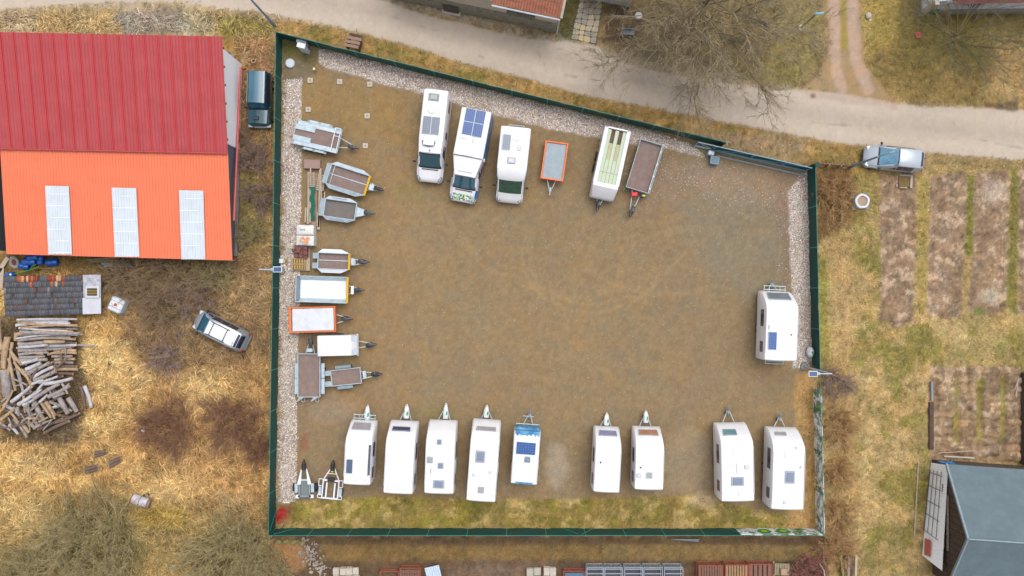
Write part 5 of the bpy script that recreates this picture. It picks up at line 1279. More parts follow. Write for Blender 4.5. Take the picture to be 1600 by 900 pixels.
mb = MB(); cc = loc_in(T, 675, 171, 2.66); mb.cyl((cc.x, cc.y, 2.6), (cc.x, cc.y, 2.72), .3, .24, 18); mb.build('roof_dome', M['white2'], T, smooth=50)
solar(T, 673.5, 196, 27, 28, 2.64, 'celld', 9, 5, (1, 2))
mb = MB(); cc = loc_in(T, 670, 220, 2.66); mb.box((cc.x, cc.y, 2.66), (.62, .76, .1), bev=.08); mb.cyl((cc.x - .24, cc.y, 2.7), (cc.x - .24, cc.y, 2.76), .11, n=12); mb.build('skylight_cover', M['white2'], T, smooth=40)
mb = MB(); mb.tube([(cc.x + .0, cc.y - .41, 2.65), (cc.x + .28, cc.y - .35, 2.65), (cc.x + .34, cc.y, 2.65), (cc.x + .28, cc.y + .35, 2.65), (cc.x + .0, cc.y + .41, 2.65)], .035, 6); mb.build('skylight_seal', M['black'], T)
for s in (-1, 1):
    for x0, x1 in ((-h + .5, -h + 1.35), (-.3, .15), (.9, 1.55)): B.patch(x0, x1, 4.1, 4.6, 'side_window', M['glass'], T, side=s, nx=2, nv=2, off=.016)
for x0, x1 in ((-h + 1.7, -h + 2.1), (.35, .6)): B.patch(x0, x1, 3.2, 3.8, 'red_marker', mat('red_graphic', (226, 70, 80), .4), T, side=1, nx=1, nv=1, off=.012)

c, rz, L = pose((745, 171), (722, 316), 2.9, .6); T = thing('motorhome', 'white motorhome with a blue side, blue roof solar panel and flower print on the bonnet', 'motorhome', c, rz, 'motorhomes in the upper row'); h = L / 2; W = .95
B, xw, xh = van_base(T, h, W, 2.35, 0, (.9, .85), M['white'])
WB = .98; zb_ = 2.95; x_ = loc_in(T, 729, 245, 2.9).x
BB = Body([(-h, .55, 1.5, zb_ - .05, WB - .02, WB, WB - .03), (-h + .05, .5, 1.5, zb_, WB, WB, WB), (x_, .5, 1.5, zb_, WB, WB, WB), (x_ + .02, .5, 1.5, zb_ - .06, WB, WB, WB - .01), (x_ + 1.2, 2.2, 2.4, 2.62, WB * .75, WB * .74, WB * .72)]); BB.mesh('living_box', M['white'], T)
MB().slab([(-h + .05, WB + .01, 2.75), (x_ - .05, WB + .01, 2.75), (x_ - .05, WB + .12, .6), (-h + .05, WB + .12, .6)], .03).build('blue_side', mat('blue_side_panel', (40, 130, 185), .35, var=.25, scale=1.5, coat=.3), T)
mb = MB(); B.patch(xw - .8, h - .3, 1.9, 5.2, 'blue_side', mat('deep_blue_paint', (20, 110, 200), .3, coat=.4), T, side=1, nx=4, nv=3, off=.014)
MB().box((x_ - .02, 0, zb_ + .03), (.05, WB * 1.9, .04)).build('roof_seam', M['black'], T)
MB().box((x_ + .95, 0, 2.72), (.03, .9, .03)).build('step_seam', M['vgrey'], T)
flm = bpy.data.materials.new('flower_print'); flm.use_nodes = True; n_ = flm.node_tree.nodes; l_ = flm.node_tree.links
z_ = n_.new('ShaderNodeTexVoronoi'); z_.inputs['Scale'].default_value = 11; tc_ = n_.new('ShaderNodeTexCoord'); l_.new(tc_.outputs['Object'], z_.inputs['Vector'])
cr_ = n_.new('ShaderNodeValToRGB'); cr_.color_ramp.interpolation = 'CONSTANT'; e_ = cr_.color_ramp.elements; e_[0].color = (*col(200, 225, 90), 1); e_[1].position = .8; e_[1].color = (*col(240, 244, 248), 1)
for p_, c_c in ((.2, (120, 130, 190)), (.35, (130, 190, 60)), (.5, (200, 205, 225)), (.65, (70, 110, 70))):
    k_ = e_.new(p_); k_.color = (*col(*c_c), 1)
sp_ = n_.new('ShaderNodeSeparateColor'); l_.new(z_.outputs['Color'], sp_.inputs[0]); l_.new(sp_.outputs[0], cr_.inputs[0]); l_.new(cr_.outputs[0], n_['Principled BSDF'].inputs[0])
B.patch(h - .5, h - .09, 7.0, 9, 'flower_print', flm, T, side=0, nx=3, nv=3, off=.014)
solar(T, 740.5, 192, 32, 42, 2.99, 'cell', 7, 5, (2, 2))
for e in ((728, 211, 17, 12, 'air_conditioner', None, 'white2'), (731, 236, 16, 16, 'hatch', None, 'white2'), (739.5, 219, 3, 10, 'roof_cap', None, 'hgrey')): hatch(T, *e[:4], 2.97, *e[4:])
mb = MB(); mb.box((x_ - .05, WB + .06, 2.3), (.2, .12, .5), bev=.03); mb.build('awning_end', M['hgrey'], T)

c, rz, L = pose((806.5, 198), (795, 317), 2.75, .6); T = thing('motorhome', 'white motorhome with a narrow grey solar panel and green-tinted windscreen, rightmost of three', 'motorhome', c, rz, 'motorhomes in the upper row'); h = L / 2; W = .98
st = [(-h, .5, 1.5, 2.7, W - .02, W, W - .03), (-h + .05, .45, 1.5, 2.78, W, W + .02, W), (h - 2.1, .4, 1.5, 2.78, W, W + .02, W), (h - 1.6, .35, 1.3, 2.6, W - .02, W, W - .06), (h - 1.35, .32, 1.25, 2.35, W - .06, W - .05, W * .86), (h - .62, .32, 1.1, 1.28, W - .05, W - .08, W * .84), (h - .25, .34, .85, 1.0, W * .93, W * .91, W * .76), (h - .08, .36, .68, .8, W * .84, W * .82, W * .64), (h, .42, .55, .62, W * .66, W * .66, W * .48)]
B = Body(st); B.mesh('body', M['white'], T)
M['greenws'] = mat('green_tinted_windscreen', (40, 92, 78), .05, var=.4, scale=3, coat=.8)
B.patch(h - 1.33, h - .62, 6.5, 9, 'windscreen', M['greenws'], T, side=0, nx=6, nv=3, off=.014, curve=.05)
for s in (-1, 1):
    for xx in (-h * .5, h - .85): wheel(T, xx, s * (W - .13), .34, .22)
    B.patch(h - 1.9, h - 1.1, 4.1, 4.7, 'cab_window', M['glass'], T, side=s, nx=3, nv=2, off=.014)
    for x0, x1 in ((-h + .5, -h + 1.4), (-.2, .6)): B.patch(x0, x1, 4.1, 4.6, 'side_window', M['glass'], T, side=s, nx=2, nv=2, off=.016)
    MB().box((h - 1.0, s * (W + .12), 1.4), (.12, .22, .3), bev=.04).build('mirror', M['black'], T)
    MB().box((h - .2, s * W * .74, .86), (.34, .2, .14), rz=-s * .4, bev=.05).build('headlight', mat('smoky_headlight'), T)
    MB().box((-.4, s * (W + .04), 1.5), (L * .6, .02, .05)).build('side_stripe', mat('dark_blue_grille'), T)
MB().box((h - .16, 0, .83), (.05, W * 1.1, .03)).build('grille', mat('dark_blue_grille'), T)
MB().box((h - .85, -.25, 1.62), (.14, .36, .02), tilt=Matrix.Rotation(.9, 3, 'Y')).build('paper_sheet', M['white2'], T)
solar(T, 791.5, 222, 13, 24, 2.83, 'celld', 8, 4)
for e in ((799, 251, 13, 10, 'hatch', 'hgrey', 'hframe'), (811, 231.5, 7, 8, 'hatch', None, 'hgrey'), (803, 210, 18, 18, 'air_conditioner', None, 'white2')): hatch(T, *e[:4], 2.81, *e[4:])
mb = MB(); mb.tube([(-h, -.55, 1.6), (-h - .3, -.5, 1.6), (-h - .3, .5, 1.6), (-h, .55, 1.6)], .03, 6).tube([(-h - .15, -.65, 1.62), (-h - .15, .65, 1.62)], .025, 6); mb.build('bicycle_rack', M['galv'], T)

# ------------------------------------------------------------------ trailers
def trailer(label, rear, front, wpx, tip, side='galv', floor='ply', sh=.32, zf=.62, fenders=True, wheels=((0, ),), front_m=None, divider=False, rim_w=.05, cat='trailer', group='open trailers parked along the west side', head='black', fw=.20, wx=(-.1,), ramps=0, posts=False, floor_h=0.0, cargo=None):
    z = zf + sh; c, rz, L = pose(rear, front, z, z); W = wpx / PPM * (H - z) / H / 2
    T = thing('trailer', label, cat, c, rz, group); h = L / 2
    MB().box((0, 0, zf + floor_h), (L - .06, 2 * W - .06, .05)).build('floor', M[floor], T)
    t = rim_w
    for nm, ce, sz, m_ in (('side_wall', (0, W - t / 2, zf + sh / 2), (L, t, sh), side), ('side_wall', (0, -W + t / 2, zf + sh / 2), (L, t, sh), side), ('front_wall', (h - t / 2, 0, zf + sh / 2), (t, 2 * W - 2 * t - .004, sh), front_m or side), ('tailgate', (-h + t / 2, 0, zf + sh / 2), (t, 2 * W - 2 * t - .004, sh), side)):
        MB().box(ce, sz, bev=.01).build(nm, M[m_], T)
    if front_m: MB().box((h + .04, 0, zf + sh * .6), (.07, 2 * W * .98, sh * .7), bev=.01).build('front_panel', M[front_m], T)
    mb = MB()
    for s in (-1, 1): mb.box((0, s * W * .55, zf - .12), (L * .96, .08, .12))
    for x in (-h * .8, -h * .3, h * .2, h * .7): mb.box((x, 0, zf - .06), (.06, 2 * W * .9, .06))
    mb.build('chassis', M['galv_d'], T)
    for x in wx:
        for s in (-1, 1):
            if fenders:
                wheel(T, x, s * (W + .13), .28, .16)
                mb = MB(); mb.box((x, s * (W + fw / 2 + .01), .66), (.62, fw, .05), bev=.015); mb.box((x + .38, s * (W + fw / 2 + .01), .58), (.24, fw, .04), bev=.01, tilt=Matrix.Rotation(.7, 3, 'Y')); mb.box((x - .38, s * (W + fw / 2 + .01), .58), (.24, fw, .04), bev=.01, tilt=Matrix.Rotation(-.7, 3, 'Y'))
                mb.build('fender', M['galv'], T)
            else: wheel(T, x, s * (W - .12), .27, .16)
    if divider: MB().box((0, .05, zf + .05), (L - .1, .05, .05)).build('divider', M['galv'], T)
    for s in (-1, 1): MB().box((-h - .02, s * (W - .12), zf - .1), (.05, .22, .1), bev=.01).build('tail_light', mat('red_lamp'), T)
    drawbar(T, h - .1, loc_in(T, tip[0], tip[1], .5), w=min(.4, W * .6), head=head, z=.5)
    return T, h, W, z

T, h, W, z = trailer('galvanised flat trailer carrying two loading ramps, topmost by the west pebble strip', (459.5, 205), (531, 221.5), 38, (561, 232), sh=.12, zf=.72, fw=.18, wx=(-.45, .3))
for s, a, b in ((1, -h + .05, -.2), (-1, -h + .05, -.35)):
    mb = MB(); mb.box(((a + b) / 2, s * W * .47, z - .02), (b - a, .36, .05), bev=.01)
    for k in range(14): mb.box((a + (b - a) * (k + .5) / 14, s * W * .47, z + .012), (.02, .34, .02))
    mb.build('ramp', M['galv'], T)
for s in (-1, 1):
    MB().box((.05, s * (W - .16), z - .05), (L - .3 if False else 2 * h - .1, .3, .04)).build('side_tread', M['galv'], T)
mb = MB(); mb.tube([(h - .05, -W, z + .25), (h - .05, W, z + .25), (h - .42, W, z + .25), (h - .42, -W, z + .25)], .03, 6, close=True); mb.tube([(h - .05, W * .35, z + .25), (h - .42, W * .35, z + .25)], .02, 6)
for y in (-W, W): mb.tube([(h - .05, y, z), (h - .05, y, z + .25)], .025, 6)
mb.build('front_rail', M['white2'], T)
p_ = loc_in(T, 543, 226, .55); 
# second: hexagonal fendered flatbed
T, h, W, z = trailer('broad galvanised trailer with a yellow front edge, wide side fenders and two brown floor panels', (513, 271), (573, 290), 33, (600, 298), sh=.3, zf=.6, front_m='yellow', divider=True, fenders=False, wx=(-.3,))
def side_skirts(T, h, W, wid=.22, zf=.62, slots=False, taper=.55, m='galv'):
    for s in (-1, 1):
        mb = MB(); q = [(-h + .02, s * (W + .005), zf + .24), (h - .02, s * (W + .005), zf + .24), (h - taper, s * (W + wid), zf + .14), (-h + taper * .5, s * (W + wid), zf + .14)]
        mb.slab(q, .05); mb.build('fender', M[m], T)
        if slots: MB().box((-.1, s * (W + wid * .5), zf + .205), (h * .9, .07, .03)).build('slot', M['galv_d'], T)
        MB().box((0, s * (W + wid * .5), .38), (.56, .16, .5), bev=.05).build('wheel_box', M['rubber'], T)
side_skirts(T, h, W)
mb = MB(); mb.slab([(-h - .32, -W + .02, z - .2), (-h - .02, -W + .02, z - .02), (-h - .02, W - .02, z - .02), (-h - .32, W - .02, z - .2)], .04); mb.build('ramp', M['galv'], T)
mb = MB(); mb.tube([(-h + .28, -W + .05, z), (-h + .28, W - .05, z)], .022, 6); mb.build('bar', M['galv'], T)
MB().box((h + .28, 0, .62), (.34, .42, .2), bev=.03).build('tool_box', M['galv'], T)
T, h, W, z = trailer('small galvanised trailer with slotted fenders and plain grey floor below the broad one', (506, 323.5), (556, 330.5), 28.5, (586, 334), sh=.3, zf=.6, floor='ply2', fenders=False)
side_skirts(T, h, W, .2, slots=True, taper=.5)
mb = MB(); mb.slab([(-h - .34, -W + .02, z - .2), (-h - .02, -W + .02, z - .02), (-h - .02, W - .02, z - .02), (-h - .34, W - .02, z - .2)], .04); mb.build('ramp', M['galv'], T)
MB().prism([(h, -.36), (h, .36), (h + .5, .18), (h + .5, -.18)], .58, .64).build('nose_plate', M['galv'], T)
T, h, W, z = trailer('white-fendered trailer with a yellow front edge backing on the brick stack', (496, 407), (545, 409), 26, (577, 410), sh=.3, zf=.6, front_m='yellow', divider=True, fenders=False)
side_skirts(T, h, W, .24, taper=.55, m='white2')
for s in (-1, 1):
    mb = MB(); mb.slab([(-h - .42, s * W * .6 - .19, .5), (-h - .02, s * W * .6 - .19, .7), (-h - .02, s * W * .6 + .19, .7), (-h - .42, s * W * .6 + .19, .5)], .04); mb.build('ramp', M['galv'], T)
MB().box((h + .25, 0, .62), (.32, .46, .22), bev=.03).build('tool_box', M['galv'], T)
T, h, W, z = trailer('long steel trailer with a bright white floor and yellow front board', (461.5, 451), (542, 453.5), 41.5, (569, 453), floor='white2', sh=.36, zf=.66, front_m='yellow', rim_w=.05, fenders=False, wx=(-.3, .35))
for s in (-1, 1): MB().slab([(-h + .25, s * (W - .05), z - .03), (h - .08, s * (W - .05), z - .03), (h - .08, s * (W - .27), z - .3), (-h + .25, s * (W - .27), z - .3)], .02).build('side_liner', M['galv'], T)
MB().slab([(-h + .05, -W + .06, z - .02), (-h + .05, W - .06, z - .02), (-h + .26, W - .2, z - .3), (-h + .26, -W + .2, z - .3)], .02).build('side_liner', M['galv_d'], T)
MB().box((h + .3, .02, .66), (.2, .56, .1), bev=.02).build('front_shelf', M['white2'], T)
T, h, W, z = trailer('orange-framed trailer filled level with a pale dusty cover by the west pebbles', (451, 500.5), (524, 498.5), 40, (551, 498), side='orange', floor='galv', sh=.36, zf=.68, rim_w=.07, fenders=False, wx=(-.3, .35))
MB().box((.05, 0, z - .09), (2 * h - .34, 2 * W - .2, .05), bev=.02).build('cover_sheet', mat('dusty_white_cover', (228, 232, 238), .8, var=.06, scale=3, dirt=(176, 176, 178), dirt_amt=.4), T)
mb = MB(); mb.box((-h + .1, 0, z + .01), (.14, 2 * W, .04), bev=.01); mb.build('rear_lip', M['orange'], T)
for s in (-1, 1):
    for x in (-h * .4, h * .1, h * .55): MB().box((x, s * (W + .0), z + .01), (.06, .05, .05)).build('latch', M['galv_d'], T)
# box trailer
c, rz, L = pose((497, 541), (557.5, 539.5), 1.5, 1.4); T = thing('box_trailer', 'closed white box trailer standing over the corner of a brown-floored trailer', 'trailer', c, rz, 'open trailers parked along the west side'); h = L / 2; W = 32.5 / PPM * (H - 1.5) / H / 2
st = [(-h, .6, 1.0, 1.48, W - .02, W, W - .02), (-h + .03, .58, 1.0, 1.5, W, W, W), (h - .35, .58, 1.0, 1.52, W, W, W), (h - .02, .58, .9, 1.12, W, W, W - .04), (h, .6, .85, 1.0, W - .02, W - .02, W - .08)]
Body(st).mesh('body', M['white'], T)
MB().box((-h - .02, 0, 1.05), (.06, 2 * W, .9), bev=.01).build('rear_door', M['hgrey'], T)
MB().slab([(h - .34, -W + .05, 1.535), (h - .01, -W + .05, 1.14), (h - .01, W - .05, 1.14), (h - .34, W - .05, 1.535)], .03).build('nose_panel', mat('pale_blue_panel', (208, 222, 234), .4), T)
for s in (-1, 1): wheel(T, -.1, s * (W - .02), .3, .17); MB().box((h - .03, s * (W + .02), .9), (.06, .06, .06)).build('marker_light', M['white2'], T)
drawbar(T, h - .1, loc_in(T, 589, 538, .5), w=.3, z=.5)
# vertical brown-floored trailer
T, h, W, z = trailer('upright brown-floored trailer with ramp feet at its lower end beside the pebbles', (482.5, 621), (482.5, 552.5), 35.5, (485.5, 523), sh=.2, zf=.66, fenders=False)
for s in (-1, 1):
    MB().box((-.75, s * (W + .13), .62), (1.05, .24, .1), bev=.03).build('fender', M['galv'], T); MB().box((.3, s * (W + .13), .62), (1.0, .24, .1), bev=.03).build('fender', M['galv'], T)
    wheel(T, -.7, s * (W + .12), .28, .17); wheel(T, .25, s * (W + .12), .28, .17)
    y = -s * W * .62
    mb = MB(); mb.slab([(-h - .02, y - .12, .82), (-h - .04, y + .2, .84), (-h - .3, y + .42, .5), (-h - .32, y + .36, .5)], .03); mb.build('ramp_foot', M['white2'], T)
    mb = MB(); mb.tube([(-h, y - .1, .5), (-h - .3, y - .1, .45), (-h - .38, y, .45), (-h - .3, y + .1, .45), (-h, y + .1, .5)], .02, 6); mb.build('foot_loop', M['galv'], T)
MB().box((h + .2, 0, .6), (.26, .42, .14), bev=.03).build('tool_box', M['galv'], T)
T, h, W, z = trailer('small brown-floored trailer with grey mudguards pointing its hitch to the right', (517, 591.5), (564, 586.5), 25.5, (597, 584), sh=.14, zf=.6, fw=.22, fenders=False)
for s in (-1, 1): 
    MB().box((-.15, s * (W + .14), .62), (1.1, .24, .08), bev=.05).build('fender', M['galv_d'], T); wheel(T, -.45, s * (W + .13), .27, .16); wheel(T, .15, s * (W + .13), .27, .16)
for s in (-1, 1): MB().slab([(-h - .5, s * W * .66 - .17, .5), (-h - .02, s * W * .66 - .17, .66), (-h - .02, s * W * .66 + .17, .66), (-h - .5, s * W * .66 + .17, .5)], .04).build('ramp', M['galv'], T)
MB().box((h + .22, 0, .62), (.24, .52, .06), bev=.02).build('nose_plate', M['galv'], T)

# upper row trailers
G2 = 'trailers parked in the upper row'
T, h, W, z = trailer('small orange-rimmed trailer with a dusty blue-grey floor beside the motorhomes', (870.5, 221.5), (862, 281), 36, (858.5, 305), side='orange', floor='galv_d', sh=.3, zf=.62, rim_w=.09, fenders=False, group=G2, head='galv')
MB().box((0, 0, z - .14), (2 * h - .2, 2 * W - .2, .04)).build('cargo_mat', mat('blue_grey_mat', (166, 180, 190), .8, var=.12, scale=3, dirt=(190, 196, 200), dirt_amt=.4), T)
c, rz, L = pose((966, 200.5), (940, 311), 1.9, 1.0); T = thing('livestock_trailer', 'long white trailer with an open roof of pale green strips and brown gaps', 'trailer', c, rz, G2); h = L / 2; W = 41.5 / PPM * (H - 1.9) / H / 2
zt_ = 1.9; xa, xb = -h + .1, h - .95
mb = MB(); mb.box((0 - .45, W - .05, 1.2), (L - .9, .1, 1.4), bev=.02); mb.build('side_wall', M['white'], T); mb = MB(); mb.box((-.45, -W + .05, 1.2), (L - .9, .1, 1.4), bev=.02); mb.build('side_wall', M['white'], T)
for s in (-1, 1): MB().box((-.45, s * (W - .13), zt_), (L - .9, .26, .05), bev=.015).build('roof_edge', M['white2'], T)
MB().box((-h + .05, 0, 1.2), (.1, 2 * W, 1.45), bev=.02).build('rear_gate', M['white'], T)
Bn = Body([(xb, .5, 1.0, zt_ + .03, W - .02, W - .02, W - .02), (xb + .25, .5, 1.0, zt_, W - .02, W - .02, W - .02), (h - .08, .52, .8, 1.2, W - .04, W - .04, W - .12), (h, .55, .75, .95, W - .16, W - .16, W - .26)]); Bn.mesh('nose', M['white'], T)
MB().box((-.45, 0, 1.62), (L - 1.0, 2 * W - .2, .06)).build('floor', mat('brown_deck', (128, 104, 92), .85, var=.15, scale=4), T)
gm = mat('pale_green_strip', (200, 214, 186), .6, var=.08, scale=2, dirt=(214, 224, 200), dirt_amt=.5); gm2 = mat('straw_strip', (196, 188, 150), .7, var=.1)
inner = 2 * W - .5; nst = 5
for i in range(nst):
    y = -inner / 2 + inner * (i + .5) / nst; short = i in (1, 3)
    x0 = xa + (.95 if short else .06)
    MB().box(((x0 + xb) / 2, y, zt_ - .06), (xb - x0, inner / nst - .012, .03), bev=.008).build('roof_strip', gm, T)
    if short: MB().box((x0 + .55, y, zt_ - .035), (1.1, inner / nst - .05, .02)).build('straw_strip', gm2, T)
MB().box((h - 1.7, 0, zt_ - .02), (.04, inner, .04)).build('cross_bar', gm, T)
for s in (-1, 1): wheel(T, -.5, s * (W + .02), .31, .18); wheel(T, .25, s * (W + .02), .31, .18)
drawbar(T, h - .2, loc_in(T, 932, 330, .5), w=.3, z=.5)
T, h, W, z = trailer('brown-floored dropside trailer with a red and black toolbox at its hitch', (1019.5, 222), (996.5, 297.5), 38.5, (983.5, 339), sh=.34, zf=.62, floor='ply', rim_w=.035, fenders=False, wx=(-.35, .35), group=G2)
for x in (-h * .7, -h * .2, h * .3, h * .8): MB().box((x, (W - .1), z + .01), (.12, .08, .04)).build('latch', M['white2'], T)
MB().box((-.05, W - .11, z - .03), (2 * h, .05, .05)).build('inner_rail', M['galv'], T)
MB().box((h + .28, -.12, .75), (.3, .42, .2), rz=.3, bev=.04).build('red_cover', mat('red_plastic', (226, 40, 44), .5, var=.2, scale=6), T)
MB().box((h + .22, .42, .72), (.26, .3, .2), bev=.04).build('black_box', M['black'], T); MB().box((h + .2, .5, .84), (.12, .2, .05), bev=.02).build('yellow_tag', mat('tag_yellow', (220, 220, 40), .5), T)
MB().box((h + .1, -.85, .6), (.14, .14, .1), bev=.03).build('green_plug', mat('plug_green', (70, 150, 100), .5), T)

# frame trailers at the bottom left
def frame_trailer(label, rear, front, wpx, tip, grey):
    c, rz, L = pose(rear, front, .5, .5); W = wpx / PPM / 2; T = thing('frame_trailer', label, 'trailer', c, rz, 'bare frame trailers at the bottom left'); h = L / 2
    tp = loc_in(T, tip[0], tip[1], .5)
    if grey:
        MB().box((-.02, 0, .45), (2 * h - .3, W * .74, .05), bev=.01).build('floor_plate', mat('grey_green_plate', (124, 132, 130), .7, var=.08), T)
        for s in (-1, 1):
            MB().box((-.1, s * W * .45, .5), (2 * h - .2, .1, .1)).build('side_rail', M['galv_d'], T)
            mb = MB(); mb.add([(h - .5, s * W * .30, .5), (h - .5, s * W * .62, .5), (h + .55, s * .2, .5), (h + .55, s * .14, .5)] + [(h - .5, s * W * .30, .58), (h - .5, s * W * .62, .58), (h + .55, s * .2, .58), (h + .55, s * .14, .58)], [(4, 5, 6, 7), (3, 2, 1, 0), (0, 1, 5, 4), (1, 2, 6, 5), (2, 3, 7, 6), (3, 0, 4, 7)]); mb.build('frame_arm', M['white2'], T)
            wheel(T, -.05, s * W * .92, .28, .18); MB().box((-.05, s * W * .7, .56), (.62, .22, .05), bev=.03).build('fender', M['galv'], T); MB().box((-h + .05, s * W * .62, .5), (.26, .26, .1), bev=.04).build('corner_pad', M['white2'], T)
        MB().box((-h + .08, 0, .5), (.12, W * 1.1, .1)).build('cross_member', M['galv_d'], T); MB().box((h - .2, 0, .52), (.12, W * .9, .1)).build('cross_member', M['galv'], T)
    else:
        mb = MB()
        for s in (-1, 1):
            mb.box((-.05, s * W * .66, .5), (2 * h - .05, .08, .1)); mb.box((-.1, s * W * .34, .5), (2 * h - .35, .1, .08))
            mb.tube([(h - .1, s * W * .66, .52), (tp.x - .55, s * .1 + tp.y, .52)], .045, 6)
            mb.tube([(h - .05, s * W * .66, .6), (h - .05, s * W, .6), (h - .5, s * W, .6), (h - .5, s * W * .66, .6)], .03, 6); mb.tube([(-h + .02, s * W * .66, .6), (-h + .02, s * W, .6), (-h + .26, s * W, .6), (-h + .26, s * W * .66, .6)], .03, 6)
        mb.box((-h + .02, 0, .5), (.1, W * 1.34, .08)); mb.box((h - .12, 0, .5), (.12, W * 1.34, .08)); mb.tube([(h + .35, -.34, .56), (h + .35, .34, .56)], .03, 6); mb.build('frame', M['white2'], T)
        for s in (-1, 1): wheel(T, -.2, s * W * .88, .28, .16); MB().box((-.2, s * W * .86, .58), (.6, .2, .04), bev=.02).build('fender', M['galv'], T)
        MB().box((h - .02, 0, .62), (.3, .5, .14), bev=.05).build('winch', M['black'], T)
        MB().box((tp.x - .75, tp.y, .6), (.2, .12, .06), bev=.02).build('yellow_tag', mat('tag_yellow'), T)
    mb = MB(); mb.cyl((tp.x - .7, tp.y + (.02 if grey else 0), .58), (tp.x - .3, tp.y, .62), .17, .13, 10); mb.cyl((tp.x - .3, tp.y, .62), (tp.x, tp.y, .6), .13, .04, 10); mb.build('coupling_cover', M['black'], T, smooth=50)
    if grey: 
        mb = MB()
        for s in (-1, 1): mb.tube([(h + .5, s * .17, .54), (tp.x - .5, s * .08 + tp.y, .54)], .03, 6)
        mb.build('drawbar', M['galv'], T)
frame_trailer('grey-plated small frame trailer with white arms, left one of the bottom-left pair', (476, 777), (475.5, 745), 36, (475.5, 717), True)
frame_trailer('bare white frame trailer with an open bed, right one of the bottom-left pair', (515, 779), (518, 748), 37, (521.5, 718), False)

# ------------------------------------------------------------------ small things in the yard
pads = [(485, 126, "upper left"), (531, 128, "upper middle"), (578, 132, "upper right"), (482, 171.5, "nearest the west pebbles"), (574, 181.5, "in the middle row's right"), (571, 228, "lowest, right of the ramp trailer"), ]
pl_ = ["square pale concrete pad below the round white cover, leftmost of the top three", "square pale concrete pad in the middle of the top row of three", "square pale concrete pad at the right end of the top row of three",
       "square concrete pad just above the ramp trailer beside the pebble strip", "square concrete pad on open gravel right of the ramp trailer's top corner", "square concrete pad right of the ramp trailer's hitch"]
mp = None
for (x, y, _), lb in zip(pads, pl_):
    p = P(x, y); T = thing('concrete_pad', lb, 'pad', (p.x, p.y, 0), random.uniform(-.05, .05), 'square concrete pads in the gravel')
    MB().box((0, 0, .05), (.36, .36, .1), bev=.015).build('slab', M['conc'], T); MB().box((0, 0, .103), (.1, .1, .01)).build('socket', M['concd'], T)
p = P(454, 99.5); T = thing('tank_cover', 'round white cover in the upper left corner of the yard', 'cover', (p.x, p.y, 0))
MB().cyl((0, 0, 0), (0, 0, .16), .31, n=28).build('rim', M['hgrey'], T, smooth=40); MB().cyl((0, 0, .16), (0, 0, .2), .30, .27, 28).build('lid', mat('pale_blue_white_lid', (216, 228, 240), .5, var=.03), T, smooth=40)
p = P(493.5, 110.5); T = thing('marker_post', 'tiny yellowish round marker post between the white cover and the pads', 'post', (p.x, p.y, 0)); MB().cyl((0, 0, 0), (0, 0, .5), .07, n=12).build('shaft', M['conc'], T); MB().cyl((0, 0, .5), (0, 0, .54), .085, n=12).build('cap', mat('cream_cap', (246, 222, 160), .5), T)
def cabinet(label, px, py, w_, d_, h_, rz):
    p = P(px, py); T = thing('utility_cabinet', label, 'cabinet', (p.x, p.y, 0), rz, 'white utility cabinets'); MB().box((0, 0, h_ / 2), (w_, d_, h_), bev=.02).build('body', mat('pale_grey_cabinet', (206, 214, 232), .5, var=.03), T); MB().box((0, 0, h_ + .02), (w_ + .06, d_ + .06, .06), bev=.02).build('top', M['white2'], T); MB().box((0, -d_ / 2 - .01, h_ / 2), (w_ * .86, .02, h_ * .8), bev=.005).build('door', M['hgrey'], T)
cabinet('white cabinet inside the fence corner above the round cover', 479, 81, .5, .26, 1.5, -.25)
cabinet('white cabinet outside the fence on the verge, half hidden behind the screen', 476, 70, .6, .22, .9, -.25)
p = P(555, 71.5); T = thing('slatted_bench', 'small wooden slatted picnic table on the verge outside the fence', 'picnic table', (p.x, p.y, 0), -.2)
for i in range(3): MB().box((-.0 - .05 * i, .3 - .27 * i, .7), (1.0, .2, .04), bev=.01).build('slat', mat('grey_brown_wood', (156, 128, 112), .85, var=.15, scale=5), T)
for x in (-.4, .4): MB().box((x, 0, .35), (.08, .7, .68)).build('leg', M['woodd'], T)
MB().box((0, .62, .35), (.9, .16, .04), bev=.01).build('slat', M['woodd'], T)
p = P(1114, 252); T = thing('grey_bin', 'small blue-grey square box on the gravel below the sliding gate', 'box', (p.x, p.y, 0), -.15)
MB().box((0, 0, .25), (.56, .52, .5), bev=.05).build('body', mat('bin_blue_grey', (96, 124, 142), .5, var=.08), T); MB().box((0, 0, .53), (.62, .58, .08), bev=.04).build('lid', mat('bin_lid', (120, 150, 170), .5, var=.08), T); MB().box((0, 0, .58), (.4, .38, .03), bev=.02).build('lid_panel', mat('bin_blue_grey'), T)
p = P(1263, 549); T = thing('plastic_cover', 'white plastic hitch cover with a green mark hanging on the east fence', 'cover', (p.x, p.y, 0), 0)
r = random.Random(3); n = 10; vs = []
for k, (z, s) in enumerate(((.02, .2), (.3, .3), (.55, .26), (.75, .1))):
    for i in range(n): a = 2 * math.pi * i / n; vs.append((math.cos(a) * s * .8 * r.uniform(.85, 1.15), math.sin(a) * s * 1.3 * r.uniform(.85, 1.15), z))
mb = MB().add(vs, [(k * n + i, k * n + (i + 1) % n, (k + 1) * n + (i + 1) % n, (k + 1) * n + i) for k in range(3) for i in range(n)] + [tuple(30 + i for i in range(n))]); mb.build('cover_sheet', M['white2'], T, smooth=50)
MB().box((.02, -.05, .78), (.1, .22, .03), rz=.5, bev=.01).build('emblem', M['bgreen'], T)
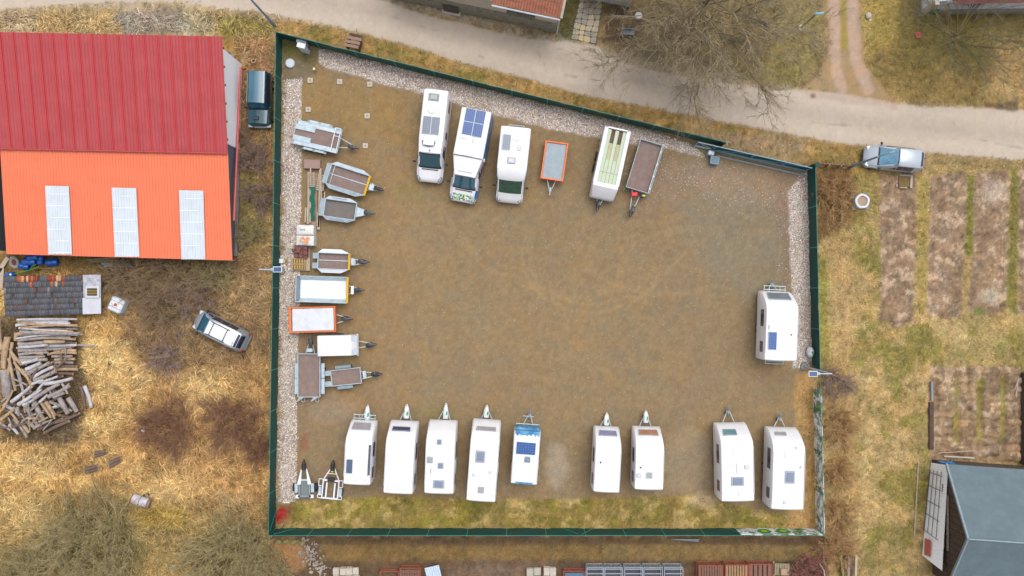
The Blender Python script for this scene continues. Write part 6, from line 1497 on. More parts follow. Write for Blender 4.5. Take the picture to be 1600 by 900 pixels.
# lamps
def solar_lamp(label, top, base_x, arm_to, shaft_rot):
    h = 5.0; t = P(*top, h); T = thing('solar_lamp', label, 'street lamp', (t.x, t.y, 0), 0, 'solar lamps')
    mb = MB(); mb.cyl((0, 0, 0), (0, 0, h), .06, .045, 10); mb.build('pole', M['galv'], T, smooth=40)
    MB().cyl((0, 0, 0), (0, 0, .12), .3, .26, 16).build('base', M['concd'], T)
    a = P(*arm_to, h) - t; a.z = 0
    mb = MB(); mb.tube([(0, 0, h), a * .8 + Vector((0, 0, h))], .035, 6); mb.build('arm', M['galv'], T)
    ang = math.atan2(a.y, a.x)
    o = MB().box((a.x, a.y, h + .06), (.56, .36, .04), rz=ang, bev=.01).build('panel_frame', M['white2'], T); MB().box((a.x, a.y, h + .085), (.48, .28, .02), rz=ang).build('solar_cells', mat('lamp_cells', (60, 90, 140), .2, coat=.5), o)
    MB().box((a.x * .75, a.y * .75, h - .07), (.4, .16, .06), rz=ang, bev=.02).build('lamp_head', M['hgrey'], T)
solar_lamp('solar lamp on a pale pole leaning over the west fence', (405.5, 421), 0, (434, 421), 0)
solar_lamp('solar lamp on a pale pole above the east fence beside the lone caravan', (1299.5, 584), 0, (1270, 584), 0)
def street_lamp(label, base, h, arm, head=True, m='blue_grey_pole'):
    b = P(*base); T = thing('street_lamp', label, 'street lamp', (b.x, b.y, 0), 0, 'street lamps')
    mm = mat('blue_grey_pole', (120, 152, 170), .5, var=.08)
    mb = MB(); mb.cyl((0, 0, 0), (0, 0, 1.2), .12, .11, 12); mb.cyl((0, 0, 1.2), (0, 0, h), .085, .055, 12); mb.build('pole', mm, T, smooth=40)
    a = Vector(arm); pts = [Vector((0, 0, h - .05)) + a * t + Vector((0, 0, .5 * math.sin(t * math.pi / 2))) for t in (0, .25, .5, .75, 1)]
    MB().tube(pts, .045, 8).build('arm', mm, T, smooth=40)
    e = pts[-1]; MB().box(e + a.normalized() * .15, (.42, .2, .12), rz=math.atan2(a.y, a.x), bev=.05).build('lamp_head', mm, T)
street_lamp('street lamp by the road at the top left fence corner, top cut by the frame', (430, 41), 6.5, (.4, 1.0, 0))
street_lamp('street lamp leaning over the bonnet of the car at the road edge', (1327, 261), 4.6, (.5, .16, 0))
b = P(1251, 44); T = thing('garden_lamp_post', 'dark green lamp post with a small blue head by the dirt track', 'lamp post', (b.x, b.y, 0))
MB().cyl((0, 0, 0), (0, 0, 3.0), .07, .05, 10).build('pole', mat('dark_green_pole', (20, 76, 72), .5), T, smooth=40)
MB().box((.2, .05, 3.0), (.6, .16, .1), rz=.1, bev=.04).build('lamp_head', mat('light_blue_head', (120, 180, 210), .4), T); MB().cyl((0, 0, 0), (0, 0, .15), .2, n=12).build('base', M['conc'], T)

# ------------------------------------------------------------------ materials stacked by the west pebbles
p = P(489.5, 257.5); T = thing('board_stack', 'flat stack of brown boards between the ramp trailer and the timber pile', 'board stack', (p.x, p.y, 0), -.02)
for i in range(4): MB().box((random.uniform(-.01, .01), 0, .07 + .09 * i), (1.1, .6, .085), bev=.01).build('board', mat('brown_mauve_board', (166, 138, 130), .8, var=.08), T)
def board(label, px, py, L, W, T_, rz, z, m, name='timber_board', group='timber lying beside the west pebbles', cat='board', n=None):
    p = P(px, py, z); T = thing(name, label, cat, (p.x, p.y, 0), rz, group)
    MB().box((0, 0, z), (L, W, T_), bev=.01).build('plank', m, T); return T
wp = mat('pale_grey_timber', (198, 180, 160), .9, var=.16, scale=7, dirt=(150, 130, 112), dirt_amt=.5)
r = random.Random(9)
lbs = [(482, 309, 3.5, .13, 'outermost long pale board on the left of the timber pile'), (485, 305, 3.7, .10, 'second long pale board from the left in the timber pile'), (499, 310, 3.9, .12, 'long pale board right of the green netting'), (502, 300, 3.2, .10, 'thin pale board beside the right edge of the pile'),
       (477.5, 336, 1.0, .12, 'short pale board at the lower left of the timber pile'), (481, 337, 1.1, .12, 'short pale board next to the lowest green netting'), (497.5, 345, 1.2, .2, 'short board sticking out below the timber pile'), (507, 318, 1.6, .08, 'thin pale lath between the pile and the slotted trailer')]
for i, (x, y, L, W_, lb) in enumerate(lbs): board(lb, x, y, L, W_, .1, math.pi / 2 + r.uniform(-.03, .03), .25 + .09 * (i % 2), wp)
T = board('broad brown board lying at the bottom of the timber pile', 490, 312, 3.6, .55, .12, math.pi / 2, .1, M['wood'])
p = P(488.5, 282); T = thing('ladder', 'short pale ladder lying at the head of the green netting', 'ladder', (p.x, p.y, .42), math.pi / 2)
for s in (-1, 1): MB().box((0, s * .2, 0), (1.0, .05, .06)).build('rail', wp, T)
for i in range(9): MB().box((-.45 + .112 * i, 0, .0), (.05, .42, .04)).build('rung', wp, T)
p = P(503, 286); T = thing('pallet', 'wooden slatted pallet on the timber pile by the broad trailer', 'pallet', (p.x, p.y, .2), math.pi / 2 - .1)
for i in range(8): MB().box((-.5 + .14 * i, 0, .12), (.09, .5, .03)).build('slat', wp, T)
for s in (-1, 0, 1): MB().box((0, s * .22, .05), (1.1, .07, .1)).build('bearer', M['wood'], T)
p = P(490, 318); T = thing('green_netting', 'strip of dark green screen cloth draped along the timber pile', 'netting', (p.x, p.y, 0), 0)
n = 16; vs = []; fs = []
for i in range(n + 1):
    y = (i / n - .5) * 2.3; w0 = -.16 + .05 * math.sin(i * 1.1) + (.02 if i > 8 else .05); w1 = .15 + .04 * math.sin(i * .9 + 1)
    for j in range(4): x = w0 + (w1 - w0) * j / 3; vs.append((x, y, .42 + .03 * math.sin(i * 1.7 + j * 2.2)))
for i in range(n):
    for j in range(3): k = i * 4 + j; fs.append((k, k + 1, k + 5, k + 4))
K = len(vs); mb = MB().add(vs, fs); mb.add([(v[0], v[1], v[2] - .06) for v in vs], [tuple(reversed(f)) for f in fs]); mb.build('cloth', mat('netting_green', (0, 104, 84), .8, var=.2, scale=3), T, smooth=60)
def bigbag(label, px, py, sx, sy, h, m, extra=None):
    p = P(px, py, h); T = thing('builders_bag', label, 'bag', (p.x, p.y, 0), -.03, 'white bags on the pebble strip'); r = random.Random(int(px + py))
    n = 7; vs = []; fs = []
    for j in range(n):
        for i in range(n): u, v = i / (n - 1) * 2 - 1, j / (n - 1) * 2 - 1; vs.append((u * sx / 2, v * sy / 2, h - .12 * (max(abs(u), abs(v))) ** 4 + r.uniform(-.025, .025)))
    for j in range(n - 1):
        for i in range(n - 1): k = j * n + i; fs.append((k, k + 1, k + n + 1, k + n))
    ring = [i for i in range(n)] + [j * n + n - 1 for j in range(1, n)] + [(n - 1) * n + i for i in reversed(range(n - 1))] + [j * n for j in reversed(range(1, n - 1))]
    K = len(vs); vs += [(vs[q][0] * 1.05, vs[q][1] * 1.05, .02) for q in ring]
    for a in range(len(ring)): b = (a + 1) % len(ring); fs.append((ring[a], K + a, K + b, ring[b]))
    MB().add(vs, fs).build('sack', m, T, smooth=50)
    return T
wb_ = mat('white_woven_bag', (232, 230, 226), .8, var=.06, scale=5)
T = bigbag('white bag with faint grey lettering above the orange-stained bag', 476, 359, 1.14, .66, .9, wb_)
tc_ = bpy.data.curves.new('print', 'FONT'); tc_.body = "tona"; tc_.size = .2; tc_.extrude = .003; to = bpy.data.objects.new('print', tc_); COL.objects.link(to); dg = bpy.context.evaluated_depsgraph_get(); me_ = bpy.data.meshes.new_from_object(to.evaluated_get(dg)); bpy.data.objects.remove(to)
o = bpy.data.objects.new('lettering', me_); me_.materials.append(mat('grey_print', (110, 112, 118), .7)); COL.objects.link(o); o.parent = T; o.location = (-.32, -.05, .935)
T = bigbag('open white bag showing orange and brown contents above the brick stack', 476, 375.5, 1.16, .66, .85, wb_)
mb = MB(); r = random.Random(6)
for k in range(16): mb.box((r.uniform(-.28, .28), r.uniform(-.2, .2), .9 + r.uniform(0, .06)), (r.uniform(.1, .24), r.uniform(.06, .12), .05), rz=r.uniform(0, 3), bev=.01)
mb.build('contents', mat('orange_offcuts', (240, 164, 110), .8, var=.3, scale=9), T, kind='stuff')
# bricks
brm = mat('dark_red_paver', (128, 84, 80), .85, var=.2, scale=6); p = P(473, 393)
T = thing('paver_stack', 'untidy stack of dark red pavers on a pallet beside the white-fendered trailer', 'paver stack', (p.x, p.y, 0), -.03)
MB().box((0, 0, .06), (1.1, .9, .1)).build('pallet_base', M['wood'], T); bm_ = None
for (x, y, z, a) in [(-.3, .25, .5, .1), (0, .27, .5, 0), (.3, .22, .52, -.1), (-.32, -.05, .5, .05), (.3, -.12, .5, 0), (0, -.1, .5, .08), (-.3, -.32, .5, 0), (0, -.34, .5, 0), (-.15, .0, .62, .15), (-.14, .2, .62, .1), (.3, -.36, .4, 0), (-.5, .05, .4, .1)]:
    o = MB().box((0, 0, 0), (.27, .22, .1), bev=.012).build('paver', brm, T) if bm_ is None else bpy.data.objects.new('paver', bm_)
    if bm_ is None: bm_ = o.data
    else: COL.objects.link(o); o.parent = T
    o.location = (x, y, z); o.rotation_euler = (0, 0, a)
MB().box((0, 0, .28), (.8, .76, .34), bev=.02).build('paver_core', brm, T)
p = P(469, 413); T = thing('block_stack', 'low stack of yellowish hollow blocks below the red pavers', 'block stack', (p.x, p.y, 0), 0)
hb = mat('yellowish_hollow_block', (214, 180, 112), .85, var=.12, scale=5); blk = None
for j in range(2):
    for i in range(5):
        mb = MB(); y0 = .2 - .38 * j
        if blk is None:
            for s in (-1, 1): mb.box((s * .065, 0, 0), (.03, .34, .2)); 
            for yy in (-.155, 0, .155): mb.box((0, yy, 0), (.1, .03, .2))
            o = mb.build('block', hb, T); blk = o.data
        else: o = bpy.data.objects.new('block', blk); COL.objects.link(o); o.parent = T
        o.location = (-.36 + .17 * i + .02 * j, y0, .32)
MB().box((.05, 0, .1), (1.3, .9, .14), bev=.02).build('pallet_base', wp, T)
p = P(441, 408); T = thing('small_white_box', 'tiny white box by the west fence above the solar lamp', 'box', (p.x, p.y, 0)); MB().box((0, 0, .12), (.26, .28, .24), bev=.03).build('body', M['white2'], T); MB().box((0, 0, .25), (.28, .3, .03), bev=.01).build('lid', M['white2'], T)
p = P(448.5, 408.5); T = thing('wooden_block', 'small pale wooden block standing on the pebbles by the white box', 'block', (p.x, p.y, 0)); MB().box((0, 0, .1), (.12, .38, .2), bev=.02).build('body', hb, T); MB().box((0, 0, .21), (.06, .2, .02)).build('slot', M['woodd'], T)
# red hose
p = P(440, 806); T = thing('red_hose', 'tangled red hose heaped in the south-west corner of the yard', 'hose', (p.x, p.y, 0)); r = random.Random(12)
rm = mat('red_hose_rubber', (206, 30, 44), .5, var=.15)
for c_i in range(6):
    pts = []; cx, cy = r.uniform(-.12, .16), r.uniform(-.4, .45); R0 = r.uniform(.16, .36); a0 = r.uniform(0, 6)
    for k in range(34): a = a0 + k * .45; pts.append((cx + math.cos(a) * R0 * (1 + .3 * math.sin(a * .37)) * .9, cy + math.sin(a * 1.07) * R0 * 1.25, .05 + .02 * c_i + .02 * math.sin(a * 2)))
    MB().tube(pts, .014, 5).build('coil', rm, T, smooth=60)

# ------------------------------------------------------------------ logs
bark = [mat('log_bark_grey', (170, 162, 158), .9, var=.3, scale=5, dirt=(112, 98, 92), dirt_amt=.8), mat('log_bark_silver', (206, 206, 212), .85, var=.16, scale=4, dirt=(140, 128, 122), dirt_amt=.7), mat('log_bark_tan', (192, 164, 132), .9, var=.25, scale=4, dirt=(130, 104, 84), dirt_amt=.7), mat('log_bark_brown', (124, 102, 90), .9, var=.3, scale=5, dirt=(84, 70, 62), dirt_amt=.7)]
cut = mat('log_cut_end', (206, 178, 140), .85, var=.2, scale=6)
LG = 'logs in the heap below the slate shed'
ORD = ['topmost', 'second', 'third', 'fourth', 'fifth', 'sixth', 'seventh', 'eighth', 'ninth', 'tenth', 'eleventh', 'twelfth', 'thirteenth', 'fourteenth', 'lowest']
CN = {}
def nx(s):
    i = CN.get(s, 0); CN[s] = i + 1
    return ORD[min(i, 14)] + ' ' + s
def log(label, x0, y0, x1, y1, dpx, z, mi, group=LG, zz=None):
    z1 = zz if zz is not None else z
    a, b = P(x0, y0, z), P(x1, y1, z1); rr = dpx / PPM / 2
    c = (a + b) / 2; d = b - a; T = thing('log', label, 'log', (c.x, c.y, 0), math.atan2(d.y, d.x), group); L = math.hypot(d.x, d.y); r = random.Random(int(x0 * 31 + y0 * 7 + dpx * 13))
    n = 9; k = max(3, int(L / .35)); vs = []; fs = []; bend = r.uniform(-.03, .03) * L
    for i in range(k + 1):
        t = i / k; rad = rr * (1.05 - .18 * t) * r.uniform(.93, 1.07); oy = bend * math.sin(t * math.pi)
        zc = lerp(z, z1, t) - T.location.z
        for j in range(n): an = 2 * math.pi * j / n; q = rad * (1 + r.uniform(-.08, .08)); vs.append(((t - .5) * L, oy + math.cos(an) * q, zc + math.sin(an) * q))
    for i in range(k):
        for j in range(n): fs.append((i * n + j, i * n + (j + 1) % n, (i + 1) * n + (j + 1) % n, (i + 1) * n + j))
    MB().add(vs, [tuple(reversed(f)) for f in fs]).build('bark', bark[mi], T, smooth=50)
    for e in (0, k):
        q = [Vector(vs[e * n + j]) for j in range(n)]; 
        mb = MB(); sg = -1 if e == 0 else 1; mb.add([v + Vector((.012 * sg, 0, 0)) for v in q] + [v + Vector((-.01 * sg, 0, 0)) for v in q], [tuple(range(n)) if sg < 0 else tuple(reversed(range(n)))] + [(j, (j + 1) % n, n + (j + 1) % n, n + j) for j in range(n)]); mb.build('cut_end', cut, T)
r = random.Random(21)
S_A = 'thin grey pole of the neat stack right below the slate shed'
for i in range(15):
    y = 499 + i * 3.1; x0 = 27 + r.uniform(-2, 8); x1 = r.uniform(100, 130)
    log(nx(S_A), x0, y + r.uniform(-2, 2), x1, y + r.uniform(-3.5, 3.5), r.uniform(3, 5), .95 - .02 * i + r.uniform(-.1, .1), r.choice([0, 1, 0, 2]))
for i in range(12):
    y = 500 + i * 4; log('grey pole under the thin poles of the stack below the slate shed', 32 + r.uniform(-4, 8), y, r.uniform(95, 122), y + r.uniform(-2, 2), r.uniform(4, 5.5), .55, r.choice([0, 3, 2]))
S_B = 'short pale log of the stack at middle left'
for i, y in enumerate((538, 541.5, 547, 553, 558, 563)): log(nx(S_B), 28 + r.uniform(0, 3), y + 1, 70 + r.uniform(-4, 8), y + r.uniform(-3, 1), r.uniform(4, 6), .9, r.choice([1, 1, 0]))
S_C = 'short brownish log of the stack on the right'
for i in range(10): y = 536 + i * 5.2; log(nx(S_C), 84 + r.uniform(-4, 4), y, 116 + r.uniform(-4, 6), y + r.uniform(-2, 2), r.uniform(4, 5.5), .6 + r.uniform(-.1, .1), r.choice([2, 3, 3, 0]))
log('long thin pole sticking out to the right of the log heap', 100, 539, 147, 540.5, 3.5, .5, 0)
log('yellowish peeled log lying in the upper stack', 70, 534, 100, 534, 5.5, 1.05, 2)
S_D = 'thick silvery log of the slanting middle row'
for (a, b, c, d, w_) in ((33, 568, 60, 561, 6.5), (41, 577, 64, 567, 6.5), (42, 584, 77, 567, 6), (51, 590, 84, 573, 6), (54, 595, 87, 580, 6), (70, 600, 113, 591, 5.5), (61, 598, 90, 588, 4)): log(nx(S_D), a, b, c, d, w_, .9, r.choice([1, 0, 1]))
S_E = 'long silvery log slanting up-right across the lower heap'
for (a, b, c, d, w_) in ((18, 628, 50, 602, 6), (29, 632, 64, 608, 6), (53, 623, 92, 600, 6), (56, 614, 70, 597, 4), (76, 620, 108, 603, 6.5), (36, 633, 56, 623, 4), (50, 600, 68, 594, 4.5), (84, 621, 100, 614, 4.5), (62, 628, 74, 617, 4)): log(nx(S_E), a, b, c, d, w_, .95, r.choice([1, 0, 1, 1]))
S_F = 'steep log at the lower end of the heap'
for (a, b, c, d, w_) in ((38, 630, 61, 667, 7), (54, 628, 70, 662, 8.5), (65, 630, 80, 652, 5), (72, 628, 86, 650, 6.5), (93, 622, 106, 646, 8), (107, 622, 120, 643, 8), (22, 655, 42, 683, 4.5), (34, 660, 45, 676, 6), (15, 663, 28, 678, 5), (44, 658, 55, 670, 6)): log(nx(S_F), a, b, c, d, w_, .7, r.choice([0, 0, 2, 1]))
S_G = 'shallow slanting log along the bottom rim'
for (a, b, c, d, w_) in ((60, 670, 98, 654, 5), (70, 676, 108, 658, 5.5), (88, 660, 124, 646, 5), (20, 658, 44, 648, 4.5), (24, 662, 48, 650, 4), (78, 628, 112, 642, 5), (80, 638, 100, 630, 4), (0, 668, 14, 667, 5), (0, 660, 16, 672, 4)): log(nx(S_G), a, b, c, d, w_, .5, r.choice([0, 1, 0, 3]))
S_H = 'thin crooked pole leaning on the left flank'
for (a, b, c, d, w_) in ((17, 550, 34, 570, 5), (16, 545, 30, 590, 3.5), (22, 566, 50, 599, 4), (14, 560, 24, 610, 5), (28, 580, 36, 612, 5), (36, 578, 50, 606, 4), (4, 640, 20, 610, 4)): log(nx(S_H), a, b, c, d, w_, 1.0, r.choice([2, 0, 2]))
S_I = 'thick tan log lying steeply at the far left'
for (a, b, c, d, w_) in ((12, 527, 6, 575, 10), (19, 535, 13, 585, 5), (25, 520, 24, 532, 6), (-3, 500, 2, 545, 8), (2, 655, 22, 640, 5)): log(nx(S_I), a, b, c, d, w_, .75, 2)
log('very thick grey trunk section at the far left edge of the heap', 7, 578, 12, 619, 16, .6, 0)
log('short pale log end at the lower left of the heap', 6, 632, 20, 640, 6, .5, 1); log('stubby pale log beside the short end at the lower left', 20, 638, 32, 648, 6.5, .5, 1)
S_J = 'dark log in the lowest layer of the heap'
for i in range(34):
    x = r.uniform(12, 98); y = r.uniform(575, 662); a = r.choice([-.5, 1.1, -.45, 1.2, .1]) + r.uniform(-.15, .15); l = r.uniform(12, 20)
    log(S_J, x - math.cos(a) * l, y - math.sin(a) * l * .9, x + math.cos(a) * l, y + math.sin(a) * l * .9, r.uniform(4, 6.5), .3 + r.uniform(0, .15), r.choice([3, 3, 0]))
S_L = 'loose thin stick thrown across the heap'
for i in range(46):
    x = r.uniform(6, 104); y = r.uniform(545, 664); a = r.choice([-.5, 1.1, -.3, 1.3, .3, -.8]) + r.uniform(-.3, .3); l = r.uniform(6, 14)
    if x > 90 and y > 600 + (110 - x): continue
    log(S_L, x - math.cos(a) * l, y - math.sin(a) * l, x + math.cos(a) * l, y + math.sin(a) * l, r.uniform(1.8, 4), .75 + r.uniform(0, .4), r.choice([3, 2, 0, 0]), zz=.6 + r.uniform(0, .5))
log('birch-grey log lying apart to the right of the heap, right one of two', 132, 603, 143, 637, 6.5, .18, 1, 'two logs lying apart'); log('dull brown log lying apart to the right of the heap, left one of two', 127, 606, 133, 640, 5.5, .16, 3, 'two logs lying apart')
S_K = 'short dark split log on the straw below the heap'
for (a, b, c, d, w_, lb) in ((133, 734, 154, 728, 7, 'dark split log at the lower left of the loose trio in the straw'), (171, 724, 190, 716, 7, 'dark split log at the right of the loose trio in the straw'), (148, 708, 167, 705, 6, 'dark split log at the top of the loose trio in the straw')): log(lb, a, b, c, d, w_, .16, 3, 'loose split logs in the straw'); log(lb.replace('dark split', 'narrower grey half'), a, b + 4.5, c, d + 4.5, w_ * .7, .14, 3, 'loose split logs in the straw')
# loose grey boards under the brush
for i, (x, y, L, a) in enumerate([(252, 553, 1.5, -.1), (250, 558, 1.3, .1), (258, 550, 1.2, .25)]): board(['upper grey board in the purple scrub', 'lowest grey board in the purple scrub', 'crossed grey board in the purple scrub'][i], x, y, L, .14, .05, a, .2, M['wood'], group='grey boards in the scrub')
# silver boiler tank and things
p = P(221, 783, .35); T = thing('old_tank', 'cylindrical white and rust tank lying in the straw', 'tank', (p.x, p.y, 0), -.32)
mb = MB(); mb.cyl((-.62, 0, .36), (.5, 0, .36), .33, n=20); mb.build('shell', mat('tank_white', (206, 206, 216), .5, var=.1, scale=3, dirt=(160, 110, 96), dirt_amt=.5), T, smooth=40)
mb = MB(); mb.cyl((.5, 0, .36), (.62, 0, .36), .32, .27, 20); mb.build('end_cap', mat('tank_end', (150, 126, 120), .7, var=.2), T, smooth=40)
for x in (-.6, -.06, .48): MB().cyl((x - .02, 0, .36), (x + .02, 0, .36), .345, n=20).build('band', M['rust'], T, smooth=40)
mb = MB(); mb.tube([(.28 + .12 * math.cos(a * .7), -.12 + .12 * math.sin(a * .7), .68) for a in range(9)], .015, 5); mb.build('handle_ring', M['rust'], T)
p = P(231, 774); T = thing('black_bucket', 'small dark bucket standing behind the lying tank', 'bucket', (p.x, p.y, 0)); mb = MB(); mb.cyl((0, 0, 0), (0, 0, .36), .16, .2, 14, caps=False); mb.cyl((0, 0, .0), (0, 0, .03), .16, n=14); mb.build('body', M['black'], T, smooth=40); MB().tube([(.2 * math.cos(t), .2 * math.sin(t), .36) for t in [k * .45 for k in range(15)]], .015, 5).build('rim', M['galv_d'], T)
p = P(226, 672); T = thing('blue_bucket', 'tiny blue bucket at the edge of the dark reddish shrub', 'bucket', (p.x, p.y, 0)); MB().cyl((0, 0, 0), (0, 0, .25), .1, .12, 12).build('body', mat('slate_blue_plastic', (80, 120, 150), .5), T, smooth=40); MB().cyl((0, 0, .25), (0, 0, .27), .13, n=12).build('rim', M['hgrey'], T)
# water container
p = P(181, 476, .9); T = thing('water_container', 'white plastic cube container with a red cap right of the slate shed', 'container', (p.x, p.y, 0), -.42)
MB().box((0, 0, .52), (.92, .98, .86), bev=.1).build('tank', M['white2'], T); MB().box((0, 0, .06), (1.0, 1.05, .1)).build('pallet_base', M['galv_d'], T)
mb = MB()
for z in (.2, .5, .8): mb.tube([(-.5, -.52, z), (.5, -.52, z), (.5, .52, z), (-.5, .52, z)], .012, 4, close=True)
for x in (-.3, 0, .3): mb.tube([(x, -.53, .1), (x, -.53, .96)], .012, 4).tube([(x, .53, .1), (x, .53, .96)], .012, 4)
for y in (-.2, .22): mb.tube([(-.5, y, .98), (.5, y, .98)], .016, 4)
mb.build('cage', M['galv_d'], T); MB().cyl((0, 0, .95), (0, 0, 1.0), .1, n=16).build('cap', mat('red_cap', (220, 60, 56), .5), T)
# barrels and junk between barn and shed
def barrel(label, px, py, rz, z, m='blue', sc=1.0, up=False):
    p = P(px, py, z); T = thing('barrel', label, 'barrel', (p.x, p.y, 0), rz, 'blue barrels beside the barn')
    R_b, L_b = .28 * sc, .86 * sc; mb = MB(); prof = [(0, .9), (.04, 1), (.3, 1.0), (.33, 1.05), (.36, 1), (.64, 1), (.67, 1.05), (.70, 1), (.96, 1), (1, .9)]; n = 18; vs = []; fs = []
    for t, rr in prof:
        for j in range(n): a = 2 * math.pi * j / n; vs.append(((t - .5) * L_b, math.cos(a) * R_b * rr, z + math.sin(a) * R_b * rr) if not up else (math.cos(a) * R_b * rr, math.sin(a) * R_b * rr, t * L_b))
    for i in range(len(prof) - 1):
        for j in range(n): fs.append((i * n + j, i * n + (j + 1) % n, (i + 1) * n + (j + 1) % n, (i + 1) * n + j))
    if not up: fs = [tuple(reversed(f)) for f in fs]
    fs += [tuple(range(n)), tuple((len(prof) - 1) * n + j for j in range(n))]
    mb.add(vs, fs); mb.build('body', M[m], T, smooth=50)
    e = MB(); (e.cyl((L_b / 2, R_b * .5, z), (L_b / 2 + .03, R_b * .5, z), .05, n=10) if not up else e.cyl((0, R_b * .5, L_b), (0, R_b * .5, L_b + .03), .05, n=10)); e.build('bung', M['black'], T)
barrel('large blue barrel lying flat in the middle of the group', 47, 409, 0, .35); barrel('light blue barrel tilted at the lower left of the group', 38, 416, -.2, .3, sc=.8); barrel('blue barrel close to the barn eave', 30 + 33, 405, math.pi / 2, .35, sc=.8)
barrel('upright rusty-topped blue barrel at the right end of the group', 82, 410, .1, .3, sc=.9); barrel('dark blue barrel half hidden under the middle one', 52, 402, .1, .6, sc=.8)
M['lblue'] = mat('light_blue_plastic', (60, 150, 215), .4, var=.1)
p = P(17, 430, .2); T = thing('blue_canister', 'bright blue plastic canister at the shed corner', 'canister', (p.x, p.y, 0), .2); MB().box((0, 0, .3), (.62, .36, .4), bev=.09, tilt=Matrix.Rotation(.3, 3, 'X')).build('body', M['blue'], T); MB().cyl((.2, 0, .5), (.2, 0, .6), .07, n=10).build('cap', M['white2'], T)
p = P(22, 410, .2); T = thing('worn_wheel', 'pale worn tyre with a red hub beside the blue barrels', 'tyre', (p.x, p.y, 0), .4); mb = MB(); n = 22; k = 8; vs = []; fs = []
for i in range(n):
    a = 2 * math.pi * i / n
    for j in range(k): b_ = 2 * math.pi * j / k; R1 = .3 + .13 * math.cos(b_); vs.append((math.cos(a) * R1 * .85, math.sin(a) * R1 * 1.1, .16 + .11 * math.sin(b_)))
for i in range(n):
    for j in range(k): fs.append((i * k + j, ((i + 1) % n) * k + j, ((i + 1) % n) * k + (j + 1) % k, i * k + (j + 1) % k))
mb.add(vs, fs); mb.build('tyre', mat('pale_old_rubber', (160, 156, 146), .9, var=.15), T, smooth=60); MB().cyl((0, 0, .05), (0, 0, .2), .18, n=16).build('hub', mat('dark_red_hub', (120, 50, 50), .6), T)
p = P(45, 424, .2); T = thing('green_pole', 'bright green metal pole leaning along the shed eave', 'pole', (p.x, p.y, 0), .2); MB().tube([(-.95, 0, .3), (.6, .05, .6), (.95, .1, .6)], .025, 6).build('shaft', mat('bright_green_paint', (90, 190, 70), .5), T); MB().tube([(.3, 0, .6), (.6, .25, .7), (.8, .3, .6)], .02, 6).build('bracket', mat('bright_green_paint'), T)
for i, (x, y, L, a, W_, lb) in enumerate([(4, 415, 1.3, 1.0, .28, 'pale broad board leaning left of the old tyre'), (4, 340, 3.0, 1.45, .26, 'long grey board along the orange roof\'s left edge'), (2, 322, 2.2, 1.5, .1, 'thin pale lath left of the orange roof'), (2, 435, 1.4, 1.5, .3, 'white board at the shed\'s left corner')]): board(lb, x, y, L, W_, .05, a, .3, wp, group='boards at the left edge by the barn')
lbq = ['bluish grey plank in the stack under the orange eave', 'uppermost bluish plank half under the orange eave', 'olive mossy plank in the stack under the orange eave', 'pale plank nearest the barrels in the eave stack']
for i, (x, y, L, m_) in enumerate([(182, 412.5, 2.0, mat('blue_grey_plank', (140, 164, 184), .8, var=.15)), (184, 415.5, 1.9, mat('blue_grey_plank')), (168, 408, 2.4, mat('mossy_plank', (150, 146, 104), .9, var=.2)), (160, 404.5, 2.0, M['wood'])]): board(lbq[i], x, y, L, .12, .08, -.02 + .03 * i, .15, m_, group='planks under the orange eave')

# ------------------------------------------------------------------ garden, path and south stacks
bx = [(907, 0), (943, 0), (931, 69), (892, 61)]
PT = bpy.data.objects.new('stone_path', None); COL.objects.link(PT); PT['kind'] = 'structure'
r = random.Random(8); stm = [mat('path_slab_beige', (196, 184, 160), .9, var=.1, scale=5, dirt=(150, 142, 120), dirt_amt=.6), mat('path_slab_grey', (172, 166, 152), .9, var=.1, scale=5, dirt=(120, 118, 104), dirt_amt=.6), mat('path_slab_ochre', (208, 188, 150), .9, var=.1, scale=5)]
rowsN, colsN = 8, 4; gp = {}
for j in range(rowsN + 1):
    for i in range(colsN + 1):
        t, s = j / rowsN, i / colsN; jx = 0 if i in (0, colsN) else r.uniform(-2, 2); jy = 0 if j in (0, rowsN) else r.uniform(-1.6, 1.6)
        a = (lerp(bx[0][0], bx[3][0], t), lerp(bx[0][1] - 4, bx[3][1], t)); b = (lerp(bx[1][0], bx[2][0], t), lerp(bx[1][1] - 4, bx[2][1], t)); gp[i, j] = (lerp(a[0], b[0], s) + jx, lerp(a[1], b[1], s) + jy)
for j in range(rowsN):
    for i in range(colsN):
        q = [P(*gp[k]) for k in ((i, j), (i + 1, j), (i + 1, j + 1), (i, j + 1))]; c = sum(q, Vector()) / 4; oct_ = []
        for a in range(4):
            p0, p1 = q[a], q[(a + 1) % 4]; oct_ += [c + (p0.lerp(p1, .16) - c) * .93, c + (p0.lerp(p1, .84) - c) * .93]
        MB().prism([(v.x, v.y) for v in oct_], .0, .07 + r.uniform(-.015, .02)).build('stone_slab', stm[r.choice([0, 0, 1, 1, 2] if j > 4 else [1, 1, 0])], PT)
p = P(900, 40)
mb = MB(); q = [P(906, -6), P(944, -6), P(932, 69.5), P(891, 61)]; mb.prism([(v.x, v.y) for v in q], -.02, .02); mb.build('path_bed', mat('path_joint_soil', (104, 98, 80), .95, var=.2), PT)
def rot_disc(label, px, py, rad, h, m, name='well_cover', cat='cover'):
    p = P(px, py); T = thing(name, label, cat, (p.x, p.y, 0)); MB().cyl((0, 0, 0), (0, 0, h), rad, n=22).build('body', M[m], T, smooth=40); MB().box((0, 0, h + .015), (rad * 1.6, .05, .03)).build('handle', M['galv_d'], T); return T
rot_disc('round grey well cover in the brush right of the paved path', 997, 26, .24, .25, 'hgrey')
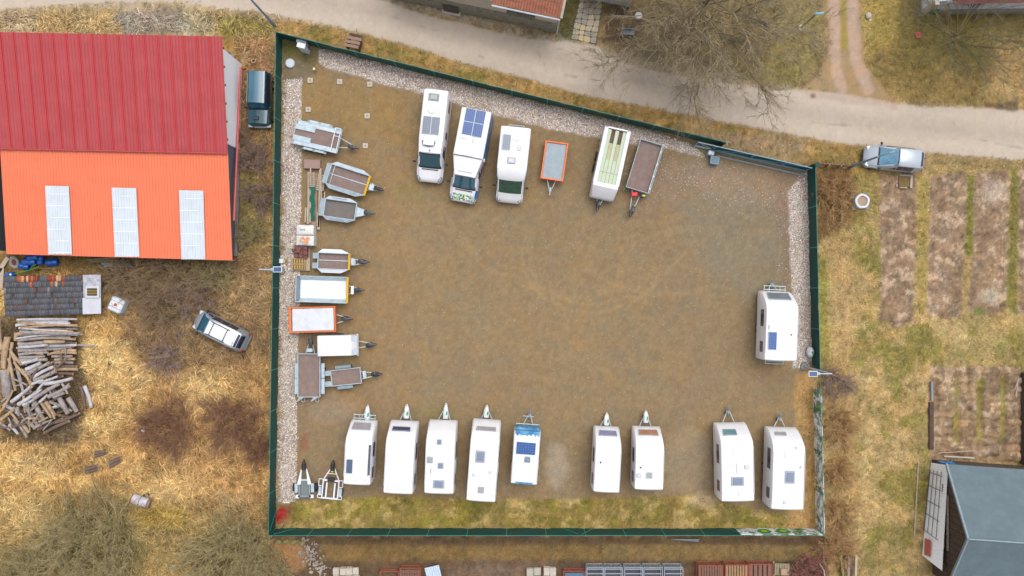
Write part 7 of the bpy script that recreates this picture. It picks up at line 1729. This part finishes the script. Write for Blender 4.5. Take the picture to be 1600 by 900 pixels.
p = P(980, 54); T = thing('garden_bench', 'small blue-grey bench half hidden in the brush under the big tree', 'bench', (p.x, p.y, 0), -.05); MB().box((0, 0, .45), (.8, .3, .05), bev=.01).build('seat', mat('blue_grey_bench', (130, 148, 160), .7), T); MB().box((0, .17, .65), (.8, .04, .3), bev=.01).build('backrest', mat('blue_grey_bench'), T); [MB().box((x, 0, .22), (.05, .26, .42)).build('leg', M['woodd'], T) for x in (-.35, .35)]
p = P(1057, 63); T = thing('tree_stump', 'pale sawn stump in the brush under the big tree', 'stump', (p.x, p.y, 0)); MB().cyl((0, 0, 0), (0, 0, .35), .42, .36, 16).build('trunk', mat('log_bark_tan'), T, smooth=40); MB().cyl((0, 0, .35), (0, 0, .37), .33, n=16).build('cut_face', cut, T)
p = P(1356, 25); T = thing('marker_stone', 'small white stone in the grass right of the dirt track', 'stone', (p.x, p.y, 0), .3); MB().box((0, 0, .12), (.36, .4, .24), bev=.08).build('stone', M['conc'], T); MB().box((.05, -.3, .05), (.2, .2, .1), bev=.04).build('chip', M['conc'], T)
p = P(1434.5, 55); T = thing('red_disc', 'small flat red lid lying in the grass left of the dark tree', 'disc', (p.x, p.y, 0)); MB().cyl((0, 0, 0), (0, 0, .06), .22, n=14).build('plate', mat('dull_red', (176, 76, 72), .6), T); MB().cyl((0, 0, .06), (0, 0, .1), .05, n=8).build('knob', M['rust'], T)
# concrete ring with a white bag
p = P(1344, 315); T = thing('concrete_ring', 'concrete well ring with a white rim set on square slabs in the garden', 'well ring', (p.x, p.y, 0), .1)
mb = MB(); n = 24; vs = []; fs = []
for (R1, z) in ((.50, 0), (.50, .38), (.46, .42), (.36, .42), (.34, .38), (.34, .1)):
    for i in range(n): a = 2 * math.pi * i / n; k_ = 1 + .03 * math.sin(a * 5); vs.append((math.cos(a) * R1 * k_, math.sin(a) * R1 * k_, z))
for k in range(5):
    for i in range(n): fs.append((k * n + i, k * n + (i + 1) % n, (k + 1) * n + (i + 1) % n, (k + 1) * n + i))
fs.append(tuple(5 * n + i for i in range(n))); mb.add(vs, fs); mb.build('ring', mat('white_bag_ring', (228, 230, 234), .7, var=.06), T, smooth=40)
MB().cyl((0, 0, .1), (0, 0, .3), .335, n=20).build('filling', mat('gravel_fill', (178, 156, 132), .95, var=.3, scale=12), T)
for (x, y) in ((-.42, .42), (.42, .42), (.44, -.46), (-.42, -.38)): MB().box((x, y, .03), (.34, .3, .06), bev=.015).build('slab', M['concd'], T)
p = P(1413, 284); T = thing('cold_frame', 'square stone-edged frame around dead plants above the first garden bed', 'garden frame', (p.x, p.y, 0), -.05)
for (x, y, sx, sy) in ((.42, 0, .16, .86), (0, .42, .84, .1), (-.1, -.42, .5, .08), (-.55, -.3, .1, .2)): MB().box((x, y, .08), (sx, sy, .16), bev=.02).build('edging_stone', mat('pinkish_edging', (196, 176, 160), .9, var=.1, scale=5), T)
MB().box((-.05, 0, .05), (.76, .74, .07), bev=.01).build('soil', mat('dark_bed_soil', (128, 106, 70), .95, var=.35, scale=8), T)
for i, (x0, y0, x1, y1, lb) in enumerate([(1584, 618, 1587, 592, 'pale stick crossing another on the fourth dug row, upright one'), (1582, 608, 1588, 590, 'pale stick crossing another on the fourth dug row, slanted one'), (1462, 707, 1520, 703, 'thin pale stick at the foot of the dug plot'), (1472, 712, 1519, 714.5, 'white pole lying along the foot of the dug plot')]):
    a, b = P(x0, y0), P(x1, y1); d = b - a; T = thing('garden_stick', lb, 'stick', ((a.x + b.x) / 2, (a.y + b.y) / 2, 0), math.atan2(d.y, d.x), 'sticks on the dug plot'); MB().cyl((-d.length / 2, 0, .26), (d.length / 2, 0, .28), .025 if i < 3 else .06, n=7).build('shaft', M['conc'], T)
a, b = P(1434, 722), P(1427.5, 837); d = b - a; T = thing('long_pole', 'long pale pole lying in the grass left of the white barn wall', 'pole', ((a.x + b.x) / 2, (a.y + b.y) / 2, 0), math.atan2(d.y, d.x)); MB().cyl((-d.length / 2, 0, .1), (d.length / 2, 0, .1), .045, n=8).build('shaft', mat('pale_grey_timber'), T)
a, b = P(1454, 598), P(1452, 700); T = thing('bed_border', 'dark board edging along the left side of the dug plot', 'edging', (a.x, a.y, 0), 0)
MB().box((.0, -.55, .12), (.14, 1.3, .24), bev=.02).build('board', mat('grey_slate_edge', (150, 148, 156), .8, var=.1), T); MB().box((-.02, -2.9, .12), (.3, 3.2, .22), bev=.04).build('board', M['woodd'], T)
a, b = P(1594.5, 582), P(1593, 724); d = b - a; T = thing('plank_wall', 'narrow brown plank edging right of the dug plot', 'edging', ((a.x + b.x) / 2, (a.y + b.y) / 2, 0), math.atan2(d.y, d.x)); MB().box((0, 0, .3), (d.length, .06, .6), bev=.01).build('board', M['woodd'], T); MB().box((0, .28, .2), (d.length * 1.05, .3, .4), bev=.02).build('coping', M['conc'], T)
# leaning metal plate by the south fence
a = P(1048, 842); T = thing('metal_sheet', 'thin grey metal sheet leaning outside the south fence', 'sheet', (a.x, a.y, 0)); MB().slab([(0, .0, .1), (1.85, -.2, .05), (1.85, .08, .42), (0, .03, .2)], .02).build('plate', mat('grey_zinc_plate', (160, 172, 184), .5, var=.1), T)
# rubble
r = random.Random(17); mb = MB()
for k in range(170):
    t = r.random(); x = 470 + (505 - 470) * t + r.gauss(0, 7); y = 846 + 50 * t + r.gauss(0, 9); c = P(x, y); s = r.uniform(.05, .2)
    mb.box((c.x, c.y, s * .3), (s, s * r.uniform(.5, 1), s * .6), rz=r.uniform(0, 3), bev=s * .18, tilt=Matrix.Rotation(r.uniform(-.4, .4), 3, 'X'))
mb.build('stone_rubble', mat('rubble_stone', (166, 156, 144), .9, var=.5, scale=2.0), kind='stuff')
for i, (x, y) in enumerate([(436, 846), (448, 845), (460, 846), (473, 848)]):
    p = P(x, y); T = thing('mossy_stone', ['leftmost mossy stone', 'second mossy stone from the left', 'third mossy stone from the left', 'rightmost mossy stone'][i] + ' in the row below the fence corner', 'stone', (p.x, p.y, 0), i * .3, 'mossy stones below the fence corner'); MB().box((0, 0, .12), (.42, .3, .24), bev=.08).build('stone', mat('mossy_rock', (144, 138, 92), .95, var=.3, scale=4), T)
# slab stacks
def slabstack(label, px0, px1, py0, py1, n, m):
    c = P((px0 + px1) / 2, (py0 + py1) / 2, .4); T = thing('slab_stack', label, 'slab stack', (c.x, c.y, 0), 0, 'slab stacks at the bottom edge'); r = random.Random(px0)
    w_, l_ = (px1 - px0) / PPM / n, (py1 - py0) / PPM / 2
    for lay in range(3):
        for i in range(n):
            for j in range(2): MB().box(((i - (n - 1) / 2) * w_ + r.uniform(-.03, .03), (j - .5) * l_ + r.uniform(-.04, .04), .12 + .12 * lay), (w_ - .03, l_ - .03, .11), bev=.012).build('slab', m, T)
slabstack('pale slab stack left of the rusty frame at the bottom edge', 520, 560, 888, 910, 4, M['conc'])
slabstack('speckled pale slab stack left of the twin slab stack at the bottom', 823, 845, 888, 912, 2, mat('speckled_slab', (186, 180, 164), .9, var=.25, scale=14)); slabstack('pale slab stack with a dark seam, right one of the twin', 849, 869, 887, 912, 2, M['conc'])
def crate(label, x0, x1, y0, y1, h, mf, top=None, slats=0, cat='crate', name='metal_crate', topm=None, group='crates and racks at the bottom edge'):
    c = P((x0 + x1) / 2, (y0 + y1) / 2, h); T = thing(name, label, cat, (c.x, c.y, 0), 0, group); w_, l_ = (x1 - x0) / PPM * (H - h) / H / 2, (y1 - y0) / PPM * (H - h) / H / 2
    mb = MB()
    for z in (.1, h):
        mb.tube([(-w_, -l_, z), (w_, -l_, z), (w_, l_, z), (-w_, l_, z)], .035, 5, close=True)
    for x in (-w_, w_):
        for y in (-l_, l_): mb.tube([(x, y, 0), (x, y, h)], .035, 5)
    for k in range(1, 5): mb.tube([(-w_ + 2 * w_ * k / 5, l_, .1), (-w_ + 2 * w_ * k / 5, l_, h)], .014, 4)
    for z in (h * .4, h * .7): mb.tube([(-w_, l_, z), (w_, l_, z)], .014, 4)
    mb.build('frame', mf, T)
    for k in range(slats): MB().box((-w_ + 2 * w_ * (k + .5) / slats, 0, h - .03 + .01 * (k % 2)), (2 * w_ / slats * .72, 2 * l_ * .94, .03), bev=.006).build('slat', topm or M['rust'], T)
    if top: MB().box((0, -l_ * .1, h - .06), (2 * w_ * .9, 2 * l_ * .85, .05), bev=.02).build('cover', top, T)
    return T
gm_ = mat('grey_steel_rack', (170, 180, 190), .5, .2, var=.08); wpl = mat('rack_shelf', (206, 206, 210), .6, var=.15)
rl = ['leftmost grey wire rack of the row of five at the bottom', 'second grey wire rack of the bottom row, with an orange edge bar', 'third grey wire rack of the bottom row', 'fourth grey wire rack of the bottom row', 'rightmost grey wire rack of the bottom row']
for (x0, x1), lb in zip(((917, 943), (945, 972), (976, 1004), (1006, 1035), (1038, 1067)), rl):
    T = crate(lb, x0, x1, 887, 915, .9, gm_, name='wire_rack', cat='rack')
    for k in range(4): MB().box((0, .5 - .3 * k, .9), (1.1, .05, .03)).build('shelf_bar', gm_, T)
    MB().box((0, -.1, .2), (1.05, 1.0, .04)).build('shelf', mat('dark_shelf', (84, 84, 96), .7, var=.2), T)
rw = mat('red_brown_slat', (134, 96, 82), .85, var=.2, scale=5); rf = mat('terracotta_frame', (166, 88, 66), .7, var=.12)
crate('crate with an orange rim holding a slate-blue sheet at the bottom', 881, 914, 893, 912, .7, rf, top=mat('slate_blue_sheet', (84, 112, 140), .5, var=.06))
crate('slatted red-framed crate left of the three at the bottom right', 1092, 1129, 884, 912, .9, rf, slats=9, topm=rw); crate('middle slatted red-framed crate of the three at the bottom right', 1134, 1168, 883, 912, .9, rf, slats=8, topm=mat('straw_slat', (168, 132, 98), .85, var=.2)); crate('rightmost red-framed crate with broken slats', 1170, 1206, 882, 912, .8, rf, slats=5, topm=rw)
crate('low rusty open frame at the bottom left of the tile stack', 592 + 2, 623, 893, 912, .5, rf)
T = crate('stack of reddish roof tiles behind a rusty rim at the bottom edge', 625, 656, 888, 912, .7, rf, slats=0)
for j in range(3):
    for i in range(8): MB().box((-.6 + .165 * i, .3 - .3 * j, .72 + .01 * (i % 2)), (.14, .28, .04), bev=.01, tilt=Matrix.Rotation(.2, 3, 'Y')).build('tile', rw, T)
p = P(677, 896, .5); T = thing('corrugated_sheet', 'pale blue-white corrugated sheet lying tilted beside the tile stack', 'sheet', (p.x, p.y, 0), .22); mb = MB(); corrug(mb, (-.5, -.5, .5), (.5, -.5, .5), (.5, .5, .55), (-.5, .5, .55), 7, .04, prof=(0, .8, 1, .8)); mb.build('sheet', mat('pale_blue_sheet', (206, 222, 240), .5), T)
p = P(1222, 890, .5); T = thing('wooden_table', 'small weathered wooden platform with a pale box on it at the bottom edge', 'platform', (p.x, p.y, 0), -.03)
for i in range(6): MB().box((-.42 + .17 * i, 0, .45), (.15, .8, .04), bev=.008).build('slat', mat('olive_grey_wood', (158, 146, 120), .9, var=.2, scale=6), T)
for x in (-.4, .4): MB().box((x, 0, .22), (.07, .7, .42)).build('leg', M['woodd'], T)
p = P(1224, 893, .6); T = thing('pale_box', 'small pale wooden box standing on the weathered platform', 'box', (p.x, p.y, .47), 0); MB().box((0, 0, .13), (.38, .4, .26), bev=.02).build('body', wp, T); MB().box((0, 0, .27), (.4, .42, .03), bev=.01).build('lid', mat('pinkish_wood', (186, 150, 124), .8), T)
p = P(1209, 890, .2); board('upright pinkish board left of the small platform', 1209, 890, 1.1, .14, .06, math.pi / 2, .2, mat('pinkish_wood'), group='boards at the bottom edge')
p = P(1278, 885); T = thing('birch_branch', 'pale curved dead branch in the pinkish shrub', 'branch', (p.x, p.y, 0), 0); MB().tube([(-.25, .55, .3), (-.05, .3, .6), (.1, 0, .9), (.1, -.4, 1.0)], .04, 6).build('bark', M['conc'], T)
tl = ['mossy green beam at the left of the timber stack', 'dark old beam second in the timber stack', 'dark old beam in the middle of the timber stack', 'greyish beam fourth in the timber stack', 'pale grey beam at the right of the timber stack']
for i, (x, m_) in enumerate(((1316, mat('mossy_beam', (142, 138, 74), .9, var=.2)), (1322, M['woodd']), (1326, M['wood']), (1330, M['woodd']), (1337, mat('pale_grey_timber')))): board(tl[i], x, 888, 1.8, .16, .14, math.pi / 2 + (.12 if i == 0 else -.03), .45, m_, group='beams of the timber stack at the lower right', cat='beam', name='timber_beam')
board('short crosswise pale beam under the timber stack', 1322, 884, 1.2, .14, .12, 0, .25, M['wood'], group='beams of the timber stack at the lower right', cat='beam', name='timber_beam')
p = P(401, 884, .1); T = thing('white_bag', 'small crumpled white bag in the shrubs at the lower left', 'bag', (p.x, p.y, 0)); MB().box((0, 0, .2), (.3, .2, .3), bev=.1, rz=.7).build('sack', M['white2'], T); MB().box((0, .1, .36), (.1, .1, .08), bev=.03).build('knot', M['white2'], T)
p = P(398, 97); T = thing('clay_pipe', 'short open clay pipe lying in the straw above the dark teal car', 'pipe', (p.x, p.y, 0), .2); mb = MB(); mb.cyl((0, 0, 0), (0, 0, .3), .16, n=14, caps=False); mb.cyl((0, 0, .3), (0, 0, .0), .11, n=14, caps=False); mb.add([(math.cos(a) * R1, math.sin(a) * R1, .3) for R1 in (.16, .11) for a in [k * math.pi / 7 for k in range(14)]], [(i, (i + 1) % 14, 14 + (i + 1) % 14, 14 + i) for i in range(14)]); mb.build('body', mat('clay_pipe_tan', (196, 168, 132), .9, var=.1), T); MB().cyl((0, 0, .01), (0, 0, .02), .11, n=14).build('bottom', M['woodd'], T)
p = P(383, 92); T = thing('mossy_plank', 'short mossy plank lying above the dark teal car', 'plank', (p.x, p.y, 0), 1.5); MB().box((0, 0, .06), (.9, .26, .06), bev=.01).build('board', mat('mossy_plank2', (166, 156, 112), .9, var=.15), T)
lbj = ['small blue canister', 'small brown sack', 'little orange cone piece']
for i, (x, y, c_, s) in enumerate(((357, 84, (90, 120, 150), .3), (367, 89, (170, 128, 110), .36), (382, 106, (226, 140, 50), .28))): p = P(x, y); T = thing(['blue_can', 'brown_sack', 'orange_scrap'][i], lbj[i] + ' by the north-east corner of the barn', ['can', 'sack', 'scrap'][i], (p.x, p.y, 0), i * .8); MB().box((0, 0, s * .5), (s, s * .7, s), bev=s * .25).build('body', mat(['can_blue', 'sack_brown', 'scrap_orange'][i], c_, .7, var=.2, scale=8), T); MB().box((0, 0, s + .02), (s * .4, s * .3, .05), bev=.02).build('top', M['concd'], T)
